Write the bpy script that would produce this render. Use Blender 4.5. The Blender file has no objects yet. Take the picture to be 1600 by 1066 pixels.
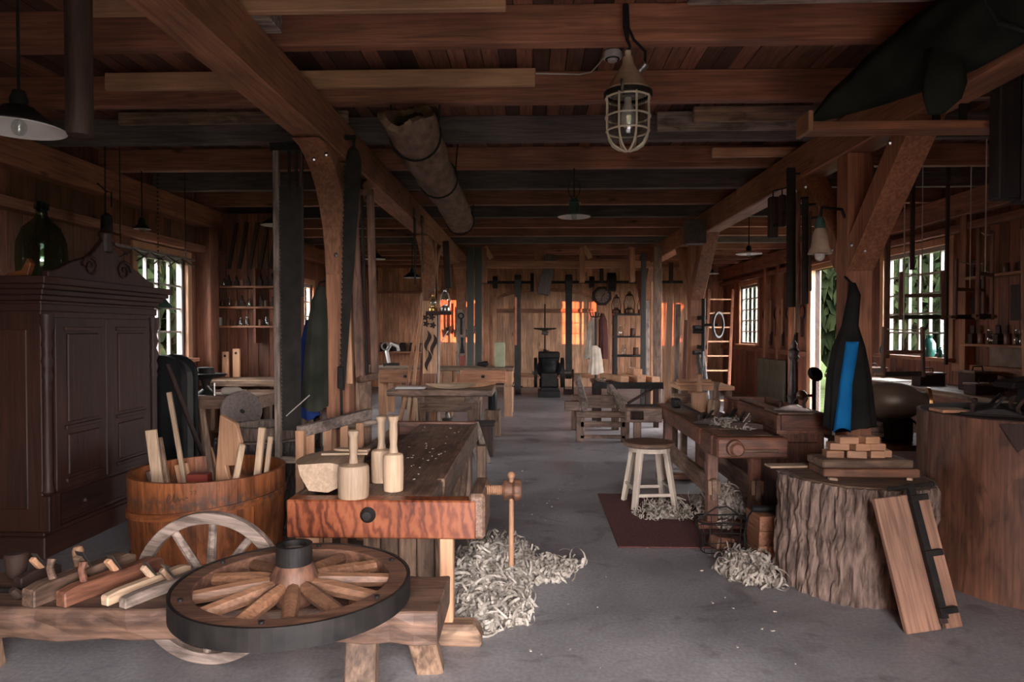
import bpy, bmesh, math, random
from mathutils import Vector, Matrix, Euler
R = random.Random(7)
PI = math.pi
sc = bpy.context.scene
C = sc.collection
# ------------------------------------------------------------------ camera
FPX = 1067.0
CAM = Vector((0, 0, 1.65))
cd = bpy.data.cameras.new('camera'); cd.sensor_width = 36.0; cd.lens = FPX / 1600 * 36
cd.clip_start = 0.05; cd.clip_end = 400
co = bpy.data.objects.new('camera', cd); C.objects.link(co)
co.location = CAM
co.rotation_euler = (math.radians(90) - math.atan(18 / FPX), 0, math.atan(32 / FPX))
sc.camera = co
CR = co.rotation_euler.to_matrix()
def ray(px, py): return CR @ Vector(((px - 800) / FPX, (533 - py) / FPX, -1))
def K(px, py, Y):                       # pixel at depth Y
    d = ray(px, py); return CAM + d * (Y / d.y)
def F(px, py, Z=0.0):                   # pixel on the horizontal plane Z
    d = ray(px, py); return CAM + d * ((Z - CAM.z) / d.z)
# ------------------------------------------------------------------ world, sun, exposure
wd = bpy.data.worlds.new('sky'); sc.world = wd; wd.use_nodes = True
bg = wd.node_tree.nodes['Background']
bg.inputs[0].default_value = (1.0, 0.95, 0.965, 1); bg.inputs[1].default_value = 6.5
SUN_DIR = Vector((6.25, 6.10, -0.09)).normalized()
sl = bpy.data.lights.new('sun', 'SUN'); sl.energy = 5.0; sl.color = (1.0, 0.27, 0.14); sl.angle = math.radians(0.2)
so = bpy.data.objects.new('sun', sl); C.objects.link(so)
so.rotation_euler = SUN_DIR.to_track_quat('-Z', 'Y').to_euler(); so.location = (-8, -4, 6)
vs = sc.view_settings
vs.view_transform = 'Standard'; vs.look = 'None'; vs.exposure = 2.4; vs.gamma = 1.0; vs.use_curve_mapping = False
cy = sc.cycles
cy.use_denoising = True; cy.max_bounces = 7; cy.diffuse_bounces = 4; cy.glossy_bounces = 2; cy.transmission_bounces = 4
cy.transparent_max_bounces = 12; cy.caustics_reflective = False; cy.caustics_refractive = False; cy.sample_clamp_indirect = 4.0
def portal(loc, sx, sy, rot):
    l = bpy.data.lights.new('daylight_portal', 'AREA'); l.shape = 'RECTANGLE'; l.size = sx; l.size_y = sy; l.cycles.is_portal = True
    o = bpy.data.objects.new('daylight_portal', l); C.objects.link(o); o.location = loc; o.rotation_euler = rot
# ------------------------------------------------------------------ materials
MATS = {}
def nt(name):
    m = bpy.data.materials.new(name); m.use_nodes = True
    n = m.node_tree.nodes; n.clear()
    return m, n, m.node_tree.links
def ramp(n, stops):
    r = n.new('ShaderNodeValToRGB'); e = r.color_ramp.elements
    while len(e) > 1: e.remove(e[-1])
    e[0].position = stops[0][0]; e[0].color = (*stops[0][1], 1)
    for p, c in stops[1:]:
        k = e.new(p); k.color = (*c, 1)
    return r
def mixmul(n, L, a, b, fac=1.0, mode='MULTIPLY'):
    x = n.new('ShaderNodeMix'); x.data_type = 'RGBA'; x.blend_type = mode; x.inputs[0].default_value = fac
    L.new(a, x.inputs[6])
    if isinstance(b, tuple): x.inputs[7].default_value = (*b, 1)
    else: L.new(b, x.inputs[7])
    return x.outputs[2]
PAL = {  # dark, light, roughness, across-scale, knots, variation
 'pine':   ((.30, .12, .06), (.52, .245, .13), .62, 9, .9, .35),
 'beam':   ((.26, .105, .055), (.42, .19, .10), .65, 7, .7, .15),
 'joist':  ((.20, .075, .043), (.36, .15, .085), .68, 7, 1, .3),
 'grey':   ((.075, .058, .054), (.15, .118, .108), .8, 10, .5, .3),
 'plank':  ((.17, .068, .042), (.33, .142, .082), .68, 12, .8, .75),
 'wall':   ((.15, .055, .03), (.28, .105, .055), .7, 10, .8, .4),
 'pale':   ((.40, .27, .175), (.60, .44, .30), .6, 14, 0, .2),
 'fresh':  ((.40, .20, .105), (.62, .35, .20), .6, 10, .4, .25),
 'white':  ((.52, .45, .36), (.66, .58, .48), .5, 6, 0, .1),
 'bench':  ((.13, .078, .054), (.33, .205, .142), .55, 13, .3, .15),
 'benchred': ((.13, .054, .033), (.29, .125, .076), .45, 10, .3, .2),
 'figured': ((.16, .036, .014), (.42, .125, .05), .38, 5, 0, .05),
 'old':    ((.12, .07, .045), (.33, .215, .14), .7, 9, .3, .25),
 'dark':   ((.022, .011, .008), (.058, .026, .017), .72, 8, 0, .2),
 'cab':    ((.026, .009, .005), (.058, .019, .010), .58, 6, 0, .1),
 'black':  ((.010, .009, .009), (.026, .022, .02), .5, 8, 0, .1),
 'tub':    ((.27, .085, .028), (.40, .135, .045), .5, 9, .1, .12),
 'stump':  ((.10, .045, .027), (.235, .11, .064), .6, 7, .3, .05),
 'spoke':  ((.15, .068, .036), (.34, .175, .098), .55, 12, .2, .4),
 'rimw':   ((.10, .045, .028), (.23, .115, .07), .6, 9, .2, .1),
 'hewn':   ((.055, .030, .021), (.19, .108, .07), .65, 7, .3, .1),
 'clampw': ((.24, .125, .08), (.40, .225, .15), .6, 8, .2, .15),
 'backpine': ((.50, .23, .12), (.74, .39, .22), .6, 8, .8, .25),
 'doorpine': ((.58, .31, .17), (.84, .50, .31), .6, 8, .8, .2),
 'wgrey':  ((.16, .12, .10), (.36, .285, .235), .75, 9, .2, .15),
}
def W(key, ax='z'):
    k = key + ax
    if k in MATS: return MATS[k]
    c1, c2, rough, sca, kn, var = PAL[key]
    m, n, L = nt('wood_' + key + '_' + ax)
    out = n.new('ShaderNodeOutputMaterial'); b = n.new('ShaderNodeBsdfPrincipled'); L.new(b.outputs[0], out.inputs[0])
    tc = n.new('ShaderNodeTexCoord'); oi = n.new('ShaderNodeObjectInfo')
    ad = n.new('ShaderNodeVectorMath'); ad.operation = 'MULTIPLY_ADD'
    cb = n.new('ShaderNodeCombineXYZ')
    for i in range(3): L.new(oi.outputs['Random'], cb.inputs[i])
    L.new(cb.outputs[0], ad.inputs[0]); ad.inputs[1].default_value = (31, 17, 23); L.new(tc.outputs['Object'], ad.inputs[2])
    mp = n.new('ShaderNodeMapping'); L.new(ad.outputs[0], mp.inputs[0])
    s = [sca * 1.6] * 3; s['xyz'.index(ax)] = sca * .11
    mp.inputs['Scale'].default_value = s
    no = n.new('ShaderNodeTexNoise'); no.inputs['Scale'].default_value = 1.5; no.inputs['Detail'].default_value = 5; no.inputs['Roughness'].default_value = .62; no.inputs['Distortion'].default_value = .9
    L.new(mp.outputs[0], no.inputs['Vector'])
    rp = ramp(n, [(.28, c1), (.5, tuple((a + b_) / 2 for a, b_ in zip(c1, c2))), (.72, c2)])
    L.new(no.outputs['Fac'], rp.inputs[0])
    col = rp.outputs[0]
    n2 = n.new('ShaderNodeTexNoise'); n2.inputs['Scale'].default_value = 1.7; n2.inputs['Detail'].default_value = 3
    L.new(ad.outputs[0], n2.inputs['Vector'])
    r2 = ramp(n, [(.3, (.62, .6, .6)), (.7, (1.15, 1.12, 1.1))]); L.new(n2.outputs['Fac'], r2.inputs[0])
    col = mixmul(n, L, col, r2.outputs[0])
    m4 = n.new('ShaderNodeMapping'); L.new(ad.outputs[0], m4.inputs[0])
    s = [sca * 8.0] * 3; s['xyz'.index(ax)] = sca * .35; m4.inputs['Scale'].default_value = s
    n4 = n.new('ShaderNodeTexNoise'); n4.inputs['Scale'].default_value = 1.0; n4.inputs['Detail'].default_value = 3; n4.inputs['Distortion'].default_value = .4; L.new(m4.outputs[0], n4.inputs['Vector'])
    r4 = ramp(n, [(.36, (.60, .58, .57)), (.6, (1.12, 1.1, 1.08))]); L.new(n4.outputs['Fac'], r4.inputs[0])
    col = mixmul(n, L, col, r4.outputs[0], .3 if key in ('pale', 'white', 'fresh') else .8)
    if key in ('bench', 'old', 'hewn', 'wgrey', 'benchred', 'stump', 'rimw', 'tub'):
        n5 = n.new('ShaderNodeTexNoise'); n5.inputs['Scale'].default_value = 6.5; n5.inputs['Detail'].default_value = 6; n5.inputs['Distortion'].default_value = 1.2
        m5 = n.new('ShaderNodeMapping'); L.new(ad.outputs[0], m5.inputs[0]); s = [1.6] * 3; s['xyz'.index(ax)] = .6; m5.inputs['Scale'].default_value = s; L.new(m5.outputs[0], n5.inputs['Vector'])
        r5 = ramp(n, [(.36, (.42, .38, .36)), (.5, (1, 1, 1)), (.68, (1.25, 1.22, 1.2))]); L.new(n5.outputs['Fac'], r5.inputs[0])
        col = mixmul(n, L, col, r5.outputs[0], .8)
    if key == 'tub':                                    # smeared old lettering band around the staves
        sp = n.new('ShaderNodeSeparateXYZ'); L.new(tc.outputs['Object'], sp.inputs[0])
        band = ramp(n, [(.50, (0, 0, 0)), (.545, (1, 1, 1)), (.575, (1, 1, 1)), (.62, (0, 0, 0))]); L.new(sp.outputs['Z'], band.inputs[0])
        n6 = n.new('ShaderNodeTexNoise'); n6.inputs['Scale'].default_value = 26; n6.inputs['Detail'].default_value = 4; L.new(ad.outputs[0], n6.inputs['Vector'])
        r6 = ramp(n, [(.42, (0, 0, 0)), (.62, (.85, .85, .85))]); L.new(n6.outputs['Fac'], r6.inputs[0])
        mm = mixmul(n, L, band.outputs[0], r6.outputs[0])
        xs = n.new('ShaderNodeMix'); xs.data_type = 'RGBA'; L.new(mm, xs.inputs[0]); L.new(col, xs.inputs[6]); xs.inputs[7].default_value = (.075, .045, .035, 1); col = xs.outputs[2]
    if kn:
        m2 = n.new('ShaderNodeMapping'); L.new(ad.outputs[0], m2.inputs[0])
        s = [7.0] * 3; s['xyz'.index(ax)] = 2.2; m2.inputs['Scale'].default_value = s
        v = n.new('ShaderNodeTexVoronoi'); v.inputs['Scale'].default_value = .8; L.new(m2.outputs[0], v.inputs['Vector'])
        r3 = ramp(n, [(.05, (.28, .22, .2)), (.16, (1, 1, 1))]); L.new(v.outputs['Distance'], r3.inputs[0])
        col = mixmul(n, L, col, r3.outputs[0], kn)
    mr = n.new('ShaderNodeMapRange'); L.new(oi.outputs['Random'], mr.inputs[0]); mr.inputs[3].default_value = 1 - var; mr.inputs[4].default_value = 1 + var * .6
    cv = n.new('ShaderNodeCombineXYZ')
    for i in range(3): L.new(mr.outputs[0], cv.inputs[i])
    col = mixmul(n, L, col, cv.outputs[0])
    L.new(col, b.inputs['Base Color']); b.inputs['Roughness'].default_value = rough
    bp = n.new('ShaderNodeBump'); bp.inputs['Strength'].default_value = .35; bp.inputs['Distance'].default_value = .012
    L.new(no.outputs['Fac'], bp.inputs['Height']); L.new(bp.outputs[0], b.inputs['Normal'])
    MATS[k] = m
    return m
def noisy(key, c1, c2, scale=8, rough=.6, metal=0.0, bump=.2, stretch=(1, 1, 1), var=0.0, lo=.3, hi=.7, dist=.01, spec=.5, sheen=0, detail=5):
    if key in MATS: return MATS[key]
    m, n, L = nt(key)
    out = n.new('ShaderNodeOutputMaterial'); b = n.new('ShaderNodeBsdfPrincipled'); L.new(b.outputs[0], out.inputs[0])
    tc = n.new('ShaderNodeTexCoord'); mp = n.new('ShaderNodeMapping'); mp.inputs['Scale'].default_value = stretch
    L.new(tc.outputs['Object'], mp.inputs[0])
    no = n.new('ShaderNodeTexNoise'); no.inputs['Scale'].default_value = scale; no.inputs['Detail'].default_value = detail
    L.new(mp.outputs[0], no.inputs['Vector'])
    rp = ramp(n, [(lo, c1), (hi, c2)]); L.new(no.outputs['Fac'], rp.inputs[0])
    col = rp.outputs[0]
    if var:
        oi = n.new('ShaderNodeObjectInfo'); mr = n.new('ShaderNodeMapRange'); L.new(oi.outputs['Random'], mr.inputs[0]); mr.inputs[3].default_value = 1 - var; mr.inputs[4].default_value = 1 + var
        cv = n.new('ShaderNodeCombineXYZ')
        for i in range(3): L.new(mr.outputs[0], cv.inputs[i])
        col = mixmul(n, L, col, cv.outputs[0])
    L.new(col, b.inputs['Base Color']); b.inputs['Roughness'].default_value = rough; b.inputs['Metallic'].default_value = metal
    b.inputs['Specular IOR Level'].default_value = spec
    if sheen: b.inputs['Sheen Weight'].default_value = sheen
    if bump:
        bp = n.new('ShaderNodeBump'); bp.inputs['Strength'].default_value = bump; bp.inputs['Distance'].default_value = dist
        L.new(no.outputs['Fac'], bp.inputs['Height']); L.new(bp.outputs[0], b.inputs['Normal'])
    MATS[key] = m
    return m
IRON = noisy('iron', (.008, .007, .007), (.022, .018, .016), 14, .55, .15, .15, spec=.25)
STEEL = noisy('steel', (.22, .20, .19), (.38, .35, .33), 20, .3, .9, .1)
DARKSTEEL = noisy('saw_steel', (.010, .009, .008), (.028, .022, .019), 9, .65, .0, .1, spec=.2)
BRASS = noisy('brass', (.35, .17, .06), (.5, .28, .1), 12, .3, .9, .05)
BLACK = noisy('black_paint', (.010, .010, .011), (.02, .02, .02), 6, .5, 0, .05, spec=.12)
BELT = noisy('belt_leather', (.022, .020, .018), (.045, .042, .036), 6, .6, 0, .1)
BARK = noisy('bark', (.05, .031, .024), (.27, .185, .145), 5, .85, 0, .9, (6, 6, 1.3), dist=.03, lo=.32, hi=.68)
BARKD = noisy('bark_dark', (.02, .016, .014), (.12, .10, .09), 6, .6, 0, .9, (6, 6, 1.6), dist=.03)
LOGSKIN = noisy('weathered_log', (.10, .052, .034), (.27, .165, .115), 6, .8, 0, .7, (2, .7, 2), dist=.02)
CONC = None
SHAV = noisy('wood_shavings', (.31, .265, .22), (.52, .46, .39), 30, .7, 0, 0, var=.1)
PAINTW = noisy('window_paint', (.22, .19, .175), (.30, .265, .245), 6, .5, 0, .05)
ENAMELW = noisy('white_enamel', (.52, .48, .44), (.66, .62, .58), 7, .3, 0, .03)
PLASTIC = noisy('white_plastic', (.50, .46, .43), (.55, .51, .48), 5, .4, 0, 0)
CREAM = noisy('cream_paint', (.30, .20, .14), (.46, .33, .24), 9, .5, 0, .15)
CAGE = noisy('cage_paint', (.42, .35, .25), (.62, .54, .42), 12, .4, 0, .1)
GREENE = noisy('green_enamel', (.025, .055, .045), (.05, .10, .08), 8, .28, 0, .05)
CLOTHG = noisy('olive_cloth', (.018, .020, .014), (.046, .046, .034), 5, .9, 0, .5, (1, 1, 1), dist=.015, sheen=.05, spec=.1)
CLOTHB = noisy('black_cloth', (.010, .010, .010), (.024, .022, .022), 6, .9, 0, .4, spec=.1)
CANVAS = noisy('green_canvas', (.007, .009, .007), (.022, .025, .019), 4, .95, 0, .5, dist=.02, spec=.05)
CLOTHBLUE = noisy('blue_cloth', (.006, .12, .33), (.012, .20, .50), 5, .75, 0, .3, spec=.1)
CLOTHNAVY = noisy('navy_cloth', (.012, .025, .11), (.02, .045, .17), 5, .85, 0, .3, spec=.1)
CLOTHW = noisy('linen_cloth', (.36, .30, .24), (.55, .47, .38), 6, .9, 0, .4)
RED = noisy('red_paint', (.16, .02, .012), (.26, .04, .022), 8, .5, 0, .1)
RUG = noisy('rug_pile', (.075, .022, .02), (.13, .042, .037), 60, .95, 0, .6, lo=.35, hi=.65)
PAPER = noisy('paper', (.55, .52, .48), (.68, .64, .6), 10, .7, 0, .05)
STONE = noisy('grindstone', (.16, .12, .105), (.26, .205, .18), 40, .85, 0, .3)
CLAY = noisy('brown_clay', (.12, .05, .03), (.2, .09, .05), 8, .4, 0, .1)
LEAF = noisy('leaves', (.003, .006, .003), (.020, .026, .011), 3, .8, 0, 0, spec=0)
GRASS = noisy('grass', (.02, .032, .014), (.05, .062, .026), 2, .9, 0, .3, spec=0)
def glass(key, tint, mixf=.08, rough=.02):
    if key in MATS: return MATS[key]
    m, n, L = nt(key)
    out = n.new('ShaderNodeOutputMaterial'); mx = n.new('ShaderNodeMixShader'); t = n.new('ShaderNodeBsdfTransparent'); g = n.new('ShaderNodeBsdfGlossy')
    t.inputs[0].default_value = (*tint, 1); g.inputs['Roughness'].default_value = rough
    mx.inputs[0].default_value = mixf
    L.new(t.outputs[0], mx.inputs[1]); L.new(g.outputs[0], mx.inputs[2]); L.new(mx.outputs[0], out.inputs[0])
    MATS[key] = m
    return m
PANE = glass('window_glass', (.92, .95, .95), .05)
GLASSC = glass('clear_glass', (.85, .88, .86), .14, .05)
GLASSG = glass('green_glass', (.42, .56, .44), .10, .06)
def concrete():
    m, n, L = nt('concrete')
    out = n.new('ShaderNodeOutputMaterial'); b = n.new('ShaderNodeBsdfPrincipled'); L.new(b.outputs[0], out.inputs[0])
    tc = n.new('ShaderNodeTexCoord')
    a = n.new('ShaderNodeTexNoise'); a.inputs['Scale'].default_value = .9; a.inputs['Detail'].default_value = 8; a.inputs['Roughness'].default_value = .65; a.inputs['Distortion'].default_value = .6
    L.new(tc.outputs['Object'], a.inputs['Vector'])
    r = ramp(n, [(.30, (.14, .13, .137)), (.47, (.25, .236, .244)), (.66, (.35, .332, .338))]); L.new(a.outputs['Fac'], r.inputs[0])
    f = n.new('ShaderNodeTexNoise'); f.inputs['Scale'].default_value = 45; f.inputs['Detail'].default_value = 4; L.new(tc.outputs['Object'], f.inputs['Vector'])
    r2 = ramp(n, [(.3, (.78, .77, .77)), (.7, (1.12, 1.12, 1.12))]); L.new(f.outputs['Fac'], r2.inputs[0])
    col = mixmul(n, L, r.outputs[0], r2.outputs[0])
    s = n.new('ShaderNodeTexNoise'); s.inputs['Scale'].default_value = 2.6; s.inputs['Detail'].default_value = 5; s.inputs['Distortion'].default_value = 1.5; L.new(tc.outputs['Object'], s.inputs['Vector'])
    r3 = ramp(n, [(.30, (.5, .46, .46)), (.44, (1, 1, 1))]); L.new(s.outputs['Fac'], r3.inputs[0])
    col = mixmul(n, L, col, r3.outputs[0], .8)
    L.new(col, b.inputs['Base Color'])
    rr = ramp(n, [(.3, (.32,) * 3), (.7, (.6,) * 3)]); L.new(a.outputs['Fac'], rr.inputs[0]); L.new(rr.outputs[0], b.inputs['Roughness'])
    bp = n.new('ShaderNodeBump'); bp.inputs['Strength'].default_value = .25; bp.inputs['Distance'].default_value = .01
    L.new(f.outputs['Fac'], bp.inputs['Height']); L.new(bp.outputs[0], b.inputs['Normal'])
    return m
CONC = concrete()
def figured():                       # rippled maple-like bench face
    m, n, L = nt('figured_wood')
    out = n.new('ShaderNodeOutputMaterial'); b = n.new('ShaderNodeBsdfPrincipled'); L.new(b.outputs[0], out.inputs[0])
    tc = n.new('ShaderNodeTexCoord'); mp = n.new('ShaderNodeMapping'); mp.inputs['Rotation'].default_value = (0, .45, 0); mp.inputs['Scale'].default_value = (1, 1, .45)
    L.new(tc.outputs['Object'], mp.inputs[0])
    w = n.new('ShaderNodeTexWave'); w.inputs['Scale'].default_value = 6; w.inputs['Distortion'].default_value = 11; w.inputs['Detail'].default_value = 3; w.inputs['Detail Scale'].default_value = 2.2
    L.new(mp.outputs[0], w.inputs['Vector'])
    no = n.new('ShaderNodeTexNoise'); no.inputs['Scale'].default_value = 4; no.inputs['Detail'].default_value = 6; L.new(tc.outputs['Object'], no.inputs['Vector'])
    mm = n.new('ShaderNodeMath'); mm.operation = 'MULTIPLY_ADD'; L.new(w.outputs['Fac'], mm.inputs[0]); mm.inputs[1].default_value = .45
    L.new(no.outputs['Fac'], mm.inputs[2])
    r = ramp(n, [(.35, (.06, .013, .005)), (.62, (.165, .038, .013)), (.98, (.27, .082, .032))]); L.new(mm.outputs[0], r.inputs[0])
    L.new(r.outputs[0], b.inputs['Base Color']); b.inputs['Roughness'].default_value = .4
    return m
FIG = figured()
# ------------------------------------------------------------------ mesh builder
def axes(d, up=Vector((0, 0, 1))):
    d = Vector(d).normalized()
    if abs(d.dot(up)) > .99: up = Vector((0, 1, 0)) if abs(d.y) < .9 else Vector((1, 0, 0))
    x = d.cross(up).normalized(); y = x.cross(d).normalized()
    return x, y, d
class MB:
    def __init__(s): s.v = []; s.f = []
    def add(s, v, f):
        o = len(s.v); s.v += [Vector(p) for p in v]; s.f += [[i + o for i in q] for q in f]; return s
    def box(s, c, d, rot=None):
        c = Vector(c); v = []
        M = Euler(rot).to_matrix() if rot is not None and not isinstance(rot, Matrix) else rot
        for z in (-.5, .5):
            for x, y in ((-.5, -.5), (.5, -.5), (.5, .5), (-.5, .5)):
                p = Vector((x * d[0], y * d[1], z * d[2])); v.append(c + (M @ p if M else p))
        return s.add(v, [(3, 2, 1, 0), (4, 5, 6, 7), (0, 1, 5, 4), (1, 2, 6, 5), (2, 3, 7, 6), (3, 0, 4, 7)])
    def slab(s, x0, x1, y0, y1, z0, z1): return s.box(((x0 + x1) / 2, (y0 + y1) / 2, (z0 + z1) / 2), (x1 - x0, y1 - y0, z1 - z0))
    def bar(s, p0, p1, w, h, up=Vector((0, 0, 1)), w1=None, h1=None):
        p0 = Vector(p0); p1 = Vector(p1); x, y, d = axes(p1 - p0, up); v = []
        for p, a, b in ((p0, w, h), (p1, w1 or w, h1 or h)):
            for i, j in ((-.5, -.5), (.5, -.5), (.5, .5), (-.5, .5)): v.append(p + x * i * a + y * j * b)
        return s.add(v, [(3, 2, 1, 0), (4, 5, 6, 7), (0, 1, 5, 4), (1, 2, 6, 5), (2, 3, 7, 6), (3, 0, 4, 7)])
    def rings(s, rs, cap=True, close=False):
        n = len(rs[0]); o = len(s.v)
        for r in rs: s.v += [Vector(p) for p in r]
        m = len(rs)
        for k in range(m if close else m - 1):
            a = o + k * n; b = o + ((k + 1) % m) * n
            for i in range(n): s.f.append([a + i, a + (i + 1) % n, b + (i + 1) % n, b + i])
        if cap and not close:
            s.f.append([o + i for i in range(n)][::-1]); s.f.append([o + (m - 1) * n + i for i in range(n)])
        return s
    def tube(s, pts, r, n=8, close=False):
        pts = [Vector(p) for p in pts]; rs = []
        m = len(pts); up = Vector((0, 0, 1))
        for k, p in enumerate(pts):
            a = pts[(k - 1) % m] if close or k else p; b = pts[(k + 1) % m] if close or k < m - 1 else p
            x, y, d = axes(b - a, up); up = y
            rr = r[k] if isinstance(r, (list, tuple)) else r
            rs.append([p + (x * math.cos(t) + y * math.sin(t)) * rr for t in [2 * PI * i / n for i in range(n)]])
        return s.rings(rs, True, close)
    def cyl(s, p0, p1, r0, r1=None, n=16): return s.tube([p0, p1], [r0, r0 if r1 is None else r1], n)
    def lathe(s, prof, n=24, c=(0, 0, 0), rot=None, sx=1, sy=1):
        c = Vector(c); M = Euler(rot).to_matrix() if rot is not None else None; rs = []
        for r, z in prof:
            g = []
            for i in range(n):
                t = 2 * PI * i / n; p = Vector((math.cos(t) * max(r, 1e-4) * sx, math.sin(t) * max(r, 1e-4) * sy, z)); g.append(c + (M @ p if M else p))
            rs.append(g)
        return s.rings(rs)
    def ringband(s, ri, ro, z0, z1, n=32, c=(0, 0, 0), rot=None):
        c = Vector(c); M = Euler(rot).to_matrix() if rot is not None else None; rs = []
        for i in range(n):
            t = 2 * PI * i / n; q = []
            for r, z in ((ri, z0), (ro, z0), (ro, z1), (ri, z1)):
                p = Vector((math.cos(t) * r, math.sin(t) * r, z)); q.append(c + (M @ p if M else p))
            rs.append(q)
        return s.rings(rs, False, True)
    def prism(s, poly, t, c=(0, 0, 0), rot=None, ax='y'):
        c = Vector(c); M = Euler(rot).to_matrix() if rot is not None else None; v = []
        for k in (-.5, .5):
            for a, b in poly:
                p = Vector({'y': (a, k * t, b), 'x': (k * t, a, b), 'z': (a, b, k * t)}[ax]); v.append(c + (M @ p if M else p))
        n = len(poly)
        return s.add(v, [list(range(n))[::-1], list(range(n, 2 * n))] + [[i, (i + 1) % n, n + (i + 1) % n, n + i] for i in range(n)])
    def ball(s, c, r, n=12, sz=(1, 1, 1)):
        m = max(4, n // 2); c = Vector(c)
        return s.rings([[c + Vector((math.cos(2 * PI * i / n) * math.sin(max(.02, PI * k / m) if k < m else PI - .02) * r * sz[0], math.sin(2 * PI * i / n) * math.sin(max(.02, PI * k / m) if k < m else PI - .02) * r * sz[1], -math.cos(PI * k / m) * r * sz[2])) for i in range(n)] for k in range(m + 1)])
    def sub(s, n=1):
        pass
    def mesh(s, name, off=Vector((0, 0, 0))):
        me = bpy.data.meshes.new(name)
        me.from_pydata([p - off for p in s.v], [], s.f)
        b = bmesh.new(); b.from_mesh(me); bmesh.ops.recalc_face_normals(b, faces=b.faces); b.to_mesh(me); b.free()
        return me
def wloc(o):
    p = Vector((0, 0, 0))
    while o: p += Vector(o.location); o = o.parent
    return p
def link(o, parent=None):
    C.objects.link(o)
    if parent: o.parent = parent
    return o
def P(mb, name, mat, parent=None, smooth=False, bevel=0, loc=None, sharp=40):
    """a mesh object written in world coordinates, child of parent (or at loc)"""
    off = wloc(parent) if parent else Vector(loc or (0, 0, 0))
    me = mb.mesh(name, off); me.materials.append(mat)
    o = bpy.data.objects.new(name, me); link(o, parent)
    if not parent: o.location = off
    if smooth:
        me.polygons.foreach_set('use_smooth', [True] * len(me.polygons))
        me.set_sharp_from_angle(angle=math.radians(sharp))
    if bevel:
        b = o.modifiers.new('bevel', 'BEVEL'); b.width = bevel; b.segments = 1; b.limit_method = 'ANGLE'; b.angle_limit = math.radians(40)
    return o
def tag(o, label, cat, group=None, kind=None):
    if label: o['label'] = label
    if cat: o['category'] = cat
    if group: o['group'] = group
    if kind: o['kind'] = kind
    return o
def T(name, label, cat, loc=(0, 0, 0), group=None, kind=None):
    o = bpy.data.objects.new(name, None); o.empty_display_size = .1; C.objects.link(o); o.location = loc
    return tag(o, label, cat, group, kind)
def S(mb, name, mat, label, cat, loc=None, smooth=False, bevel=0, group=None, kind=None, sharp=40):
    if loc is None:
        xs = [p.x for p in mb.v]; ys = [p.y for p in mb.v]; zs = [p.z for p in mb.v]
        loc = ((min(xs) + max(xs)) / 2, (min(ys) + max(ys)) / 2, min(zs))
    return tag(P(mb, name, mat, None, smooth, bevel, loc, sharp), label, cat, group, kind)
def copy_tree(o, loc=None, rot=None, label=None, parent=None, group=None):
    c = o.copy(); C.objects.link(c); c.parent = parent
    if loc is not None: c.location = loc
    if rot is not None: c.rotation_euler = rot if isinstance(rot, tuple) else (0, 0, rot)
    if label: c['label'] = label
    if group: c['group'] = group
    for ch in list(o.children): copy_tree(ch, parent=c)
    return c
def put(o, loc, rot=None, scale=None):
    o.location = loc
    if rot is not None: o.rotation_euler = rot if isinstance(rot, tuple) else (0, 0, rot)
    if scale: o.scale = (scale,) * 3
    return o
# ================================================================== THE BUILDING
XL, XR, YF, YB, ZC = -4.6, 5.4, -0.6, 19.5, 3.55
WZ = (1.27, 2.58); WZR = (1.28, 2.76)
WL = [(7.8, 8.95), (10.4, 11.6), (12.95, 14.15), (16.4, 17.6)]
WR = [(9.0, 10.65), (16.5, 17.9)]; DOORR = (11.2, 13.3, 0, 2.78)
fl = P(MB().slab(XL - .3, XR + .3, YF - 3, YB + .3, -.12, 0), 'floor', CONC, loc=(0, 8, 0)); fl['kind'] = 'structure'
gr = P(MB().slab(-120, 120, -60, 160, -.4, -.14), 'ground_outside', GRASS, loc=(0, 0, -.2)); gr['kind'] = 'structure'
# ceiling: backing, planks running into the depth, joists across
ce = P(MB().slab(XL - .3, XR + .3, YF - .2, YB + .3, ZC + .035, ZC + .2), 'ceiling', W('dark', 'y'), loc=(0, 8, ZC)); ce['kind'] = 'structure'
pw = .118; npl = int((XR - XL) / pw) + 1
pm = None
for i in range(npl):
    if pm is None:
        o = P(MB().box((XL + pw / 2, (YF + YB) / 2, ZC + .018), (pw - .006, YB - YF, .034)), 'plank', W('plank', 'y'), ce); pm = o; x0 = o.location.x
        o.location = (0, 0, 0)
    else:
        o = pm.copy(); C.objects.link(o); o.parent = ce; o.location = (i * pw, 0, R.choice((0, 0, .003, -.003)))
JY = [-.07 + 1.035 * k for k in range(19)]
greyj = {6, 8, 10, 13}
jm = {}
for k, y in enumerate(JY):
    key = 'grey' if k in greyj else 'joist'
    if key not in jm:
        jm[key] = P(MB().box((.4, JY[k], 3.44), (XR - XL, .1, .222)), 'joist', W(key, 'x'), ce, bevel=.006); jm[key + 'y'] = y
    else:
        o = jm[key].copy(); C.objects.link(o); o.parent = ce; o.location = (0, y - jm[key + 'y'], 0)
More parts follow.
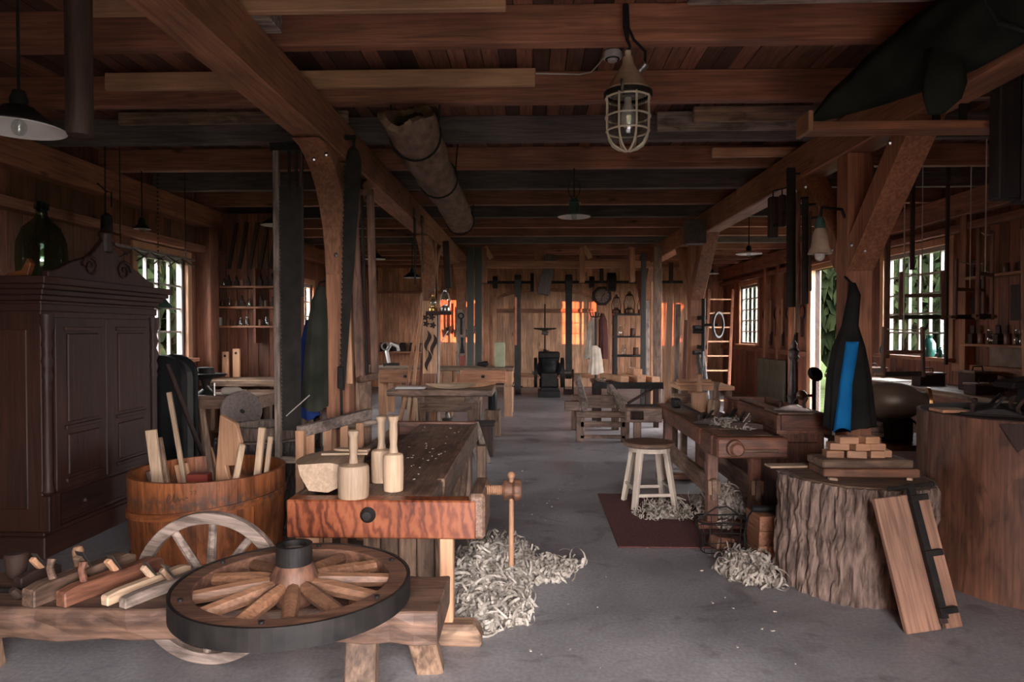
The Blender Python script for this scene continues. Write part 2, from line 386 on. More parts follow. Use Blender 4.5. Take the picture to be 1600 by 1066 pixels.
# planked walls with openings
def planked(name, axis, fixed, a0, a1, z0, z1, openings, inward, pwid, key='wall', thick=.12):
    """axis 'y': a wall standing along Y at X=fixed; axis 'x': along X at Y=fixed"""
    def sl(m, u0, u1, w0, w1, d0, d1):
        d0, d1 = sorted((fixed + d0, fixed + d1))
        if axis == 'y': m.slab(d0, d1, u0, u1, w0, w1)
        else: m.slab(u0, u1, d0, d1, w0, w1)
    bk = MB(); e = a0
    for (o0, o1, oz0, oz1) in sorted(openings):
        sl(bk, e, o0, z0, z1, -inward * .03, -inward * thick)
        if oz0 > z0 + .01: sl(bk, o0, o1, z0, oz0, -inward * .03, -inward * thick)
        if oz1 < z1 - .01: sl(bk, o0, o1, oz1, z1, -inward * .03, -inward * thick)
        e = o1
    sl(bk, e, a1, z0, z1, -inward * .03, -inward * thick)
    wl = P(bk, name, W('dark', 'z'), loc=((fixed, (a0 + a1) / 2, 0) if axis == 'y' else ((a0 + a1) / 2, fixed, 0))); wl['kind'] = 'structure'
    n = int(round((a1 - a0) / pwid)); w = (a1 - a0) / n; cache = {}
    for i in range(n):
        u0 = a0 + i * w; u1 = u0 + w; segs = [(z0, z1)]
        cuts = [(u0, u1)]
        hit = [o for o in openings if o[0] < u1 - .002 and o[1] > u0 + .002]
        jobs = []
        if not hit: jobs.append((u0, u1, z0, z1))
        else:
            o0, o1, oz0, oz1 = hit[0]
            if u0 < o0: jobs.append((u0, o0, z0, z1))
            if u1 > o1: jobs.append((o1, u1, z0, z1))
            m0, m1 = max(u0, o0), min(u1, o1)
            if oz0 > z0 + .01: jobs.append((m0, m1, z0, oz0))
            if oz1 < z1 - .01: jobs.append((m0, m1, oz1, z1))
        for (p0, p1, q0, q1) in jobs:
            if p1 - p0 < .012: continue
            k = (round(p1 - p0, 3), round(q0, 3), round(q1, 3))
            ctr = (p0 + p1) / 2
            if k not in cache:
                m = MB(); sl(m, p0 + .003, p1 - .003, q0, q1, 0, -inward * .028)
                o = P(m, 'plank', W(key, 'z'), wl, bevel=.004); cache[k] = (o, ctr)
            else:
                s, c0 = cache[k]; o = s.copy(); C.objects.link(o); o.parent = wl
                d = ctr - c0; o.location = (0, d, 0) if axis == 'y' else (d, 0, 0)
    return wl
planked('wall_left', 'y', XL, YF, YB, 0, ZC + .04, [(a, b, *WZ) for a, b in WL], 1, .17)
planked('wall_right', 'y', XR, YF, YB, 0, ZC + .04, [(a, b, *WZR) for a, b in WR] + [DOORR], -1, .17)
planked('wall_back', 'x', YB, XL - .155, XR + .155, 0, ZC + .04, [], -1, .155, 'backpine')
planked('wall_front', 'x', YF, XL - .2, XR + .2, 0, ZC + .04, [(-.75, 1.75, 0, 2.55)], 1, .2)
planked('wall_sun_block', 'y', -1.3, -8.5, YF - .12, 0, 3.6, [], 1, .2)  # added unseen wall, keeps the low sun out of the front doorway
planked('wall_partition', 'x', 9.8, XL, -3.35, 0, 3.33, [], -1, .15, thick=.1)
portal((.5, YF - .05, 1.275), 2.5, 2.55, (PI / 2, 0, 0))
# windows: painted frame, muntins, panes
def window(name, x, y0, y1, z0, z1, nc, nr, s):
    w = T(name, None, None, (x, (y0 + y1) / 2, z0)); w['kind'] = 'structure'
    xo = x - s * .07                                            # sash set in the wall
    for a, b, c, d in ((y0, y0 + .05, z0, z1), (y1 - .05, y1, z0, z1), (y0 + .05, y1 - .05, z0, z0 + .05), (y0 + .05, y1 - .05, z1 - .06, z1)):
        P(MB().slab(xo - .035, xo + .035, a, b, c, d), 'frame', PAINTW, w)
    pa, pb, pc, pd = y0 + .05, y1 - .05, z0 + .05, z1 - .06
    for i in range(1, nc):
        yy = pa + (pb - pa) * i / nc; t = .022 if i == nc // 2 else .013
        P(MB().slab(xo - .02, xo + .02, yy - t, yy + t, pc, pd), 'muntin', PAINTW, w)
    for j in range(1, nr):
        zz = pc + (pd - pc) * j / nr
        P(MB().slab(xo - .018, xo + .018, pa, pb, zz - .011, zz + .011), 'muntin', PAINTW, w)
    for i in range(nc):
        for j in range(nr):
            P(MB().slab(xo - .003, xo + .003, pa + (pb - pa) * i / nc + .012, pa + (pb - pa) * (i + 1) / nc - .012, pc + (pd - pc) * j / nr + .01, pc + (pd - pc) * (j + 1) / nr - .01), 'pane', PANE, w)
    for a, b, c, d in ((y0 - .1, y0, z0 - .02, z1 + .1), (y1, y1 + .1, z0 - .02, z1 + .1), (y0, y1, z1, z1 + .1)):
        P(MB().slab(x - .005, x + s * .03, a, b, c, d) if s > 0 else MB().slab(x - .03, x + .005, a, b, c, d), 'casing', W('fresh', 'z'), w, bevel=.004)
    sx = sorted((x - s * .03, x + s * .12))
    P(MB().slab(sx[0], sx[1], y0 - .12, y1 + .12, z0 - .05, z0), 'sill', W('pine', 'y'), w, bevel=.005)
    portal((x - s * .2, (y0 + y1) / 2, (z0 + z1) / 2), z1 - z0, y1 - y0, (0, -s * PI / 2, 0))
wn = 1
for a, b in WL: window('window_%d' % wn, XL, a, b, *WZ, 4, 4, 1); wn += 1
for (a, b), nc in zip(WR, (6, 4)): window('window_%d' % wn, XR, a, b, *WZR, nc, 5, -1); wn += 1
# open side doorway in the right wall: jambs, head, threshold
d2 = T('door_2', None, None, (XR, 12.25, 0)); d2['kind'] = 'structure'
for y0_, y1_ in ((11.05, 11.2), (13.3, 13.48)): P(MB().slab(XR - .06, XR + .14, y0_, y1_, 0, 2.88), 'door_jamb', W('fresh', 'z'), d2, bevel=.006)
P(MB().slab(XR - .05, XR + .14, 11.2, 13.3, 2.78, 2.88), 'door_head', W('fresh', 'y'), d2, bevel=.006)
P(MB().slab(XR - .02, XR + .16, 11.2, 13.3, -.02, .03), 'threshold', W('old', 'y'), d2)
portal((XR + .18, 12.25, 1.4), 2.78, 2.1, (0, PI / 2, 0))
# wall timbers
tn = 1
def trim(mb, mat, bevel=.006):
    global tn
    o = P(mb, 'trim_%d' % tn, mat, loc=tuple(sum((Vector(p) for p in mb.v), Vector()) / len(mb.v)), bevel=bevel); o['kind'] = 'structure'; tn += 1; return o
trim(MB().slab(XL, XL + .16, YF, 9.7, 3.05, 3.33), W('joist', 'y')); trim(MB().slab(XR - .16, XR, YF, YB, 3.05, 3.33), W('joist', 'y'))
trim(MB().slab(XL, XL + .16, 9.8, YB, 3.05, 3.33), W('joist', 'y'))
trim(MB().slab(XL, XL + .14, 4, 9.7, 2.69, 2.79), W('joist', 'y')); trim(MB().slab(XR - .12, XR, 6, YB, 2.87, 2.96), W('joist', 'y'))
trim(MB().slab(XR - .07, XR, 6, 8.85, 1.12, 1.22), W('pine', 'y')); trim(MB().slab(XR - .07, XR, 13.5, YB, 1.12, 1.22), W('joist', 'y'))
for y in (9.35,): trim(MB().slab(XL, XL + .2, y - .13, y + .13, 0, 3.05), W('joist', 'z'))
for y in (8.55, 14.2, 14.9, 15.7): trim(MB().slab(XR - .13, XR, y - .06, y + .06, 0, 3.05), W('pine', 'z'))
for y in (10.1, 12.3, 15.2, 18.3): trim(MB().slab(XL, XL + .13, y - .07, y + .07, 0, 3.05), W('joist', 'z'))
trim(MB().slab(-3.45, -3.3, 9.62, 9.8, 0, 3.33), W('joist', 'z'))
# the timber frame: posts, beams, curved and straight braces
def frame_line(side, xc, posts, desc):
    bm = T('ceiling_beam', 'long squared pine ceiling beam carried by the %s row of posts' % desc, 'beam', (xc, 8, 3.03), kind='structure')
    P(MB().slab(xc - .11, xc + .11, YF, 8.3, 3.03, 3.33), 'beam_length', W('beam', 'y'), bm, bevel=.012)
    P(MB().slab(xc - .11, xc + .11, 8.3, 15.75, 3.03, 3.33), 'beam_length', W('beam', 'y'), bm, bevel=.012)
    for k, y in enumerate(posts):
        po = T('timber_post', '%s pine post with braces, %s row' % (('first', 'second', 'third')[k] + ' square', desc), 'post', (xc, y, 0), kind='structure')
        P(MB().slab(xc - .1, xc + .1, y - .1, y + .1, 0, 3.03), 'shaft', W('beam', 'z'), po, bevel=.01)
        for d in (-1, 1):
            br = MB(); rs = []
            if side < 0:
                for i in range(9):
                    t = i / 8; a = t * PI / 2
                    yy = y + d * (.1 + .78 * (1 - math.cos(a)) * .85 + .13 * t); zz = 2.12 + .91 * math.sin(a) ** .9 if i < 8 else 3.03
                    wdt = .13 + .10 * t
                    rs.append([Vector((xc - .1, yy - d * wdt, zz)), Vector((xc + .1, yy - d * wdt, zz)), Vector((xc + .1, yy, zz - .02)), Vector((xc - .1, yy, zz - .02))])
                br.rings(rs)
            else:
                br.add([(xc + sx, y + d * q, z) for sx in (-.1, .1) for q, z in ((.1, 2.1), (.1, 2.36), (.78, 3.04), (1.04, 3.04))],
                       [(0, 1, 2, 3), (7, 6, 5, 4), (0, 3, 7, 4), (3, 2, 6, 7), (2, 1, 5, 6), (1, 0, 4, 5)])
            b = P(br, 'brace', W('beam', 'z'), po, bevel=.006)
            for (yy, zz) in ((y + d * .17, 2.3), (y + d * .72, 2.93)):
                P(MB().ball((xc + .1 if side < 0 else xc - .1, yy, zz), .018, 8).ball((xc + (.03 if side < 0 else -.03), yy + d * .07, zz - .05), .018, 8), 'bolt', STEEL, b)
PLY = (5.7, 10.7, 15.4); PRY = (5.5, 10.8, 15.5); PLX, PRX = -1.61, 2.55
frame_line(-1, PLX, PLY, 'left'); frame_line(1, PRX, PRY, 'right')
# tie timber across the far bay with hangers and king blocks
tb = T('cross_timber', 'horizontal cross timber with short hanger posts over the far aisle', 'beam', (.45, 14.3, 2.95), kind='structure')
P(MB().slab(PLX - .05, PRX + .1, 14.24, 14.38, 2.93, 3.08), 'tie', W('beam', 'x'), tb, bevel=.008)
for x in (-1.0, 1.02, 2.05): P(MB().slab(x - .055, x + .055, 14.10, 14.24, 2.62, 3.34), 'hanger', W('beam', 'z'), tb, bevel=.006)
for x in (-.85, 1.2): P(MB().bar((x, 14.17, 3.12), (x - .14, 14.17, 3.36), .05, .1), 'knee', W('fresh', 'z'), tb)
# arched plank door in the back wall
dr = T('door_1', None, None, (.35, YB, 0)); dr['kind'] = 'structure'
dx0, dx1 = -1.02, 1.72; nd = 16
def archz(x): return 2.42 + .36 * math.sqrt(max(0, 1 - ((x - .35) / 1.37) ** 2 * .92)) - .05
for i in range(nd):
    a = dx0 + (dx1 - dx0) * i / nd + .004; b = dx0 + (dx1 - dx0) * (i + 1) / nd - .004
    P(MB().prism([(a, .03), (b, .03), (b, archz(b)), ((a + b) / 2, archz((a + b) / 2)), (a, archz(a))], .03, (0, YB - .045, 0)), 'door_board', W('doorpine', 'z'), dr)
for z in (.35, 2.18): P(MB().slab(dx0, dx1, YB - .1, YB - .06, z - .06, z + .06), 'door_batten', W('pine', 'x'), dr, bevel=.004)
arc = [(dx0 + (dx1 - dx0) * i / 20) for i in range(21)]
am = MB(); rs = []
for x in arc: rs.append([Vector((x, YB - .085, archz(x))), Vector((x, YB - .02, archz(x))), Vector((x, YB - .02, archz(x) + .1)), Vector((x, YB - .085, archz(x) + .1))])
am.rings(rs); P(am, 'arch_trim', W('pine', 'x'), dr)
for x in (dx0 - .1, dx1 + .02): P(MB().slab(x - .02, x + .11, YB - .09, YB - .02, 0, archz(dx0) + .1), 'door_jamb', W('fresh', 'z'), dr, bevel=.005)
P(MB().cyl((.35, YB - .14, 1.05), (.35, YB - .1, 1.05), .05, n=12).cyl((.35, YB - .14, 1.05), (.47, YB - .14, 1.05), .012, n=8), 'door_latch', IRON, dr)
# ------------------------------------------------------------------ outside
def tree_proto(seed, lab):
    rr = random.Random(seed); t = T('leafy_tree', lab, 'tree', (0, 0, -.14), 'trees outside the windows')
    P(MB().tube([(0, 0, -.2), (.05, 0, 1.2), (0, .05, 2.6)], [.16, .12, .05], 8), 'trunk', W('old', 'z'), t)
    m = MB()
    for i in range(8000):
        a = rr.uniform(0, 2 * PI); ph = math.acos(rr.uniform(-1, 1)); q = rr.uniform(.4, 1) * (1 + .25 * math.sin(3 * a) * math.sin(2 * ph))
        p = Vector((1.9 * q * math.sin(ph) * math.cos(a), 1.9 * q * math.sin(ph) * math.sin(a), 2.05 + 1.75 * q * math.cos(ph)))
        e = Euler((rr.uniform(0, 6), rr.uniform(0, 6), rr.uniform(0, 6))).to_matrix(); s_ = rr.uniform(.13, .27)
        m.add([p + e @ Vector(v) for v in ((-s_, 0, 0), (0, -s_ * .5, 0), (s_, 0, .02), (0, s_ * .5, 0))], [(0, 1, 2, 3)])
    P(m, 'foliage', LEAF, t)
    return t
tp = tree_proto(3, 'round leafy tree standing outside the right-hand windows')
spots = [(10.5, 17.5), (12.5, 22.5), (14.5, 27.5), (9.5, 31), (16, 34), (19, 28)]
spl = [(-9.5, 17.0), (-11.5, 21.5), (-13.5, 26.5), (-18, 22), (-12.5, 33), (-19, 31)]
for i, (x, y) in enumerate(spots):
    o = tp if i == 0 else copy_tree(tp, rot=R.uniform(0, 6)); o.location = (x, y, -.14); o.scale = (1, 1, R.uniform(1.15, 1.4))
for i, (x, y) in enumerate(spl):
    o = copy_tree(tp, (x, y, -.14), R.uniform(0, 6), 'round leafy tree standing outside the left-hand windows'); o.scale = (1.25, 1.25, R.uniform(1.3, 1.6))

copy_tree(tp, (-10.6, 2.4, -.14), 1.0, 'leafy tree added out of view to block sun from the near left window')  # extra unseen tree, added only to shade the near left window
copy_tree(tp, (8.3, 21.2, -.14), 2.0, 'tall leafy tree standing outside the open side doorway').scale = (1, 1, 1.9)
# ================================================================== FOREGROUND LEFT
def stave_ring(n, r0, r1, h, th, z0=0.0):
    m = MB(); a = PI / n * .985
    v = []
    for z, r in ((z0, r0), (z0 + h * .5, (r0 + r1) / 2 + .012), (z0 + h, r1)):
        for q, s in ((r, -1), (r, 0), (r, 1), (r - th, 1), (r - th, 0), (r - th, -1)): v.append((q * math.cos(s * a), q * math.sin(s * a), z))
    f = []
    for k in range(2):
        for i in range(6): f.append([k * 6 + i, k * 6 + (i + 1) % 6, k * 6 + 6 + (i + 1) % 6, k * 6 + 6 + i])
    f += [[5, 4, 3, 2, 1, 0], [12, 13, 14, 15, 16, 17]]
    return m.add(v, f)
# --- wardrobe cabinet against the left wall
def wardrobe():
    x0, x1, y0, y1, H = -4.2, -3.53, 4.8, 6.28, 2.03
    w = T('wardrobe', 'tall dark carved wooden wardrobe with panelled doors and a crested cornice', 'wardrobe', ((x0 + x1) / 2, (y0 + y1) / 2, 0))
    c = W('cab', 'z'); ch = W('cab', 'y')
    P(MB().slab(x0, x1, y0, y1, .16, 1.86), 'body', c, w, bevel=.006)
    P(MB().slab(x0 - .01, x1 + .04, y0 - .04, y1 + .04, 0, .16).slab(x0, x1 + .03, y0 - .03, y1 + .03, .16, .19), 'plinth', ch, w, bevel=.008)
    m = MB()
    for k, (e, z0, z1) in enumerate(((.015, 1.78, 1.84), (.03, 1.86, 1.90), (.055, 1.90, 1.94), (.09, 1.94, 1.975), (.11, 1.975, 2.03))): m.slab(x0, x1 + e, y0 - e, y1 + e, z0, z1)
    P(m, 'cornice', ch, w, bevel=.006)
    ym = (y0 + y1) / 2
    for a, b in ((y0 + .12, ym - .012), (ym + .012, y1 - .12)):
        d = P(MB().slab(x1, x1 + .022, a, b, .45, 1.74), 'door', c, w, bevel=.004)
        P(MB().slab(x1 + .02, x1 + .035, a + .12, b - .12, .95, 1.62), 'panel', c, d, bevel=.012)
        P(MB().slab(x1 + .02, x1 + .035, a + .12, b - .12, .55, .86), 'panel', c, d, bevel=.012)
        for (p, q, r_, s_) in ((a + .09, b - .09, .90, .93), (a + .09, b - .09, 1.64, 1.67), (a + .09, b - .09, .50, .53)): P(MB().slab(x1 + .02, x1 + .04, p, q, r_, s_), 'moulding', ch, d, bevel=.004)
    P(MB().slab(x1, x1 + .03, ym - .035, ym + .035, .45, 1.74), 'centre_stile', c, w, bevel=.006)
    dw = P(MB().slab(x1, x1 + .025, y0 + .12, y1 - .12, .22, .42), 'drawer', ch, w, bevel=.008)
    for yy in (y0 + .4, y1 - .4): P(MB().ball((x1 + .045, yy, .32), .022, 10), 'knob', c, dw, smooth=True)
    prof = [(.035, .45), (.05, .47), (.035, .5), (.03, .56), (.03, 1.2), (.038, 1.23), (.028, 1.26), (.044, 1.31), (.028, 1.36), (.048, 1.42), (.028, 1.48), (.046, 1.54), (.03, 1.6), (.045, 1.66), (.05, 1.70), (.05, 1.76)]
    for yy in (y0 + .045, y1 - .045): P(MB().lathe(prof, 16, (x1 + .01, yy, 0)), 'turned_column', c, w, smooth=True)
    for yy in (y0 + .045, y1 - .045): P(MB().slab(x1 - .02, x1 + .06, yy - .06, yy + .06, .19, .45), 'column_base', c, w, bevel=.006)
    P(MB().slab(x0 + .1, x1 - .1, y0 - .012, y0, .35, 1.65), 'side_panel', c, w, bevel=.006)
    pts = []
    for i in range(25):
        t = i / 24; u = abs(t - .5) * 2
        z = .045 + .31 * (1 - u) ** 1.35 + .035 * math.cos(u * 9) * (1 - u)
        pts.append((y0 + .05 + (y1 - y0 - .1) * t, 2.03 + z))
    P(MB().prism([(y1 - .05, 2.03), (y0 + .05, 2.03)][::-1] + pts[::-1], .05, (x1 + .0, 0, 0), ax='x'), 'crest', c, w, bevel=.006)
    sm = MB()
    for sgn in (-1, 1):
        q = [(x1 + .035, ym + sgn * (.08 + .10 * (1 - t / 16) * math.cos(t * .75) + .14), 2.15 + .09 * (1 - t / 16) * math.sin(t * .75)) for t in range(15)]
        sm.tube(q, [.017 * (1 - k / 20) for k in range(15)], 6)
    sm.lathe([(.0, 0), (.05, .01), (.06, .06), (.045, .12), (.06, .16), (.02, .2)], 12, (x1 + .01, ym, 2.28))
    P(sm, 'carving', c, w, smooth=True)
wardrobe()
# --- things on the wardrobe
dj = T('demijohn', 'large green glass demijohn standing on top of the wardrobe', 'bottle', (-3.88, 5.3, 2.03))
P(MB().lathe([(.001, 2.03), (.15, 2.03), (.17, 2.06), (.178, 2.2), (.17, 2.34), (.13, 2.45), (.06, 2.52), (.042, 2.55), (.04, 2.62)], 28, (-3.88, 5.3, 0)), 'body', GLASSG, dj, smooth=True)
P(MB().ringband(.03, .052, 2.60, 2.64, 20, (-3.88, 5.3, 0)), 'lip', GLASSG, dj, smooth=True)
P(MB().cyl((-3.88, 5.3, 2.58), (-3.88, 5.3, 2.66), .032, n=12), 'stopper', BLACK, dj)
S(MB().prism([(0, 0), (.17, .03), (.20, .12), (.17, .16), (.12, .07), (0, .04)], .05, (-3.97, 5.06, 2.03)), 'wooden_last', W('tub', 'x'), 'small orange-brown wooden wedge piece lying on the wardrobe', 'wood piece', bevel=.006)
S(MB().lathe([(.001, 0), (.07, 0), (.13, .05), (.135, .055), (.12, .05), (.06, .012), (.001, .01)], 24, (-4.02, 4.84, 2.03)), 'shallow_bowl', CLAY, 'shallow brown dish standing on the near end of the wardrobe top', 'dish', smooth=True)
# --- the open tub of offcuts
TX, TY = F(317, 735, .70).x, 4.62
tub = T('wooden_tub', 'wide orange-brown staved tub with wooden hoops and faded dark writing', 'tub', (TX, TY, 0))
NS = 26; proto = P(stave_ring(NS, .455, .50, .70, .028), 'stave', W('tub', 'z'), None)
proto.parent = tub
for i in range(NS):
    o = proto if i == 0 else proto.copy()
    if i: C.objects.link(o); o.parent = tub
    o.rotation_euler = (0, 0, 2 * PI * i / NS + .05)
P(MB().lathe([(.001, .03), (.45, .03), (.45, .055), (.001, .055)], 40, (TX, TY, 0)), 'bottom', W('tub', 'x'), tub)
def hoop(z, r, h, tilt):
    m = MB(); rs = []
    for i in range(56):
        t = 2 * PI * i / 56; zz = z + tilt * math.cos(t - .2); c, s_ = math.cos(t), math.sin(t)
        rs.append([Vector((TX + c * q, TY + s_ * q, zz + k)) for q, k in ((r - .012, -h / 2), (r + .012, -h / 2), (r + .014, h / 2), (r - .012, h / 2))])
    return m.rings(rs, False, True)
P(hoop(.50, .494, .045, .045), 'hoop', W('tub', 'x'), tub); P(hoop(.16, .474, .05, 0), 'hoop', W('tub', 'x'), tub)
# faded brush writing: a short cursive word, the small number above it, a smeared band below
ink = noisy('faded_ink', (.05, .028, .02), (.13, .055, .03), 40, .8, 0, 0)
def on_tub(u, z):                       # u metres along the front of the tub
    a = -PI / 2 + u / .5 - .06; r = .455 + .045 * z / .7 + .0145
    return Vector((TX + math.cos(a) * r, TY + math.sin(a) * r, z))
wm = MB()
def stroke(pts, r=.0028): wm.tube([on_tub(u, z) for u, z in pts], r, 5)
sx = .02
stroke([(sx + .0, .60), (sx + .012, .625), (sx + .005, .64), (sx - .01, .61), (sx - .012, .585), (sx + .004, .58), (sx + .022, .60)])
stroke([(sx + .022, .60), (sx + .034, .645), (sx + .028, .59), (sx + .04, .585), (sx + .05, .605)])
stroke([(sx + .05, .605), (sx + .056, .62), (sx + .064, .59), (sx + .07, .605), (sx + .08, .61), (sx + .09, .60), (sx + .10, .615), (sx + .115, .612)])
for q in (.125, .145): stroke([(sx + q, .652), (sx + q + .008, .658), (sx + q + .014, .65), (sx + q + .004, .636), (sx + q + .016, .636)], .0022)
P(wm, 'brush_writing', ink, tub)
def stick(name, pb, pt, w, h, mat, label, cat='offcut', bev=.004, group=None, up=Vector((0, 1, 0))):
    return S(MB().bar(pb, pt, w, h, up), name, mat, label, cat, loc=tuple(pb), bevel=bev, group=group)
def tp_(px, py, dy=0): return K(px, py, TY + dy)
ft = .056
stick('wood_offcut', (TX - .26, TY - .06, ft), tp_(236, 672, -.05), .075, .025, W('pale', 'z'), 'pale sawn board leaning at the wardrobe side of the tub')
stick('wood_offcut', (TX - .20, TY - .02, ft), tp_(247, 684, .03), .05, .03, W('old', 'z'), 'grey weathered slat beside the pale board in the tub')
stick('wood_strip', (TX - .16, TY + .14, ft), tp_(264, 613, .1), .032, .025, W('pale', 'z'), 'long pale square strip, the tallest stick in the tub')
stick('wood_offcut', (TX - .17, TY + .20, ft), tp_(283, 725, .20), .095, .03, W('fresh', 'z'), 'short reddish-tan board end low in the tub', )
stick('wood_strip', (TX + .02, TY + .15, ft), tp_(316, 638, .12), .035, .03, W('old', 'z'), 'grey-brown square stick between the tub centre boards')
stick('wood_strip', (TX + .09, TY + .24, ft), tp_(326, 700, .22), .05, .02, W('fresh', 'z'), 'narrow reddish lath behind the large notched board in the tub')
bp0 = K(328, 752, TY - .12); 
pol = [(-.02, -.46), (.19, -.46), (.21, -.02), (.135, .10), (.12, .16), (.21, .165), (.235, .30), (.20, .41), (.085, .46)]
pol = [(u, v * 1.14) for u, v in pol]
nb = S(MB().prism(pol, .04, (0, 0, 0)), 'notched_board', W('fresh', 'z'), 'broad orange-tan board with a round notch standing in the tub', 'board', loc=(0, 0, 0), bevel=.005)
put(nb, K(330, 745, TY - .1) + Vector((0, 0, -.095)), (.05, .02, -.15))
stick('peeled_branch', (TX + .17, TY - .25, ft), tp_(379, 694, -.22), .04, .035, W('pale', 'z'), 'peeled split branch beside the notched board in the tub', 'stick', .01)
stick('wood_strip', (TX + .26, TY + .02, ft), tp_(410, 668, .05), .045, .035, W('pale', 'z'), 'pale squared strip standing upright at the bench side of the tub')
stick('wood_strip', (TX + .34, TY - .06, ft), tp_(423, 682, -.06), .03, .025, W('pale', 'z'), 'thin pale strip leaning outward at the bench side of the tub')
S(MB().cyl((TX - .30, TY + .04, ft), K(238, 735, TY + .045), .045, .045, 12), 'round_billet', BARK, 'short bark-covered round billet at the rim of the tub', 'log')
S(MB().box((TX - .085, TY + .03, .352), (.14, .08, .6), (0, 0, .1)), 'red_block', RED, 'dark red painted block down inside the tub', 'block')
# --- left workbench
BX0, BX1, BF, BB, BZ = -1.28, -.53, 3.5, 6.38, .764
wb = T('workbench', 'heavy old workbench with a red figured end and a wooden shoulder vise', 'workbench', (-.9, 4.9, 0))
bt = P(MB().slab(BX0 + .22, BX1, BF + .11, BB, BZ - .09, BZ - .002), 'benchtop', W('bench', 'y'), wb, bevel=.008)
P(MB().slab(BX0, BX0 + .22, BF + .11, BB, BZ - .14, BZ - .10).slab(BX0, BX0 + .03, BF + .11, BB, BZ - .10, BZ), 'tool_tray', W('bench', 'y'), wb, bevel=.005)
P(MB().slab(BX0, BX1 - .0, BB, BB + .05, BZ - .16, BZ + .02), 'end_board', W('benchred', 'x'), wb, bevel=.006)
P(MB().slab(BX1 - .035, BX1 + .012, BF + .5, BB + .05, BZ - .17, BZ + .004), 'front_apron', W('bench', 'y'), wb, bevel=.006)
ev = P(MB().slab(BX0, -.29, BF, BF + .11, BZ - .2, BZ), 'end_plank', FIG, wb, bevel=.008)
P(MB().lathe([(.001, .032), (.022, .03), (.03, .018), (.04, .01), (.041, 0), (.001, 0)], 20, (K(575, 805, BF).x, BF, BZ - .075), (PI / 2, 0, 0)), 'bolt_head', IRON, ev, smooth=True)
P(MB().slab(BX1 - .02, -.31, BF + .11, BF + .30, BZ - .2, BZ - .06), 'vise_filler', W('bench', 'x'), wb, bevel=.006)
P(MB().slab(-.33, -.245, BF + .005, BF + .42, BZ - .2, BZ + .035), 'vise_arm', W('bench', 'y'), wb, bevel=.015)
vs_ = P(MB().tube([(-.26 + .0035 * k, BF + .21, BZ + .01) for k in range(30)], [.023 if k % 3 == 0 else .029 for k in range(30)], 12), 'vise_screw', W('fresh', 'x'), wb, smooth=True)
P(MB().lathe([(.001, 0), (.05, 0), (.058, .012), (.05, .03), (.046, .05), (.06, .065), (.06, .085), (.05, .10), (.001, .10)], 20, (-.16, BF + .21, BZ + .01), (0, PI / 2, 0)), 'screw_head', W('stump', 'x'), vs_, smooth=True)
P(MB().cyl((-.115, BF + .21, BZ + .085), (-.115, BF + .21, .36), .013, .015, 10).ball((-.115, BF + .21, BZ + .09), .022, 10), 'handle_bar', W('fresh', 'z'), vs_, smooth=True)
for x in (BX0 + .12, -.45):
    P(MB().slab(x - .035, x + .035, BF + .04, BF + .12, .1, BZ - .2), 'leg', W('fresh', 'z'), wb, bevel=.006)
    P(MB().slab(x - .04, x + .04, BB - .4, BB - .3, .0, BZ - .14), 'leg', W('old', 'z'), wb, bevel=.006)
P(MB().prism([(BX0 - .02, 0), (BX0 + .12, 0), (BX0 + .14, .03), (-.5, .03), (-.48, 0), (-.265, 0), (-.265, .06), (-.30, .115), (BX0 - .02, .115)], .11, (0, BF + .06, 0)), 'sledge_foot', W('old', 'x'), wb, bevel=.01)
for i, x in enumerate([BX0 + .30 + .105 * k for k in range(5)]): P(MB().slab(x, x + .098, BF + .40, BF + .43, .03, BZ - .09), 'base_board', W('old', 'z'), wb, bevel=.004)
for i in range(6): P(MB().slab(BX1 - .1, BX1 - .07, BF + .44 + .13 * i, BF + .565 + .13 * i, .03, BZ - .1), 'base_board', W('old', 'z'), wb, bevel=.004)
for y in (BF + 1.4, BF + 2.0): P(MB().bar((BX1 - .06, y, .04), (BX1 - .04, y + .4, BZ - .12), .05, .09), 'strut', W('old', 'z'), wb, bevel=.006)
P(MB().slab(BX1 - .08, BX1 - .0, BB - .55, BB - .40, .0, BZ - .14), 'leg', W('bench', 'z'), wb, bevel=.006)
# --- carver's mallets
def mallet(loc, r, hh, hl, mat, label, slim=0):
    m = T('carving_mallet', label, 'mallet', loc, 'wooden mallets')
    x, y, z = loc
    P(MB().lathe([(.001, 0), (r * .93, 0), (r * .97, .008), (r, hh * .6), (r * .98, hh - .012), (r * .9, hh), (.02, hh + .012), (.001, hh + .012)], 28, loc), 'head', mat, m, smooth=True)
    g = .024
    P(MB().lathe([(.001, hh), (g * 1.15, hh), (g * .82, hh + .05), (g, hh + hl * .5), (g * .9, hh + hl * .8), (g * 1.25, hh + hl * .9), (g * 1.3, hh + hl * .97), (g * .9, hh + hl), (.001, hh + hl)], 18, loc), 'handle', mat, m, smooth=True)
    return m
b1 = F(551, 778, BZ); mallet((b1.x, b1.y + .02, BZ), .083, .17, .185, W('pale', 'z'), 'short fat pale mallet standing at the red bench end')
b2 = F(592, 757, BZ); mallet((b2.x, b2.y + .07, BZ), .060, .185, .20, W('pale', 'z'), 'tall slim mallet with a knobbed handle behind the others on the red-ended bench')
b3 = F(616, 765, BZ); mallet((b3.x, b3.y - .02, BZ), .056, .20, .215, W('pale', 'z'), 'tall pale mallet with a flat-topped handle on the red-ended bench')
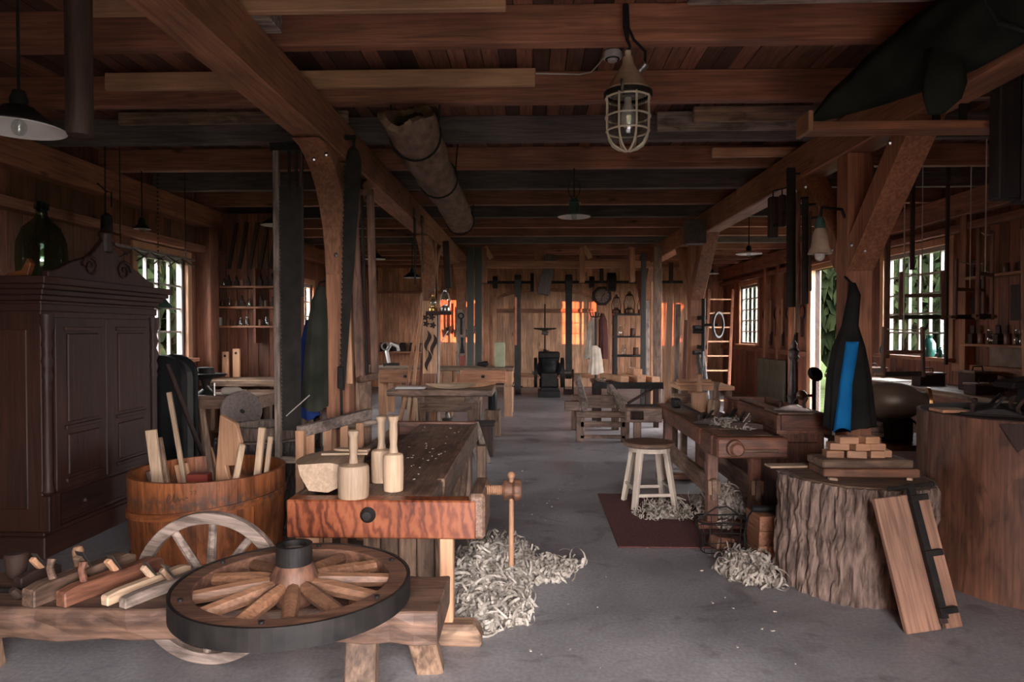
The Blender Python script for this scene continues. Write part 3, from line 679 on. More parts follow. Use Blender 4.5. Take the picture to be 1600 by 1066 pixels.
# --- carved block, strips, bits on the bench
def dough_block():
    m = MB(); rs = []
    for i in range(11):
        t = i / 10; w_ = .17 * (1 - .35 * (2 * t - 1) ** 2); h = .15
        y = 3.66 + .42 * t; cx = -1.165
        rs.append([Vector((cx - w_, y, BZ + h)), Vector((cx - w_ * .9, y, BZ + h * .65)), Vector((cx - w_ * .45, y, BZ + .01)), Vector((cx + w_ * .5, y, BZ)), Vector((cx + w_ * 1.05, y, BZ + .03)), Vector((cx + w_ * 1.15, y, BZ + h)), Vector((cx + w_ * .6, y, BZ + h + .012)), Vector((cx, y, BZ + h + .008))])
    S(m.rings(rs), 'carved_block', W('pale', 'y'), 'rounded pale carved wooden block beside the fat mallet', 'wood block', smooth=True, sharp=35)
dough_block()
S(MB().box((-1.08, 3.9, BZ + .172), (.26, .06, .012), (0, 0, .1)).box((-1.05, 3.95, BZ + .184), (.2, .05, .012), (0, 0, -.15)), 'thin_strips', W('pale', 'x'), 'thin pale wood strips lying on the carved block', 'offcut')
S(MB().prism([(-.06, -.02), (.0, -.03), (.06, -.01), (.05, .02), (-.03, .03)], .05, (-.92, 4.34, BZ + .025), ax='z'), 'wood_chip', W('fresh', 'x'), 'thick tan wood chip beside the mallets', 'chip', bevel=.008)
cm = MB()
for i in range(45):
    x = R.uniform(BX0 + .3, BX1 - .1); y = R.uniform(3.8, 6.2); a = R.uniform(0, 6); s_ = R.uniform(.003, .010)
    cm.box((x, y, BZ + .0015), (s_ * 1.8, s_, .003), (0, 0, a))
S(cm, 'bench_chips', SHAV, 'scattered small pale chips on the dark top of the red-ended bench', 'wood chips', kind='stuff')
# --- low hewn bench in front, with the wheel
def hewn(name, x0, x1, y0, y1, z0, z1, nx, amp, parent, mat, seed):
    rr = random.Random(seed); rs = []; n = 12
    for i in range(nx + 1):
        x = x0 + (x1 - x0) * i / nx; g = []
        for (u, v) in ((0, 0), (.33, -.03), (.66, -.02), (1, 0), (1.02, .5), (1, 1), (.75, 1.01), (.5, 1), (.25, 1.01), (0, 1), (-.03, .66), (-.02, .33)):
            e = amp if 0 < i < nx else amp * .4
            g.append(Vector((x + rr.uniform(-e, e) * .3, y0 + (y1 - y0) * u + rr.uniform(-e, e), z0 + (z1 - z0) * v + (rr.uniform(-e, e) * .8 if v < .9 else rr.uniform(-.003, .001)))))
        rs.append(g)
    return P(MB().rings(rs), name, mat, parent, bevel=.006)
LZ = .50
lb = T('low_bench', 'low hewn plank bench with splayed legs carrying the spoked wheel', 'bench', (-1.6, 2.98, 0))
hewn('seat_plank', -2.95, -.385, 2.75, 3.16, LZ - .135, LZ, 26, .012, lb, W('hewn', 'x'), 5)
for (x, y, dx, dy) in ((-.72, 2.86, .04, -.22), (-.55, 3.1, .06, .16), (-2.6, 2.86, -.06, -.22), (-2.6, 3.1, -.06, .14)):
    P(MB().bar((x + dx, y + dy, 0), (x, y, LZ - .1), .13, .07, Vector((0, 1, 0))), 'leg', W('old', 'z'), lb, bevel=.008)
def wheel(name, label, Rr, rw, rh, ns, tyre, hub_h, hub_r, sp_r, wood_rim, wood_sp, dished=0.0, sp_flat=1.0):
    w = T(name, label, 'wheel')
    P(MB().ringband(Rr - rw, Rr, -rh / 2, rh / 2, 72), 'rim', wood_rim, w, bevel=.004)
    if tyre: P(MB().ringband(Rr, Rr + .012, -rh / 2 - .003, rh / 2 + .003, 72), 'iron_tyre', IRON, w)
    for i in range(ns):
        a = 2 * PI * (i + .35) / ns; c, s_ = math.cos(a), math.sin(a); q = Rr - rw + .01
        pts = [(c * k, s_ * k, dished * (1 - (k - hub_r) / (q - hub_r))) for k in (hub_r * .75, hub_r + .08, (hub_r + q) / 2, q)]
        P(MB().tube(pts, [sp_r * .9, sp_r * 1.15, sp_r * 1.1, sp_r * .95], 8), 'spoke', wood_sp, w, smooth=True)
    return w
w1 = wheel('spoked_wheel', 'wooden wagon wheel with black iron tyre lying flat on the low bench', .47, .078, .08, 12, True, .2, .085, .029, W('rimw', 'x'), W('spoke', 'x'), .03)
P(MB().lathe([(.001, -.06), (.075, -.06), (.095, -.02), (.100, .02), (.097, .06), (.082, .095), (.068, .115), (.001, .115)], 28), 'hub', W('stump', 'z'), w1, smooth=True)
P(MB().ringband(.09, .107, .012, .034, 32), 'hub_band', IRON, w1)
P(MB().ringband(.054, .074, .11, .19, 32), 'hub_ring', IRON, w1)
P(MB().cyl((0, 0, .09), (0, 0, .165), .055, n=20), 'hub_bore', W('wgrey', 'z'), w1)
for i in range(6):
    a = 2 * PI * i / 6 + .5; P(MB().cyl((.435 * math.cos(a), .435 * math.sin(a), .038), (.435 * math.cos(a), .435 * math.sin(a), .05), .011, n=8), 'rivet', IRON, w1)
put(w1, (-1.0, 2.825, LZ + .06), (0, 0, .1))
S(MB().ringband(.030, .046, 0, .03, 24).lathe([(.001, 0), (.03, 0), (.03, .012), (.001, .012)], 20), 'iron_cup', CLAY, 'small round brown cup ring lying between the wheel spokes', 'ring', loc=(0, 0, 0), smooth=True).location = (-.715, 2.80, LZ)
w2 = wheel('cart_wheel', 'pale weathered cart wheel standing upright behind the low bench', .375, .055, .05, 10, False, .2, .05, .02, W('wgrey', 'x'), W('wgrey', 'x'))
P(MB().lathe([(.001, -.05), (.055, -.05), (.07, 0), (.055, .09), (.001, .09)], 20), 'hub', W('wgrey', 'z'), w2, smooth=True)
put(w2, (-1.59, 3.305, .376), (-PI / 2, .15, 0))
# --- wooden planes and tools on the low bench
def wood_plane(name, label, L_, w_, h, mat, tote=True, wedge='fresh'):
    p = T(name, label, 'hand plane')
    P(MB().prism([(-L_ / 2, 0), (L_ / 2, 0), (L_ / 2, h * .8), (L_ / 2 - .04, h), (-L_ / 2 + .06, h), (-L_ / 2, h * .85)], w_, ax='x'), 'body', mat, p, bevel=.005)
    P(MB().bar((0, .03, h * .55), (0, -.03, h + .055), w_ * .55, .022, Vector((0, 1, 0))), 'wedge', W(wedge, 'z'), p, bevel=.004)
    P(MB().bar((0, .045, h * .55), (0, -.02, h + .075), w_ * .6, .005, Vector((0, 1, 0))), 'blade', STEEL, p)
    if tote: P(MB().tube([(0, -L_ * .28, h - .01), (0, -L_ * .31, h + .05), (0, -L_ * .29, h + .085)], [.016, .014, .017], 8), 'tote', mat, p, smooth=True)
    return p
specs = [((-2.01, 2.98), -.30, .50, .075, .085, 'bench', True, 'old', 'long dark jointer plane next to the rounded handle on the low bench'),
         ((-1.865, 2.97), -.36, .48, .06, .075, 'benchred', True, 'fresh', 'reddish-brown jointer plane with a tan square wedge on the low bench'),
         ((-1.70, 2.96), -.38, .42, .045, .05, 'pale', False, 'pale', 'pale narrow moulding plane beside its darker twin on the low bench'),
         ((-1.60, 2.93), -.42, .42, .045, .05, 'wgrey', False, 'old', 'grey narrow moulding plane nearest the wagon wheel rim on the low bench'),
         ((-2.26, 3.04), -.25, .20, .05, .055, 'dark', False, 'fresh', 'short dark wooden smoothing plane beside the drawknife on the low bench')]
for (xy, rz, L_, w_, h, mk, tote, wd_, lab) in specs:
    put(wood_plane('wooden_plane', lab, L_, w_, h, W(mk, 'y'), tote, wd_), (xy[0], xy[1], LZ + .001), rz)['group'] = 'wooden planes on the low bench'
S(MB().lathe([(.001, 0), (.02, 0), (.016, .05), (.022, .09), (.026, .115), (.018, .135), (.001, .14)], 14, (-2.125, 3.115, LZ)), 'turned_peg', W('fresh', 'z'), 'rounded wooden handle standing up at the back of the low bench', 'peg', smooth=True)
ck = T('curved_drawknife', 'dark curved drawknife with wooden grip on the low bench', 'drawknife', (-2.25, 2.95, LZ))
P(MB().tube([(-2.46, 2.86, LZ + .02), (-2.36, 2.89, LZ + .015), (-2.24, 2.88, LZ + .015), (-2.16, 2.84, LZ + .02)], .012, 6), 'blade', IRON, ck)
P(MB().tube([(-2.16, 2.84, LZ + .02), (-2.17, 2.80, LZ + .03), (-2.18, 2.78, LZ + .06)], [.015, .02, .016], 8), 'grip', W('dark', 'z'), ck, smooth=True)
sr = T('spokeshave', 'small brass spokeshave among chips at the end of the low bench', 'spokeshave', (-2.5, 2.9, LZ))
P(MB().tube([(-2.72, 3.0, LZ + .02), (-2.66, 2.99, LZ + .03), (-2.58, 2.97, LZ + .015), (-2.50, 2.95, LZ + .03), (-2.44, 2.93, LZ + .02)], [.008, .012, .016, .012, .008], 8), 'body', BRASS, sr, smooth=True)
P(MB().box((-2.58, 2.96, LZ + .012), (.06, .03, .02)), 'blade', STEEL, sr)
S(MB().lathe([(.001, 0), (.035, 0), (.04, .02), (.05, .1), (.042, .11), (.001, .115)], 16, (-2.4, 3.09, LZ)), 'tool_mallet_head', W('dark', 'z'), 'dark turned wooden knob at the far end of the low bench', 'knob', smooth=True)
# --- shavings
def curl(m, p, rr, big=1.0, z0=0.0):
    r = rr.uniform(.009, .024) * big; w_ = rr.uniform(.008, .02) * big; turns = rr.uniform(.35, 1.5)
    if rr.random() < .22: r *= 2.1; w_ *= .8; turns = rr.uniform(.3, .8)
    n = int(5 + turns * 6)
    e = Euler((rr.uniform(0, 6.3), rr.uniform(0, 6.3), rr.uniform(0, 6.3))).to_matrix(); pitch = rr.uniform(-.02, .02) * big; v = []; f = []
    for i in range(n + 1):
        a = turns * 2 * PI * i / n; q = r * (1 + .5 * i / n)
        for s_ in (-.5, .5): v.append(p + e @ Vector((q * math.cos(a), q * math.sin(a), s_ * w_ + pitch * i / n * 3)))
        if i: k = 2 * i; f.append((k - 2, k - 1, k + 1, k))
    lo = min(q.z for q in v)
    if lo < z0 + .001: v = [q + Vector((0, 0, z0 + .001 - lo)) for q in v]
    m.add(v, f)
def heap(name, label, cx, cy, rx, ry, h, n, seed, z=0.0, big=1.0, spread=1.25, ang=0, avoid=None):
    rr = random.Random(seed); m = MB(); ca, sa = math.cos(ang), math.sin(ang)
    rs = []
    for k in range(5):
        t = k / 4; q = 1 - t * .92
        rs.append([Vector((cx + (ca * rx * math.cos(a) - sa * ry * math.sin(a)) * q * .85, cy + (sa * rx * math.cos(a) + ca * ry * math.sin(a)) * q * .85, z + .001 + h * .75 * (1 - (1 - t) ** 1.0) * (1 + .1 * math.sin(a * 3 + k)))) for a in [2 * PI * i / 20 for i in range(20)]])
    m.rings(rs)
    for i in range(n):
        a = rr.uniform(0, 2 * PI); q = math.sqrt(rr.random()) * spread * (1 + .18 * math.sin(3 * a + seed))
        u, v = rx * q * math.cos(a), ry * q * math.sin(a)
        hh = h * max(0, 1 - q * .95) * rr.uniform(.65, 1.05)
        px_, py_ = cx + ca * u - sa * v, cy + sa * u + ca * v
        if avoid and avoid(px_, py_): continue
        curl(m, Vector((px_, py_, z + hh + rr.uniform(.004, .025))), rr, big, z)
    return S(m, name, SHAV, label, 'shavings', loc=(cx, cy, z), kind='stuff')
heap('shavings_heap', 'heap of pale curled shavings beside the red-ended workbench', -.31, 4.42, .27, .62, .22, 2500, 11, big=1.15, avoid=lambda x, y: x < -.55 or y < 3.74 or (y < 3.99 and x < -.40))
heap('shavings_spill', 'low spill of long pale shavings under the hanging vise handle', .0, 4.62, .26, .16, .06, 420, 12, big=1.2)
heap('shavings_spill', 'flat spill of pale shavings by the sledge foot of the bench', -.30, 3.86, .16, .16, .06, 420, 13, big=1.15, avoid=lambda x, y: y < 3.67 or (x < -.45 and y > 3.83) or x < -.55)
# ================================================================== LEFT: POST TOOLS, STUMP, COATS
def blade_poly(L_, w0, w1, pitch, depth):
    """saw blade outline hanging down from (0,0): back edge at +x, teeth at -x"""
    pts = [(w0 * .5, 0)]; n = int(L_ / pitch)
    pts.append((w1 * .5, -L_)); pts.append((-w1 * .5, -L_))
    for k in range(n, -1, -1):
        t = k / n; w_ = w0 + (w1 - w0) * t; z = -L_ * t
        pts.append((-w_ * .5 - depth, z)); 
        if k: pts.append((-w_ * .5, z + pitch * .15))
    return pts + [(-w0 * .5, 0)]
def bark_stump(name, label, cx, cy, r, h, mat, topmat, seed, ridges=34, amp=.03, flare=.06, cat='stump', nz=12):
    rr = random.Random(seed); t = T(name, label, cat, (cx, cy, 0)); n = ridges * 5; rs = []
    edges = [0.0]
    while edges[-1] < 1: edges.append(edges[-1] + rr.uniform(.5, 1.7) / ridges)
    edges[-1] = 1.0
    from bisect import bisect_right
    nz = 16
    for k in range(nz + 1):
        z = h * k / nz; g = []
        for i in range(n):
            a = 2 * PI * i / n; f_ = (i / n + .006 * math.sin(z * 9 + 3 * a) + .004 * math.sin(z * 23 + a * 5)) % 1.0
            e_ = min(bisect_right(edges, f_), len(edges) - 1); u = (f_ - edges[e_ - 1]) / max(1e-6, edges[e_] - edges[e_ - 1])
            plate = .35 * amp * math.sin(e_ * 12.9 + (int(z * 6 + e_ * .37)) * 4.1)
            q = r * (1 + flare * (1 - k / nz) ** 3) * (1 + .03 * math.sin(2 * a + seed) + .02 * math.sin(5 * a)) - amp * (1 - math.sin(PI * u)) ** 1.5 + plate + rr.uniform(-1, 1) * amp * .2
            g.append(Vector((cx + q * math.cos(a), cy + q * math.sin(a), z + (rr.uniform(-.008, .0) if k == nz else 0))))
        rs.append(g)
    P(MB().rings(rs), 'bark', mat, t)
    P(MB().lathe([(.001, h - .02), (r * .9, h - .02), (r * .9, h + .004), (.001, h + .006)], 40, (cx, cy, 0)), 'cut_top', topmat, t, bevel=.01)
    return t
SX, SY = -2.32, 5.86
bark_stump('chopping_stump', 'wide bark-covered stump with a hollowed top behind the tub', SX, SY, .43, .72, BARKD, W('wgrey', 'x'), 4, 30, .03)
lt = T('hollow_log', 'short hollow log ring lying on the stump behind the tub', 'log', (SX, SY, .726))
P(MB().ringband(.23, .32, .726, .83, 36, (SX - .02, SY, 0)), 'bark_ring', BARK, lt); P(MB().ringband(.22, .235, .73, .825, 36, (SX - .02, SY, 0)), 'inner_wall', W('wgrey', 'z'), lt)
# tall framed pit saw hanging from the left beam
Yp = 5.14
ps = T('frame_pit_saw', 'huge dark framed pit saw hanging beside the curved post brace', 'saw', (K(452, 520, Yp).x, Yp, .56))
xl, xr = K(433, 500, Yp).x, K(473, 500, Yp).x
P(MB().bar((xl + .005, Yp, K(433, 748, Yp).z), (xl, Yp, 3.05), .045, .05, Vector((0, 1, 0))), 'frame_stile', W('wgrey', 'z'), ps, bevel=.006)
P(MB().bar((xr - .012, Yp + .03, 1.9), (xr - .012, Yp + .03, 3.05), .02, .03, Vector((0, 1, 0))), 'hanging_rod', W('dark', 'z'), ps)
P(MB().prism(blade_poly(1.85, .16, .14, .03, .010), .004, ((xl + xr) / 2 + .012, Yp, K(450, 292, Yp).z)), 'blade', DARKSTEEL, ps)
P(MB().bar(((xl + xr) / 2, Yp, 2.66), ((xl + xr) / 2 + .0, Yp, 3.05), .018, .018).bar(((xl + xr) / 2 + .055, Yp, 2.66), ((xl + xr) / 2 + .055, Yp, 3.05), .018, .018), 'strap', IRON, ps)
P(MB().box(((xl + xr) / 2, Yp, K(450, 725, Yp).z + .03), (.24, .04, .05)), 'lower_rail', W('wgrey', 'x'), ps, bevel=.006)
P(MB().slab(xl - .04, PLX - .08, Yp - .03, Yp + .06, 3.0, 3.06), 'hanger_peg', IRON, ps)
P(MB().tube([(xl + .07, Yp - .01, K(455, 650, Yp).z), (xr + .06, Yp - .03, K(478, 617, Yp).z)], .004, 6), 'cord', SHAV, ps)
# pit saw with tiller in front of the post
Yq = 5.42
q0 = K(552, 236, Yq); q1 = K(532, 655, Yq)
pq = T('whip_saw', 'long tapered whipsaw with an arched top handle hung on the curved post', 'saw', (q1.x, Yq, q1.z))
P(MB().prism([(a * 1.0, b) for a, b in blade_poly(q0.z - q1.z - .35, .13, .035, .04, .012)], .004, (q0.x + .0, Yq, q0.z - .12), (0, (q0.x - q1.x) / (q0.z - q1.z), 0)), 'blade', DARKSTEEL, pq)
arch = [(q0.x + .075 * math.cos(a), Yq, q0.z - .12 + .16 * math.sin(a)) for a in [PI * i / 12 for i in range(13)]]
P(MB().prism([(.062 * math.cos(a), .16 * math.sin(a)) for a in [PI * i / 12 for i in range(13)]] + [(-.06, -.1), (.055, -.1)], .02, (q0.x, Yq, q0.z - .12)), 'top_plate', DARKSTEEL, pq)
P(MB().box((q1.x + .005, Yq, K(532, 590, Yq).z), (.05, .035, .18)), 'clamp_box', IRON, pq, bevel=.008)
P(MB().bar((q1.x + .005, Yq, K(532, 570, Yq).z), (q1.x + .01, Yq, q1.z - .02), .02, .012), 'tang', IRON, pq)
P(MB().tube([K(499, 668, Yq), K(530, 664, Yq), K(560, 662, Yq), K(597, 659, Yq)], [.024, .034, .028, .018], 10), 'tiller_handle', W('wgrey', 'x'), pq, smooth=True)
P(MB().bar((q0.x, Yq + .02, q0.z - .2), (q0.x, Yq + .02, 3.2), .018, .02).slab(PLX + .10, q0.x + .012, Yq + .005, Yq + .04, 3.17, 3.2), 'hanging_hook', IRON, pq)
# wooden frame saw on the aisle side of the post
Yr = 5.6
fs = T('frame_saw', 'slim reddish wooden frame saw hanging on the aisle side of the first left post', 'saw', (K(575, 590, Yr).x, Yr, K(575, 596, Yr).z))
P(MB().bar(K(563, 590, Yr), K(551, 300, Yr), .075, .045, Vector((0, 1, 0))), 'stile', W('rimw', 'z'), fs, bevel=.006)
P(MB().bar(K(586, 585, Yr + .15), K(578, 296, Yr + .15), .06, .045, Vector((0, 1, 0))), 'stile', W('rimw', 'z'), fs, bevel=.006)
P(MB().bar(K(560, 593, Yr - .02), K(588, 587, Yr + .16), .06, .06), 'bottom_rail', W('rimw', 'x'), fs, bevel=.006)
P(MB().bar(K(551, 302, Yr), K(579, 300, Yr + .15), .05, .05), 'top_rail', W('rimw', 'x'), fs, bevel=.006)
P(MB().bar(K(574, 585, Yr + .07), K(565, 300, Yr + .07), .012, .05, Vector((0, 1, 0))), 'blade', DARKSTEEL, fs)
P(MB().tube([K(567, 300, Yr + .08), (PLX + .14, Yr + .08, 3.0), (PLX + .11, Yr + .08, 3.06)], .012, 6), 'hook', IRON, fs)
S(MB().bar(K(547, 600, 5.586), K(542, 433, 5.586), .05, .03, Vector((0, 1, 0))), 'wood_batten', W('fresh', 'z'), 'thin tan batten nailed to the first left post behind the frame saw', 'batten', bevel=.004)
S(MB().slab(PLX - .02, PLX + .225, 5.799, 5.84, .0, 1.35), 'grey_board', W('old', 'z'), 'short grey-brown board standing against the first left post', 'board', bevel=.004)
# coats
def coat(name, parts, label, hookpt, cat='coat', group=None):
    t = T(name, label, cat, hookpt, group)
    for (nm, mat, secs, folds, amp, seed) in parts:
        m = MB(); rs = []; n = 44
        k_ = len(secs)
        for j in range((k_ - 1) * 4 + 1):
            s_ = j / 4; i0 = min(int(s_), k_ - 2); u = s_ - i0
            z, cx, cy, rx, ry = [secs[i0][q] * (1 - u) + secs[i0 + 1][q] * u for q in range(5)]
            tt = j / ((k_ - 1) * 4)
            rs.append([Vector((cx + rx * math.cos(a) * (1 + amp * tt * math.sin(folds * a + seed)), cy + ry * math.sin(a) * (1 + amp * tt * math.sin(folds * a + seed + 1.3)), z + .02 * tt * math.sin(2 * a + seed))) for a in [2 * PI * i / n for i in range(n)]])
        P(m.rings(rs), nm, mat, t, smooth=True, sharp=80)
    return t
Yc = 5.52
def sec(px0, px1, py, Y, ry): a = K(px0, py, Y); b = K(px1, py, Y); return (a.z, (a.x + b.x) / 2, Y, (b.x - a.x) / 2, ry)
coat('hanging_coat', [('coat_body', CLOTHG, [sec(496, 506, 448, Yc, .03), sec(488, 510, 470, Yc, .06), sec(482, 511, 505, Yc, .08), sec(477, 511, 560, Yc, .09), sec(473, 511, 638, Yc, .10)], 7, .10, 1),
      ('blue_lining', CLOTHNAVY, [sec(478, 487, 500, Yc + .1, .03), sec(468, 484, 545, Yc + .1, .04), sec(466, 482, 600, Yc + .1, .05), sec(472, 500, 652, Yc + .06, .05)], 5, .12, 2)],
     'dark olive work coat with blue lining hanging on the left post', (K(500, 640, Yc).x, Yc, .98))
P(MB().tube([(PLX - .09, 5.68, 2.06), (PLX - .14, 5.58, 2.04), (PLX - .16, 5.55, 1.95)], .009, 6), 'coat_peg', IRON, bpy.data.objects['hanging_coat'])
# slatted wooden crate behind the bench
cr = T('slatted_crate', 'reddish slatted wooden frame crate standing behind the bench trough', 'crate', (-1.62, 5.05, 0))
cx0, cx1, cy0, cy1 = -1.66, -1.34, 4.72, 5.3
for x, y in ((cx0, cy0), (cx0 + .05, cy1)): P(MB().slab(x, x + .06, y, y + .05, 0, .94), 'corner_post', W('fresh', 'z'), cr, bevel=.004)
P(MB().bar((cx0 + .02, cy0 + .02, .93), (cx1 + .05, cy1 + .1, .98), .05, .08), 'top_rail', W('wgrey', 'y'), cr, bevel=.004)
P(MB().bar((cx0 + .02, cy0 + .05, .45), (cx1 + .05, cy1 + .1, .45), .04, .06), 'lower_rail', W('old', 'y'), cr, bevel=.004)
for k in range(4):
    u = .18 + .22 * k; x = cx0 + (cx1 - cx0 + .05) * u; y = cy0 + (cy1 - cy0 + .1) * u
    P(MB().slab(x - .03, x + .03, y - .012, y + .012, .0, .92), 'slat', W('fresh', 'z'), cr, bevel=.003)
# left bench along the partition, and what is around it
eb = T('side_bench', 'old workbench with thick top in front of the tool shelves', 'workbench', (-3.6, 9.2, 0))
P(MB().slab(-4.395, -2.85, 8.85, 9.6, .90, .98), 'benchtop', W('old', 'x'), eb, bevel=.006)
for x, y in ((-4.3, 8.95), (-3.0, 8.95), (-4.3, 9.45), (-3.0, 9.45)): P(MB().slab(x - .05, x + .05, y - .05, y + .05, 0, .9), 'leg', W('old', 'z'), eb, bevel=.006)
P(MB().slab(-4.3, -3.0, 8.88, 8.92, .72, .86), 'drawer_front', W('bench', 'x'), eb, bevel=.006)
P(MB().slab(-4.3, -3.0, 8.9, 9.5, .28, .31), 'lower_shelf', W('bench', 'x'), eb)
P(MB().slab(-3.05, -2.9, 8.74, 8.85, .72, .96).slab(-3.09, -2.86, 8.70, 8.74, .70, .97), 'vise_jaw', W('old', 'x'), eb, bevel=.006)
for (px, w_, h, lab) in ((353, .10, .36, 'tan upright board with an iron knob on the bench before the shelves'), (370, .10, .40, 'taller tan upright board second along the bench before the shelves')):
    p = K(px, 590, 9.45); o = S(MB().slab(p.x - w_ / 2, p.x + w_ / 2, 9.43, 9.47, .98, .98 + h), 'upright_board', W('fresh', 'z'), lab, 'board', bevel=.005)
    P(MB().ball((p.x, 9.42, .98 + h - .06), .018, 8), 'knob', IRON, o)
# tool shelves on the partition
sh = T('tool_shelf', 'three-tier wooden wall shelf crowded with small jars and tools', 'shelf', (-4.0, 9.7, 1.35))
SZ = [K(370, y, 9.62).z for y in (509, 479, 447)]
for z in SZ:
    P(MB().slab(-4.59, -3.46, 9.58, 9.8, z - .03, z), 'shelf_board', W('pine', 'x'), sh, bevel=.003)
for x in (-4.58, -3.95, -3.47): P(MB().slab(x - .015, x + .015, 9.6, 9.8, SZ[0] - .25, SZ[2] + .25), 'upright', W('joist', 'z'), sh)
jarp = MB().lathe([(.001, 0), (.03, 0), (.033, .01), (.033, .08), (.022, .1), (.022, .12), (.001, .12)], 12)
kinds = [('small_jar', GLASSC, 'small dusty glass jar in the row on the %s tool shelf', 'jar'), ('small_tin', CLAY, 'small brown tin in the row on the %s tool shelf', 'tin'), ('small_plane', W('dark', 'x'), 'small dark wooden plane in the row on the %s tool shelf', 'hand plane')]
protos = {}
for r_, z in enumerate(SZ):
    x = -4.36 if r_ == 0 else -4.51
    while x < -3.54:
        if abs(x + 3.95) < .062: x = -3.885
        k = R.choice((0, 1, 2, 2)); nm, mt, lab, cat = kinds[k]; lab = lab % ('lowest', 'middle', 'top')[r_]
        if k not in protos:
            m = jarp if k == 0 else (MB().lathe([(.001, 0), (.028, 0), (.03, .004), (.03, .085), (.026, .09), (.001, .09)], 12) if k == 1 else MB().prism([(-.03, 0), (.03, 0), (.03, .07), (.012, .09), (.0, .16), (-.012, .15), (-.01, .09), (-.03, .08)], .05, ax='y'))
            o = S(m, nm, mt, lab, cat, loc=(0, 0, 0), smooth=(k < 2), group='small tools and jars on the wall shelf'); protos[k] = o
        else: o = protos[k].copy(); C.objects.link(o); o['label'] = lab
        o.location = (x, 9.66 + R.uniform(-.03, .03), z); o.rotation_euler = (0, 0, R.uniform(-.15, .15)); s_ = R.uniform(.85, 1.15); o.scale = (s_, s_, s_); x += .078 * max(1, s_) + R.uniform(.0, .02)
S(MB().box((-4.495, 9.63, SZ[0] + .06), (.10, .08, .12)), 'cream_box', PAPER, 'pale box with dark dots on the lowest tool shelf', 'box', bevel=.004)
P(MB().ball((-4.495, 9.588, SZ[0] + .04), .012, 8).ball((-4.495, 9.588, SZ[0] + .085), .012, 8), 'dots', BLACK, bpy.data.objects['cream_box'])
for i in range(6):                                   # long strips leaning under the joists above the shelves
    x = -4.40 + .152 * i
    S(MB().bar((x, 9.788, SZ[2] + .262), (x + .12, 9.788, 3.2), .05, .026, Vector((0, 1, 0))), 'hanging_saw_strip', W('dark', 'z'), 'dark long strip in the row hanging above the tool shelves', 'strip', group='dark strips above the tool shelves')
# vise, brush, grindstone and bellows by the left window
tr_ = T('grindstone_bench', 'dark low bench with a round grindstone below the left window', 'grindstone', (-3.35, 7.6, 0))
P(MB().slab(-3.95, -2.98, 7.35, 7.85, .78, .92), 'bed', W('bench', 'x'), tr_, bevel=.008)
for x, y in ((-3.85, 7.42), (-3.05, 7.42), (-3.85, 7.78), (-3.05, 7.78)): P(MB().slab(x - .04, x + .04, y - .04, y + .04, 0, .78), 'leg', W('bench', 'z'), tr_, bevel=.006)
gs = P(MB().lathe([(.001, -.035), (.20, -.035), (.21, -.025), (.21, .025), (.20, .035), (.001, .035)], 36, (-3.12, 7.22, .78), (PI / 2 - .1, 0, .5)), 'grindstone_disc', STONE, tr_, smooth=True)
P(MB().cyl((-3.2, 7.36, .78), (-3.06, 7.12, .78), .02, n=10), 'axle', IRON, gs)
vz = T('bench_vise', 'dark iron bench vise with a broad hat-like top by the left window', 'vise', (K(322, 600, 7.6).x, 7.6, .92))
vx = K(322, 600, 7.6).x
P(MB().lathe([(.001, 0), (.10, 0), (.09, .02), (.04, .06), (.05, .14), (.07, .18), (.001, .18)], 16, (vx, 7.6, .92)), 'column', IRON, vz, smooth=True)
P(MB().lathe([(.001, 0), (.19, .03), (.22, .06), (.2, .065), (.09, .06), (.085, .13), (.001, .14)], 24, (vx, 7.6, 1.09), sx=1.1, sy=.6), 'jaw_top', IRON, vz, smooth=True)
P(MB().cyl((vx + .05, 7.55, 1.02), (vx + .18, 7.42, .96), .018, n=8).cyl((vx + .18, 7.42, 1.06), (vx + .18, 7.42, .86), .01, n=8), 'screw_bar', STEEL, vz)
bx = K(297, 600, 7.5)
br = T('straw_brush', 'bushy straw brush lying on the dark low bench', 'brush', (bx.x, 7.45, .92))
m = MB()
for i in range(160):
    a = R.uniform(0, 2 * PI); u = R.uniform(.2, 1.35); m.tube([(bx.x, 7.45, .99), (bx.x + .13 * math.cos(a) * math.sin(u), 7.45 - .10 * abs(math.sin(a)) * math.sin(u), .99 + .07 * math.sin(a) * .9)], [.004, .002], 3)
P(m, 'bristles', W('pale', 'z'), br)['kind'] = 'stuff'
P(MB().cyl((bx.x, 7.45, .99), (bx.x - .02, 7.62, .955), .03, .02, 10), 'binding', W('dark', 'y'), br)
S(MB().lathe([(.001, 0), (.03, 0), (.045, .03), (.045, .16), (.03, .2), (.012, .215), (.012, .26), (.001, .26)], 16, (K(346, 590, 7.5).x, 7.5, .965), (0, PI / 2, .3)), 'wrapped_roll', CLOTHW, 'pale cloth-wrapped roll lying on the dark low bench', 'roll', smooth=True)
bl = T('leather_bellows', 'tall black arched bellows standing between wardrobe and window', 'bellows', (-3.72, 6.72, 0))
pl = [(-.24, 0), (.24, 0), (.24, 1.2)] + [(.24 * math.cos(a), 1.2 + .2 * math.sin(a)) for a in [PI * i / 10 for i in range(1, 10)]] + [(-.24, 1.2)]
P(MB().prism(pl, .10, (-3.66, 6.62, 0)), 'front_board', BLACK, bl, bevel=.01)
P(MB().prism([(a * .9, b * .97) for a, b in pl], .16, (-3.66, 6.75, 0)), 'leather_fold', BELT, bl); P(MB().prism(pl, .06, (-3.66, 6.86, 0)), 'back_board', BLACK, bl, bevel=.01)
pb_, pt_ = K(312, 700, 6.44), K(262, 570, 6.552); pb_ = pt_ + (pb_ - pt_) * (pt_.z / (pt_.z - pb_.z))
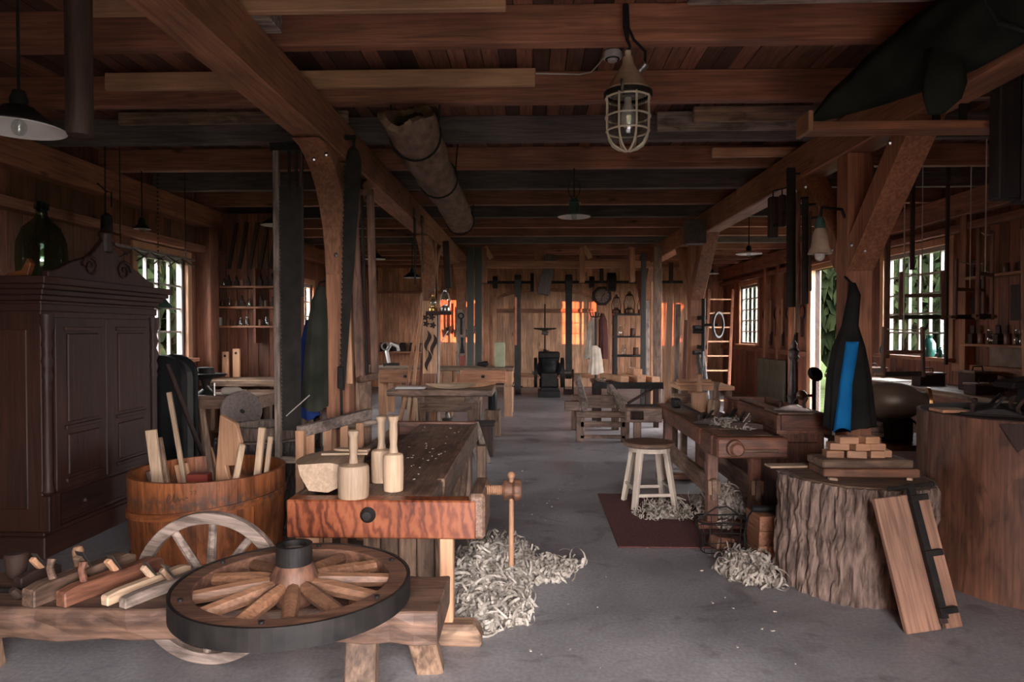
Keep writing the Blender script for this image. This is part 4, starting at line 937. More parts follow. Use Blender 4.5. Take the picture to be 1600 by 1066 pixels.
S(MB().cyl(pb_, pt_, .022, n=10), 'long_pole', W('dark', 'z'), 'dark round pole leaning against the black bellows', 'pole', smooth=True)
# green pendant lamp and other lamps at the left
def pendant(name, label, x, y, ztop, zsh, r, hsh, shade, inner, cap=None, chain=False, bulb=True, flat=False):
    t = T(name, label, 'lamp', (x, y, zsh))
    if chain:
        n = int((ztop - zsh - hsh) / .045); m = MB()
        for k in range(n + 1):
            z = zsh + hsh + .03 + k * .045
            m.ringband(.007, .012, -.003, .003, 10, (x, y, z), (PI / 2, 0, 0 if k % 2 else PI / 2))
        P(m, 'chain', IRON, t)['kind'] = 'stuff'
    else: P(MB().cyl((x, y, zsh + hsh), (x, y, ztop), .007, n=6), 'cord', BLACK, t)
    P(MB().lathe([(.001, zsh + hsh - .01), (.035, zsh + hsh - .01), (.038, zsh + hsh + .03), (.025, zsh + hsh + .07), (.001, zsh + hsh + .075)], 14, (x, y, 0)), 'cap', cap or IRON, t, smooth=True)
    if flat: prof = [(.03, zsh + hsh), (.06, zsh + hsh - .004), (r * .6, zsh + hsh * .45), (r, zsh), (r, zsh + .006), (r * .6, zsh + hsh * .45 + .006), (.035, zsh + hsh + .005)]
    else: prof = [(.035, zsh + hsh), (r, zsh), (r + .004, zsh), (.04, zsh + hsh + .005)]
    P(MB().lathe([(max(.002, q - .004), z - .003) for q, z in prof], 32, (x, y, 0)), 'shade_lining', inner, t, smooth=True)
    P(MB().rings([[Vector((x + q * math.cos(a), y + q * math.sin(a), z)) for a in [2 * PI * i / 32 for i in range(32)]] for q, z in prof], True), 'shade', shade, t, smooth=True)
    if bulb: P(MB().ball((x, y, zsh + .005), .032, 12, (1, 1, 1.2)), 'bulb', GLASSC, t, smooth=True)
    return t
gx = K(245, 465, 7.19).x
pendant('pendant_lamp', 'green enamel cone lamp hanging on a chain before the left window', gx, 7.225, 3.335, K(245, 481, 7.19).z, .138, .13, GREENE, ENAMELW, chain=True)
dl = K(45, 190, 3.02)
pendant('pendant_lamp', 'big dark enamel lamp with white inside near the wardrobe ceiling', dl.x - .06, 3.04, 3.335, 2.56, .19, .10, BLACK, ENAMELW, cap=BLACK, flat=True)
dp = K(120, 210, 3.0)
S(MB().lathe([(.001, dp.z), (.05, dp.z), (.056, dp.z + .02), (.056, 3.335), (.001, 3.335)], 16, (dp.x, 3.02, 0)), 'hanging_post', W('dark', 'z'), 'dark round hanging post beside the big enamel lamp', 'post', smooth=True)
rl = T('glass_reflector', 'ribbed glass trough lamp shade hanging over the left window top', 'lamp shade', (-3.85, 6.9, 2.35))
for k in range(5):
    y = 6.2 + .3 * k
    P(MB().add([(-4.0, y, 2.34), (-3.86, y, 2.43), (-3.72, y, 2.34), (-4.0, y + .29, 2.34), (-3.86, y + .29, 2.43), (-3.72, y + .29, 2.34)], [(0, 1, 4, 3), (1, 2, 5, 4)]), 'glass_pane', GLASSC, rl)
    P(MB().tube([(-4.0, y, 2.342), (-3.86, y, 2.432), (-3.72, y, 2.342)], .008, 6), 'rib', STEEL, rl)
P(MB().slab(-3.87, -3.85, 6.2, 7.7, 2.425, 2.45), 'ridge', STEEL, rl)
for y in (6.3, 7.5): P(MB().cyl((-3.86, y, 2.44), (-3.86, y, 3.4), .005, n=5), 'wire', IRON, rl)
hk = T('hanging_block', 'black iron hook with weight hanging beside the demijohn', 'hook', (K(168, 340, 6.6).x, 6.6, 2.4))
h0 = K(168, 335, 6.6)
P(MB().tube([(h0.x - .02, 6.6, h0.z), (h0.x - .02, 6.6, 3.0), (h0.x + .04, 6.6, 3.0), (h0.x + .04, 6.6, 2.85)], .008, 6).cyl((h0.x, 6.6, 3.0), (h0.x, 6.45, 3.05), .008, n=6), 'hook', IRON, hk)
P(MB().lathe([(.001, 0), (.05, 0), (.055, .02), (.05, .2), (.02, .23), (.001, .23)], 14, (h0.x - .01, 6.6, h0.z - .22)), 'weight', IRON, hk, smooth=True)
P(MB().tube([(h0.x - .02, 6.6, 3.0), (h0.x - .02, 6.6, 3.56)], .006, 6), 'rod', IRON, hk)
# ================================================================== RIGHT FOREGROUND
S(MB().slab(.65, 2.0, 5.15, 6.82, .001, .012), 'floor_rug', RUG, 'worn dark red rug under the stool and bench legs', 'rug', bevel=.003)
# stool
st = T('workshop_stool', 'round stool with dark wooden seat and four splayed white legs', 'stool', (1.09, 6.40, .012))
sx_, sy_ = 1.09, 6.40
P(MB().lathe([(.001, .565), (.225, .565), (.236, .575), (.236, .595), (.225, .605), (.001, .603)], 40, (sx_, sy_, 0)), 'seat', W('bench', 'x'), st, smooth=True)
P(MB().ringband(.17, .19, .52, .565, 32, (sx_, sy_, 0)), 'apron_ring', W('white', 'x'), st)
for i in range(4):
    a = PI / 4 + i * PI / 2 + .12; c, s_ = math.cos(a), math.sin(a)
    P(MB().bar((sx_ + c * .27, sy_ + s_ * .27, .012), (sx_ + c * .165, sy_ + s_ * .165, .57), .055, .04, Vector((c, s_, 0)), .06, .045), 'leg', W('white', 'z'), st, bevel=.006)
for i in range(4):
    a = PI / 4 + i * PI / 2 + .12; b = a + PI / 2; z = .14 + .05 * (i % 2); q = .25
    P(MB().bar((sx_ + math.cos(a) * q, sy_ + math.sin(a) * q, z), (sx_ + math.cos(b) * q, sy_ + math.sin(b) * q, z), .025, .03), 'stretcher', W('white', 'x'), st, bevel=.004)
# workbench with end vise
CX0, CX1, CF, CB, CZ = 1.42, 1.93, 5.62, 7.85, .81
wc = T('workbench', 'brown joiner\'s workbench with a round end-vise screw above shavings', 'workbench', (1.68, 6.6, 0))
P(MB().slab(CX0, CX1, CF + .18, CB, CZ - .085, CZ), 'benchtop', W('bench', 'y'), wc, bevel=.012)
P(MB().slab(CX0 - .01, CX0 + .05, CF + .18, CB, CZ - .14, CZ + .001), 'front_edge', W('benchred', 'y'), wc, bevel=.012)
ej = P(MB().slab(CX0 + .01, 1.98, CF - .30, CF - .16, CZ - .16, CZ), 'vise_jaw', W('benchred', 'x'), wc, bevel=.014)
P(MB().slab(CX0, CX0 + .16, CF - .16, CF + .18, CZ - .16, CZ), 'jaw_arm', W('benchred', 'y'), wc, bevel=.008)
P(MB().slab(CX0 + .165, CX1, CF - .14, CF + .17, CZ - .1, CZ - .002), 'end_block', W('bench', 'x'), wc, bevel=.008)
P(MB().lathe([(.001, 0), (.06, 0), (.066, .02), (.06, .05), (.045, .055), (.045, .075), (.055, .09), (.04, .11), (.001, .11)], 20, (CX0 + .14, CF - .30, CZ - .075), (PI / 2, 0, 0)), 'vise_screw_head', W('benchred', 'y'), ej, smooth=True)
P(MB().cyl((CX0 + .1, CF - .365, CZ - .09), (CX0 + .46, CF - .355, CZ - .09), .012, n=8), 'vise_handle', W('old', 'x'), ej)
for x, y in ((CX0 + .06, CF + .05), (CX1 - .1, CF + .05), (CX0 + .06, CB - .35), (CX1 - .1, CB - .35)): P(MB().slab(x - .045, x + .045, y - .04, y + .04, .07, CZ - .08), 'leg', W('benchred', 'z'), wc, bevel=.006)
for y in (CF + .05, CB - .35): P(MB().slab(CX0 - .06, CX1 + .0, y - .05, y + .05, .012, .075), 'foot', W('benchred', 'x'), wc, bevel=.008)
for x in (CX0 + .06, CX1 - .1):
    s_ = P(MB().slab(x - .022, x + .022, CF - .06, CB - .25, .26, .43), 'stretcher', W('bench', 'y'), wc, bevel=.006)
    P(MB().slab(x - .05, x + .05, CF - .04, CF - .005, .30, .42), 'tusk_wedge', W('old', 'z'), s_, bevel=.004)
fv = P(MB().slab(1.02, CX0 - .01, CB - .42, CB - .30, CZ - .17, CZ - .01), 'front_vise_jaw', W('bench', 'x'), wc, bevel=.01)
P(MB().slab(1.06, CX0, CB - .30, CB - .02, CZ - .15, CZ - .01), 'front_vise_block', W('dark', 'x'), wc, bevel=.008)
P(MB().tube([(1.06 + .006 * k, CB - .44, CZ - .09) for k in range(24)], [.05 if k % 3 else .042 for k in range(24)], 12), 'front_vise_screw', W('dark', 'x'), fv)
P(MB().slab(CX0 - .3, CX0 - .22, CB - .3, CB - .22, .012, CZ - .16), 'leg', W('bench', 'z'), wc, bevel=.006)
heap('shavings_heap', 'big heap of pale shavings under the bench with the end vise', 1.70, 6.08, .23, .42, .26, 1500, 21, z=.012, big=1.1, spread=1.1, avoid=lambda x, y: x > 1.965 or (5.60 < y < 5.74 and (x < 1.55 or 1.76 < x < 1.90)))
heap('shavings_spill', 'thin scatter of shavings on the rug by the stool', 1.22, 6.15, .25, .3, .03, 170, 22, z=.013, big=.9, avoid=lambda x, y: x > 1.52 or any(math.hypot(x - 1.09 - q * math.cos(PI / 4 + i * PI / 2 + .12), y - 6.4 - q * math.sin(PI / 4 + i * PI / 2 + .12)) < .085 for i in range(4) for q in (.26,)))
heap('shavings_heap', 'tumbled pile of shavings between bark stump and rug', 1.49, 4.64, .15, .26, .12, 900, 23, big=1.1, ang=.25, avoid=lambda x, y: math.hypot(x - 2.11, y - 4.52) < .535 or (x > 1.56 and y > 4.82))
heap('bench_shavings', 'loose shavings lying on top of the bench with the end vise', 1.74, 5.98, .12, .2, .022, 170, 24, z=CZ, big=.75)
# tools on that bench
def iron_plane(label, loc, rz, L_=.36, grp='iron planes', bm_=None):
    p = T('iron_plane', label, 'hand plane', (0, 0, 0), grp)
    P(MB().slab(-L_ / 2, L_ / 2, -.032, .032, 0, .012).prism([(-L_ * .42, .01), (L_ * .4, .01), (L_ * .25, .03), (L_ * .05, .05), (-L_ * .1, .05), (-L_ * .3, .025)], .062), 'body', bm_ or STEEL, p, bevel=.003)
    P(MB().bar((.03, 0, .03), (-.045, 0, .125), .05, .012), 'blade_cap', IRON, p, bevel=.003)
    P(MB().lathe([(.001, 0), (.012, 0), (.01, .02), (.018, .04), (.016, .055), (.001, .06)], 12, (L_ * .33, 0, .02)), 'front_knob', W('dark', 'z'), p, smooth=True)
    P(MB().tube([(-L_ * .3, 0, .02), (-L_ * .28, 0, .06), (-L_ * .34, 0, .10), (-L_ * .38, 0, .115)], [.014, .013, .015, .009], 8), 'tote', W('dark', 'z'), p, smooth=True)
    return put(p, loc, rz)
g = F(1152, 652, CZ)
iron_plane('shiny steel jack plane lying in shavings on the vise bench', (1.77, 6.12, CZ + .012), 2.1, .40)
iron_plane('small steel plane beside the jack plane on the vise bench', (1.555, 6.08, CZ + .004), 2.5, .26)
wp = put(wood_plane('wooden_plane', 'low dark wooden plane half in shavings at the end of the vise bench', .26, .06, .05, W('dark', 'y'), False, 'dark'), (1.80, 5.78, CZ + .01), 1.2); wp['category'] = 'hand plane'
cl = T('long_clamp', 'long dark sash clamp lying along the vise bench', 'clamp', (1.6, 7.0, CZ))
P(MB().bar((1.55, 7.35, CZ + .06), (1.60, 6.42, CZ + .035), .035, .02), 'bar', W('dark', 'y'), cl, bevel=.004)
P(MB().box((1.545, 7.40, CZ + .05), (.09, .16, .10)), 'head', IRON, cl, bevel=.015); P(MB().cyl((1.60, 6.42, CZ + .035), (1.605, 6.36, CZ + .035), .034, n=14), 'tail_jaw', W('dark', 'y'), cl)
mallet((K(1093, 630, 7.0).x, 7.0, CZ), .082, .20, .19, W('fresh', 'z'), 'stout tan mallet on the vise bench, in front of the planed boards')
m6 = mallet((K(1115, 632, 6.75).x, 6.78, CZ), .06, .15, .18, W('old', 'z'), 'rounded brown mallet leaning beside the stout tan one'); m6.rotation_euler = (.0, .12, 0)
# small side table with planed boards behind that bench
tt = T('small_table', 'small pale-topped table stacked with planed boards behind the vise bench', 'table', (2.05, 8.4, 0))
P(MB().slab(1.74, 2.38, 8.1, 8.75, .93, .98), 'tabletop', W('fresh', 'x'), tt, bevel=.006)
for x, y in ((1.8, 8.16), (2.32, 8.16), (1.8, 8.69), (2.32, 8.69)): P(MB().slab(x - .035, x + .035, y - .035, y + .035, 0, .93), 'leg', W('old', 'z'), tt, bevel=.005)
for k, (x, y, l, z) in enumerate(((1.95, 8.3, .42, .98), (2.0, 8.42, .5, .98), (1.96, 8.36, .4, 1.012))):
    S(MB().box((x, y, z + .016), (l, .09, .03), (0, 0, .05 * k)), 'planed_board', W('fresh', 'x'), ('front', 'rear', 'upper')[k] + ' planed tan board of the small pile on the pale table', 'board', bevel=.004)
S(MB().slab(1.62, 1.86, 8.0, 8.09, .80, .90), 'carved_paddle', W('pale', 'x'), 'pale paddle-shaped board wedged at the pale table edge', 'board', bevel=.03)
for px, pt, pb, w_, Y, mk, lab in ((1047, 465, 640, .07, 8.0, 'fresh', 'tall tan board standing behind the vise bench'), (1060, 475, 600, .06, 8.9, 'wgrey', 'grey board standing beside the tall tan board'), (1072, 500, 600, .05, 9.2, 'joist', 'reddish lath standing behind the grey board')):
    a = K(px, pt, Y); S(MB().bar((a.x - .06, Y - .05, 0), a, w_, .03, Vector((0, 1, 0))), 'leaning_board', W(mk, 'z'), lab, 'board', bevel=.004)
# long trough chest to the right
tc = T('trough_chest', 'long red-brown open trough set on a panelled chest beside the vise bench', 'chest', (2.2, 6.3, 0))
P(MB().slab(2.04, 2.42, 5.72, 7.1, 0, .80), 'carcase', W('benchred', 'z'), tc, bevel=.008)
P(MB().slab(2.02, 2.43, 5.70, 7.12, 0, .1), 'plinth', W('benchred', 'y'), tc, bevel=.006)
P(MB().slab(1.985, 2.43, 5.6, 7.15, .80, .83), 'trough_floor', W('benchred', 'y'), tc)
for a in ((1.985, 2.02, 5.6, 7.15), (2.40, 2.435, 5.6, 7.15)): P(MB().slab(*a, .83, .955), 'trough_side', W('benchred', 'y'), tc, bevel=.006)
for a in ((2.02, 2.40, 5.6, 5.64), (2.02, 2.40, 7.11, 7.15)): P(MB().slab(*a, .83, .955), 'trough_end', W('benchred', 'x'), tc, bevel=.006)
P(MB().slab(2.1, 2.36, 5.70, 5.72, .2, .72), 'panel', W('benchred', 'z'), tc, bevel=.01)
S(MB().slab(2.12, 2.24, 6.2, 7.05, .83, .94), 'long_plane_body', W('benchred', 'y'), 'long reddish wooden beam lying in the trough', 'beam', bevel=.006)
S(MB().slab(2.02, 2.4, 5.66, 6.0, .955, .965), 'cross_board', W('old', 'x'), 'thin worn board laid across the near end of the trough', 'board')
iron_plane('dark steel plane resting on the board across the trough', (2.2, 5.83, .966), 2.7, .30)
# bark stump and the stacked blocks
SX1, SY1 = 2.11, 4.52
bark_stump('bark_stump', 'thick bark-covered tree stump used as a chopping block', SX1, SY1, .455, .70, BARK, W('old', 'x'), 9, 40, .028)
SZ1 = .706
S(MB().box((2.16, 4.52, SZ1 + .028), (.60, .26, .055), (0, 0, -.02)), 'thick_board', W('stump', 'x'), 'lower thick brown board lying on the bark stump', 'board', bevel=.008)
S(MB().box((2.14, 4.53, SZ1 + .083), (.58, .24, .052), (0, 0, .03)), 'thick_board', W('old', 'x'), 'upper brown board carrying the small block stack', 'board', bevel=.008)
z = SZ1 + .11
rows = [[(1.97, .11), (2.11, .12), (2.24, .09), (2.32, .05)], [(2.01, .12), (2.14, .10), (2.25, .10)], [(2.05, .12), (2.20, .10)]]
bl_i = 0
for k, row in enumerate(rows):
    for (x, w_) in row:
        S(MB().box((x, 4.53 + R.uniform(-.02, .02), z + .0225 + .046 * k), (w_, .085, .045), (0, 0, R.uniform(-.18, .18))), 'small_block', W('fresh', 'x'), ('bottom', 'middle', 'top')[k] + '-row pinkish sawn block stacked on the stump boards', 'block', bevel=.003, group='sawn blocks stacked on the bark stump')
S(MB().box((1.745, 4.735, SZ1 + .008), (.27, .1, .015), (0, 0, .1)), 'thin_board', W('pale', 'x'), 'thin pale board jutting over the bark stump edge', 'board', bevel=.003)
for k, (x, y) in enumerate(((1.88, 4.32), (2.36, 4.33))): S(MB().box((x, y, SZ1 + .008), (.05, .03, .014), (0, .1, k)), 'wood_chip', W('pale', 'x'), ('pale chip at the trough side of the bark stump top', 'pale chip at the big-trunk side of the bark stump top')[k], 'chip')
# big debarked trunk block
def trunk_block():
    rr = random.Random(5); cx, cy, r, h = 3.26, 4.60, .615, 1.10
    t = T('trunk_block', 'huge smooth debarked trunk section serving as a tool table', 'stump', (cx, cy, 0)); rs = []; n = 96
    for k in range(15):
        z = h * k / 14
        rs.append([Vector((cx + q * math.cos(a), cy + q * math.sin(a), z)) for a, q in [(2 * PI * i / n, r * (1 + .018 * math.sin(3 * 2 * PI * i / n + 1) + .012 * math.sin(7 * 2 * PI * i / n + z) + .03 * (1 - z / h) ** 3) - (.012 if (i * 7) % 23 == 0 else 0)) for i in range(n)]])
    P(MB().rings(rs), 'trunk', W('stump', 'z'), t, smooth=True, sharp=30)
    P(MB().lathe([(.001, 1.098), (.60, 1.098), (.60, 1.106), (.001, 1.108)], 48, (cx, cy, 0)), 'cut_top', W('dark', 'x'), t)
    pol = [(-.13, .1), (.0, .11), (.12, .1), (.09, .03), (.06, -.09), (.02, .0), (-.04, -.06), (-.09, .03)]; a0 = -2.18; m = MB(); ring = []
    for q in (.620, .632): ring.append([Vector((cx + (q + .008) * math.cos(a0 + u / .62), cy + (q + .008) * math.sin(a0 + u / .62), .985 + v)) for u, v in pol])
    P(m.rings(ring), 'dark_scar', W('dark', 'z'), t)
trunk_block()
TZ = 1.108
S(MB().slab(2.66, 2.84, 4.5, 4.66, TZ, TZ + .02), 'tan_offcut', W('fresh', 'x'), 'thin tan offcut at the edge of the big trunk top', 'offcut', bevel=.003)
iron_plane('black iron plane with raised handle on the big trunk', (2.90, 4.35, TZ), 2.6, .38, bm_=IRON)
iron_plane('black iron smoothing plane at the back of the big trunk top', (3.06, 4.62, TZ), 2.2, .34, bm_=IRON)
av = T('iron_stake_block', 'dark iron block with a broad flat top standing on the big trunk', 'anvil', (3.32, 4.55, TZ))
P(MB().slab(3.22, 3.42, 4.46, 4.64, TZ, TZ + .16), 'base_block', IRON, av, bevel=.01)
P(MB().prism([(-.24, .0), (.22, 0), (.24, .035), (.0, .075), (-.22, .045)], .2, (3.30, 4.55, TZ + .16)), 'flat_top', IRON, av, bevel=.008)
P(MB().ball((3.29, 4.455, TZ + .09), .014, 8), 'rivet', STEEL, av)
S(MB().tube([(3.06, 4.115, TZ + .012), (3.16, 4.08, TZ + .012), (3.3, 4.09, TZ + .012), (3.52, 4.22, TZ + .012), (3.66, 4.48, TZ + .012)], [.012, .016, .014, .016, .01], 8), 'iron_bar_tool', IRON, 'bent black iron bar along the front of the big trunk top', 'tool', smooth=True)
# leaning glued board with sash clamp
lc = T('clamped_boards', 'two reddish boards held by a black bar clamp leaning on the bark stump', 'clamped boards')
P(MB().slab(-.16, .035, -.018, .018, 0, .72), 'board', W('clampw', 'z'), lc, bevel=.004); P(MB().slab(.065, .16, -.018, .018, 0, .715), 'board', W('clampw', 'z'), lc, bevel=.004)
P(MB().slab(.03, .075, -.028, .02, .03, .70), 'glue_strip', W('dark', 'z'), lc)
cb = P(MB().slab(.028, .068, -.06, -.028, .06, .78), 'clamp_bar', IRON, lc, bevel=.003)
P(MB().cyl((-.08, -.05, .765), (.17, -.05, .765), .011, n=8).ball((-.08, -.05, .765), .016, 8).ball((.17, -.05, .765), .016, 8), 'tommy_bar', IRON, cb)
for z in (.70, .40, .10): P(MB().box((.075, -.05, z), (.10, .04, .035)), 'clamp_jaw', IRON, cb, bevel=.004)
put(lc, (2.185, 3.76, .012), (-.27, -.105, .10))
# basket, cable, timber ends between bench and stump
wbk = T('wire_basket', 'battered black wire basket lying beside the bench foot', 'basket', (1.5, 5.2, .0))
for k in range(4):
    z = .02 + .075 * k; r_ = .15 + .012 * k
    P(MB().tube([(1.40 + r_ * math.cos(a), 5.08 + r_ * .75 * math.sin(a), z + .01 * math.sin(3 * a)) for a in [2 * PI * i / 24 for i in range(24)]], .004 if k < 3 else .007, 5, True), 'wire_ring', IRON, wbk)
for k in range(14):
    a = 2 * PI * k / 14; P(MB().tube([(1.40 + q * math.cos(a), 5.08 + q * .75 * math.sin(a), z) for q, z in ((.15, .012), (.17, .13), (.186, .245))], .003, 4), 'wire_stay', IRON, wbk)
P(MB().tube([(1.40 - .18, 5.08, .24), (1.36, 5.08, .33), (1.44, 5.08, .34), (1.40 + .18, 5.08, .24)], .006, 6), 'basket_handle', IRON, wbk)
S(MB().box((1.40, 5.08, .072), (.15, .12, .09), (0, .2, .4)), 'basket_billet', W('stump', 'x'), 'reddish wood lump lying in the wire basket', 'wood piece', bevel=.01)
pcb = T('power_plug', 'black cable socket with a looping cord resting on timber ends', 'cable', (1.72, 4.98, .30))
P(MB().cyl((1.60, 5.0, .345), (1.90, 4.98, .345), .024, .03, 12), 'socket', BLACK, pcb, smooth=True)
P(MB().tube([(1.61, 5.0, .345), (1.55, 4.93, .31), (1.50, 4.86, .2), (1.50, 4.82, .1), (1.53, 4.76, .03), (1.58, 4.72, .008)], .007, 6), 'cord', BLACK, pcb, smooth=True)
for k, z in enumerate((0, .107, .214)): S(MB().box((1.682, 5.012, z + .0535), (.15, .26, .104), (0, 0, .03 * k)), 'timber_end', W('pine', 'y'), ('lowest', 'middle', 'topmost')[k] + ' sawn timber end of the stack behind the bark stump', 'timber', bevel=.004)
# coat on the right post
Yj = 5.295
coat('hanging_jacket', [('jacket_body', CLOTHB, [sec(1327, 1336, 442, Yj, .03), sec(1325, 1344, 462, Yj, .05), sec(1316, 1340, 510, Yj, .06), sec(1302, 1350, 545, Yj, .09), sec(1294, 1358, 590, Yj, .10), sec(1290, 1366, 668, Yj, .11)], 8, .10, 3),
      ('blue_panel', CLOTHBLUE, [sec(1322, 1342, 534, Yj - .07, .03), sec(1318, 1338, 560, Yj - .09, .035), sec(1312, 1331, 600, Yj - .10, .04), sec(1302, 1329, 672, Yj - .11, .04)], 4, .08, 5)],
     'black work jacket with a bright blue panel hanging on the first right post', (K(1325, 668, Yj).x, Yj, .88))
P(MB().tube([(K(1331, 442, Yj).x, Yj, 2.0), (K(1331, 442, Yj).x, 5.41, 2.06)], .01, 6), 'peg', IRON, bpy.data.objects['hanging_jacket'])
# drum machine on a low table
mt = T('low_table', 'low rough table carrying the drum-shaped machine', 'table', (3.25, 6.25, 0))
P(MB().slab(2.78, 3.75, 5.85, 6.6, .62, .67), 'tabletop', W('old', 'x'), mt, bevel=.006)
for x, y in ((2.85, 5.92), (3.68, 5.92), (2.85, 6.53), (3.68, 6.53)): P(MB().slab(x - .04, x + .04, y - .04, y + .04, 0, .62), 'leg', W('bench', 'z'), mt)
dm = T('drum_machine', 'brown rounded drum-shaped electric motor with a pale disc', 'motor', (3.2, 6.1, .67))
DR = (0, PI / 2, -.35)
P(MB().lathe([(.001, -.2), (.11, -.2), (.15, -.15), (.168, -.06), (.168, .05), (.14, .13), (.09, .2), (.085, .25), (.001, .25)], 30, (3.18, 6.1, 1.02), DR), 'drum', noisy('machine_paint', (.09, .066, .045), (.17, .13, .09), 5, .4, .1, .05), dm, smooth=True)
P(MB().lathe([(.001, -.27), (.14, -.27), (.145, -.24), (.001, -.235)], 30, (3.18, 6.1, 1.02), DR), 'disc', STONE, dm, smooth=True)
P(MB().lathe([(.001, .25), (.13, .25), (.13, .275), (.001, .275)], 24, (3.18, 6.1, 1.02), DR), 'flange', BRASS, dm, smooth=True)
P(MB().slab(3.08, 3.30, 6.0, 6.22, .67, .88), 'pedestal', IRON, dm, bevel=.01)
P(MB().tube([(3.29, 6.01, .86), (3.35, 5.92, .80), (3.38, 5.86, .72), (3.385, 5.835, .66), (3.39, 5.832, .2), (3.35, 5.83, .01)], .01, 6), 'cable', BLACK, dm)
for k in range(4): S(MB().box((2.93 + .01 * (k % 2), 6.15, .69 + .045 * k), (.2, .3, .04), (0, 0, .1 * (k % 3))), 'stacked_board', W('wgrey', 'y'), ('lowest', 'second', 'third', 'topmost')[k] + ' grey board of the pile beside the drum machine', 'board', bevel=.004)
S(MB().slab(3.45, 3.55, 5.9, 6.0, .67, .75), 'grey_box', STEEL, 'small grey metal box at the table edge by the machine cable', 'box', bevel=.006)
# bench and shelves along the right wall
rb = T('long_bench', 'long cluttered bench built along the right wall under the windows', 'workbench', (4.95, 8.5, 0))
P(MB().slab(4.6, XR - .13, 5.6, 10.9, .90, .96), 'benchtop', W('old', 'y'), rb, bevel=.006)
for y in (5.8, 8.0, 10.7): P(MB().slab(4.66, 4.76, y - .05, y + .05, 0, .9), 'leg', W('old', 'z'), rb)
P(MB().slab(4.62, 4.65, 5.7, 10.8, .78, .90), 'apron', W('joist', 'y'), rb)
ws = T('jar_shelf', 'two-board wall shelf beyond the bench with jars and dark tools', 'shelf', (5.3, 7.9, 1.4))
for z in (1.48, 2.28): P(MB().slab(XR - .2, XR, 7.1, 8.48, z - .03, z), 'shelf_board', W('pine', 'y'), ws, bevel=.003)
for k in range(9):
    o = protos[k % 3].copy(); C.objects.link(o); o.location = (XR - .1, 7.18 + .15 * k, 1.48); o.scale = (1.3, 1.3, 1.4); o['label'] = ('glass jar', 'brown tin', 'dark small plane')[k % 3] + ' in the row on the lower right wall shelf'; o['group'] = 'jars and tools on the right wall shelf'
for k in range(5):
    o = protos[(k * 2) % 3].copy(); C.objects.link(o); o.location = (XR - .1, 7.28 + .27 * k, 2.28); o.scale = (1.2, 1.2, 1.3); o['label'] = ('glass jar', 'brown tin', 'dark small plane')[(k * 2) % 3] + ' in the row on the upper right wall shelf'; o['group'] = 'jars and tools on the right wall shelf'
GJ = noisy('green_glaze', (.01, .06, .05), (.03, .12, .10), 5, .2, 0, 0)
for k, (px, s_, lab) in enumerate(((1358, 1.1, 'small green glazed jar at the far end of the big window sill'), (1432, 2.1, 'tall green glazed bottle on the big window sill'), (1448, 1.0, 'short dark jar beside the tall green bottle'))):
    yy = 5.33 * FPX / (px - 832); S(MB().lathe([(.001, 0), (.04, 0), (.05, .04), (.045, .09), (.02, .12), (.028, .14), (.001, .14)], 14), 'glazed_jar', GJ, lab, 'jar', loc=(0, 0, 0), smooth=True); o = bpy.data.objects[-1] if False else None
    ob = [q for q in C.objects if q.name.startswith('glazed_jar')][-1]; ob.location = (XR - .05, min(10.6, yy - .1), 1.28); ob.scale = (s_ * .8, s_ * .8, s_)
S(MB().box((4.85, 9.4, .965), (.4, .5, .01), (0, 0, .2)), 'paper_sheets', PAPER, 'pale paper sheets lying on the wall bench', 'paper')
for k, (x, y, a, b, c_) in enumerate(((4.9, 8.6, .3, .2, .14), (5.05, 7.9, .25, .3, .2), (4.8, 7.4, .3, .2, .1), (5.0, 10.2, .3, .25, .12), (4.9, 6.58, .3, .4, .16))):
    bx_ = T('tool_box', ('dark toolbox behind the paper sheets', 'taller dark toolbox below the wall shelf', 'flat dark toolbox before the tall one', 'low dark toolbox under the big window', 'wide dark toolbox nearest the big trunk')[k] + ' on the wall bench', 'box', (x, y, .96))
    P(MB().slab(x - a / 2, x + a / 2, y - b / 2, y + b / 2, .96, .96 + c_), 'box_body', W('dark', 'y'), bx_, bevel=.005)
    P(MB().slab(x - a / 2 - .01, x + a / 2 + .01, y - b / 2 - .01, y + b / 2 + .01, .96 + c_, .98 + c_), 'lid', W('bench', 'y'), bx_, bevel=.004)
    P(MB().tube([(x - .06, y, .98 + c_), (x - .05, y, 1.03 + c_), (x + .05, y, 1.03 + c_), (x + .06, y, .98 + c_)], .008, 6), 'handle', IRON, bx_)
# wall things at the right
for k, (y, z, h, w_, lab) in enumerate(((8.35, 1.95, .30, .16, 'round dark pan hanging on the right wall'), )):
    t = T('hanging_pan', lab, 'pan', (XR - .04, y, z)); P(MB().lathe([(.001, 0), (.12, 0), (.13, .02), (.12, .03), (.001, .02)], 24, (XR - .05, y, z), (0, -PI / 2, 0)), 'dish', IRON, t, smooth=True); P(MB().slab(XR - .05, XR - .03, y - .012, y + .012, z + .1, z + .301), 'handle', IRON, t)
S(MB().slab(XR - .03, XR, 7.45, 7.85, 1.75, 2.15), 'dark_board', W('dark', 'z'), 'dark square board hung on the right wall above the shelf', 'board')
S(MB().slab(XR - .02, XR, 7.55, 8.2, 1.23, 1.45), 'pinned_papers', noisy('old_paper', (.12, .07, .05), (.24, .16, .12), 6, .8, 0, 0), 'brownish papers pinned low on the right wall', 'paper')
pr = K(1592, 560, 6.9)
S(MB().cyl((4.92, 6.9, .96), (4.92, 6.95, 2.65), .06, .065, 16), 'round_pole', W('pine', 'z'), 'pale round pole standing on the wall bench at the near end', 'pole', smooth=True)
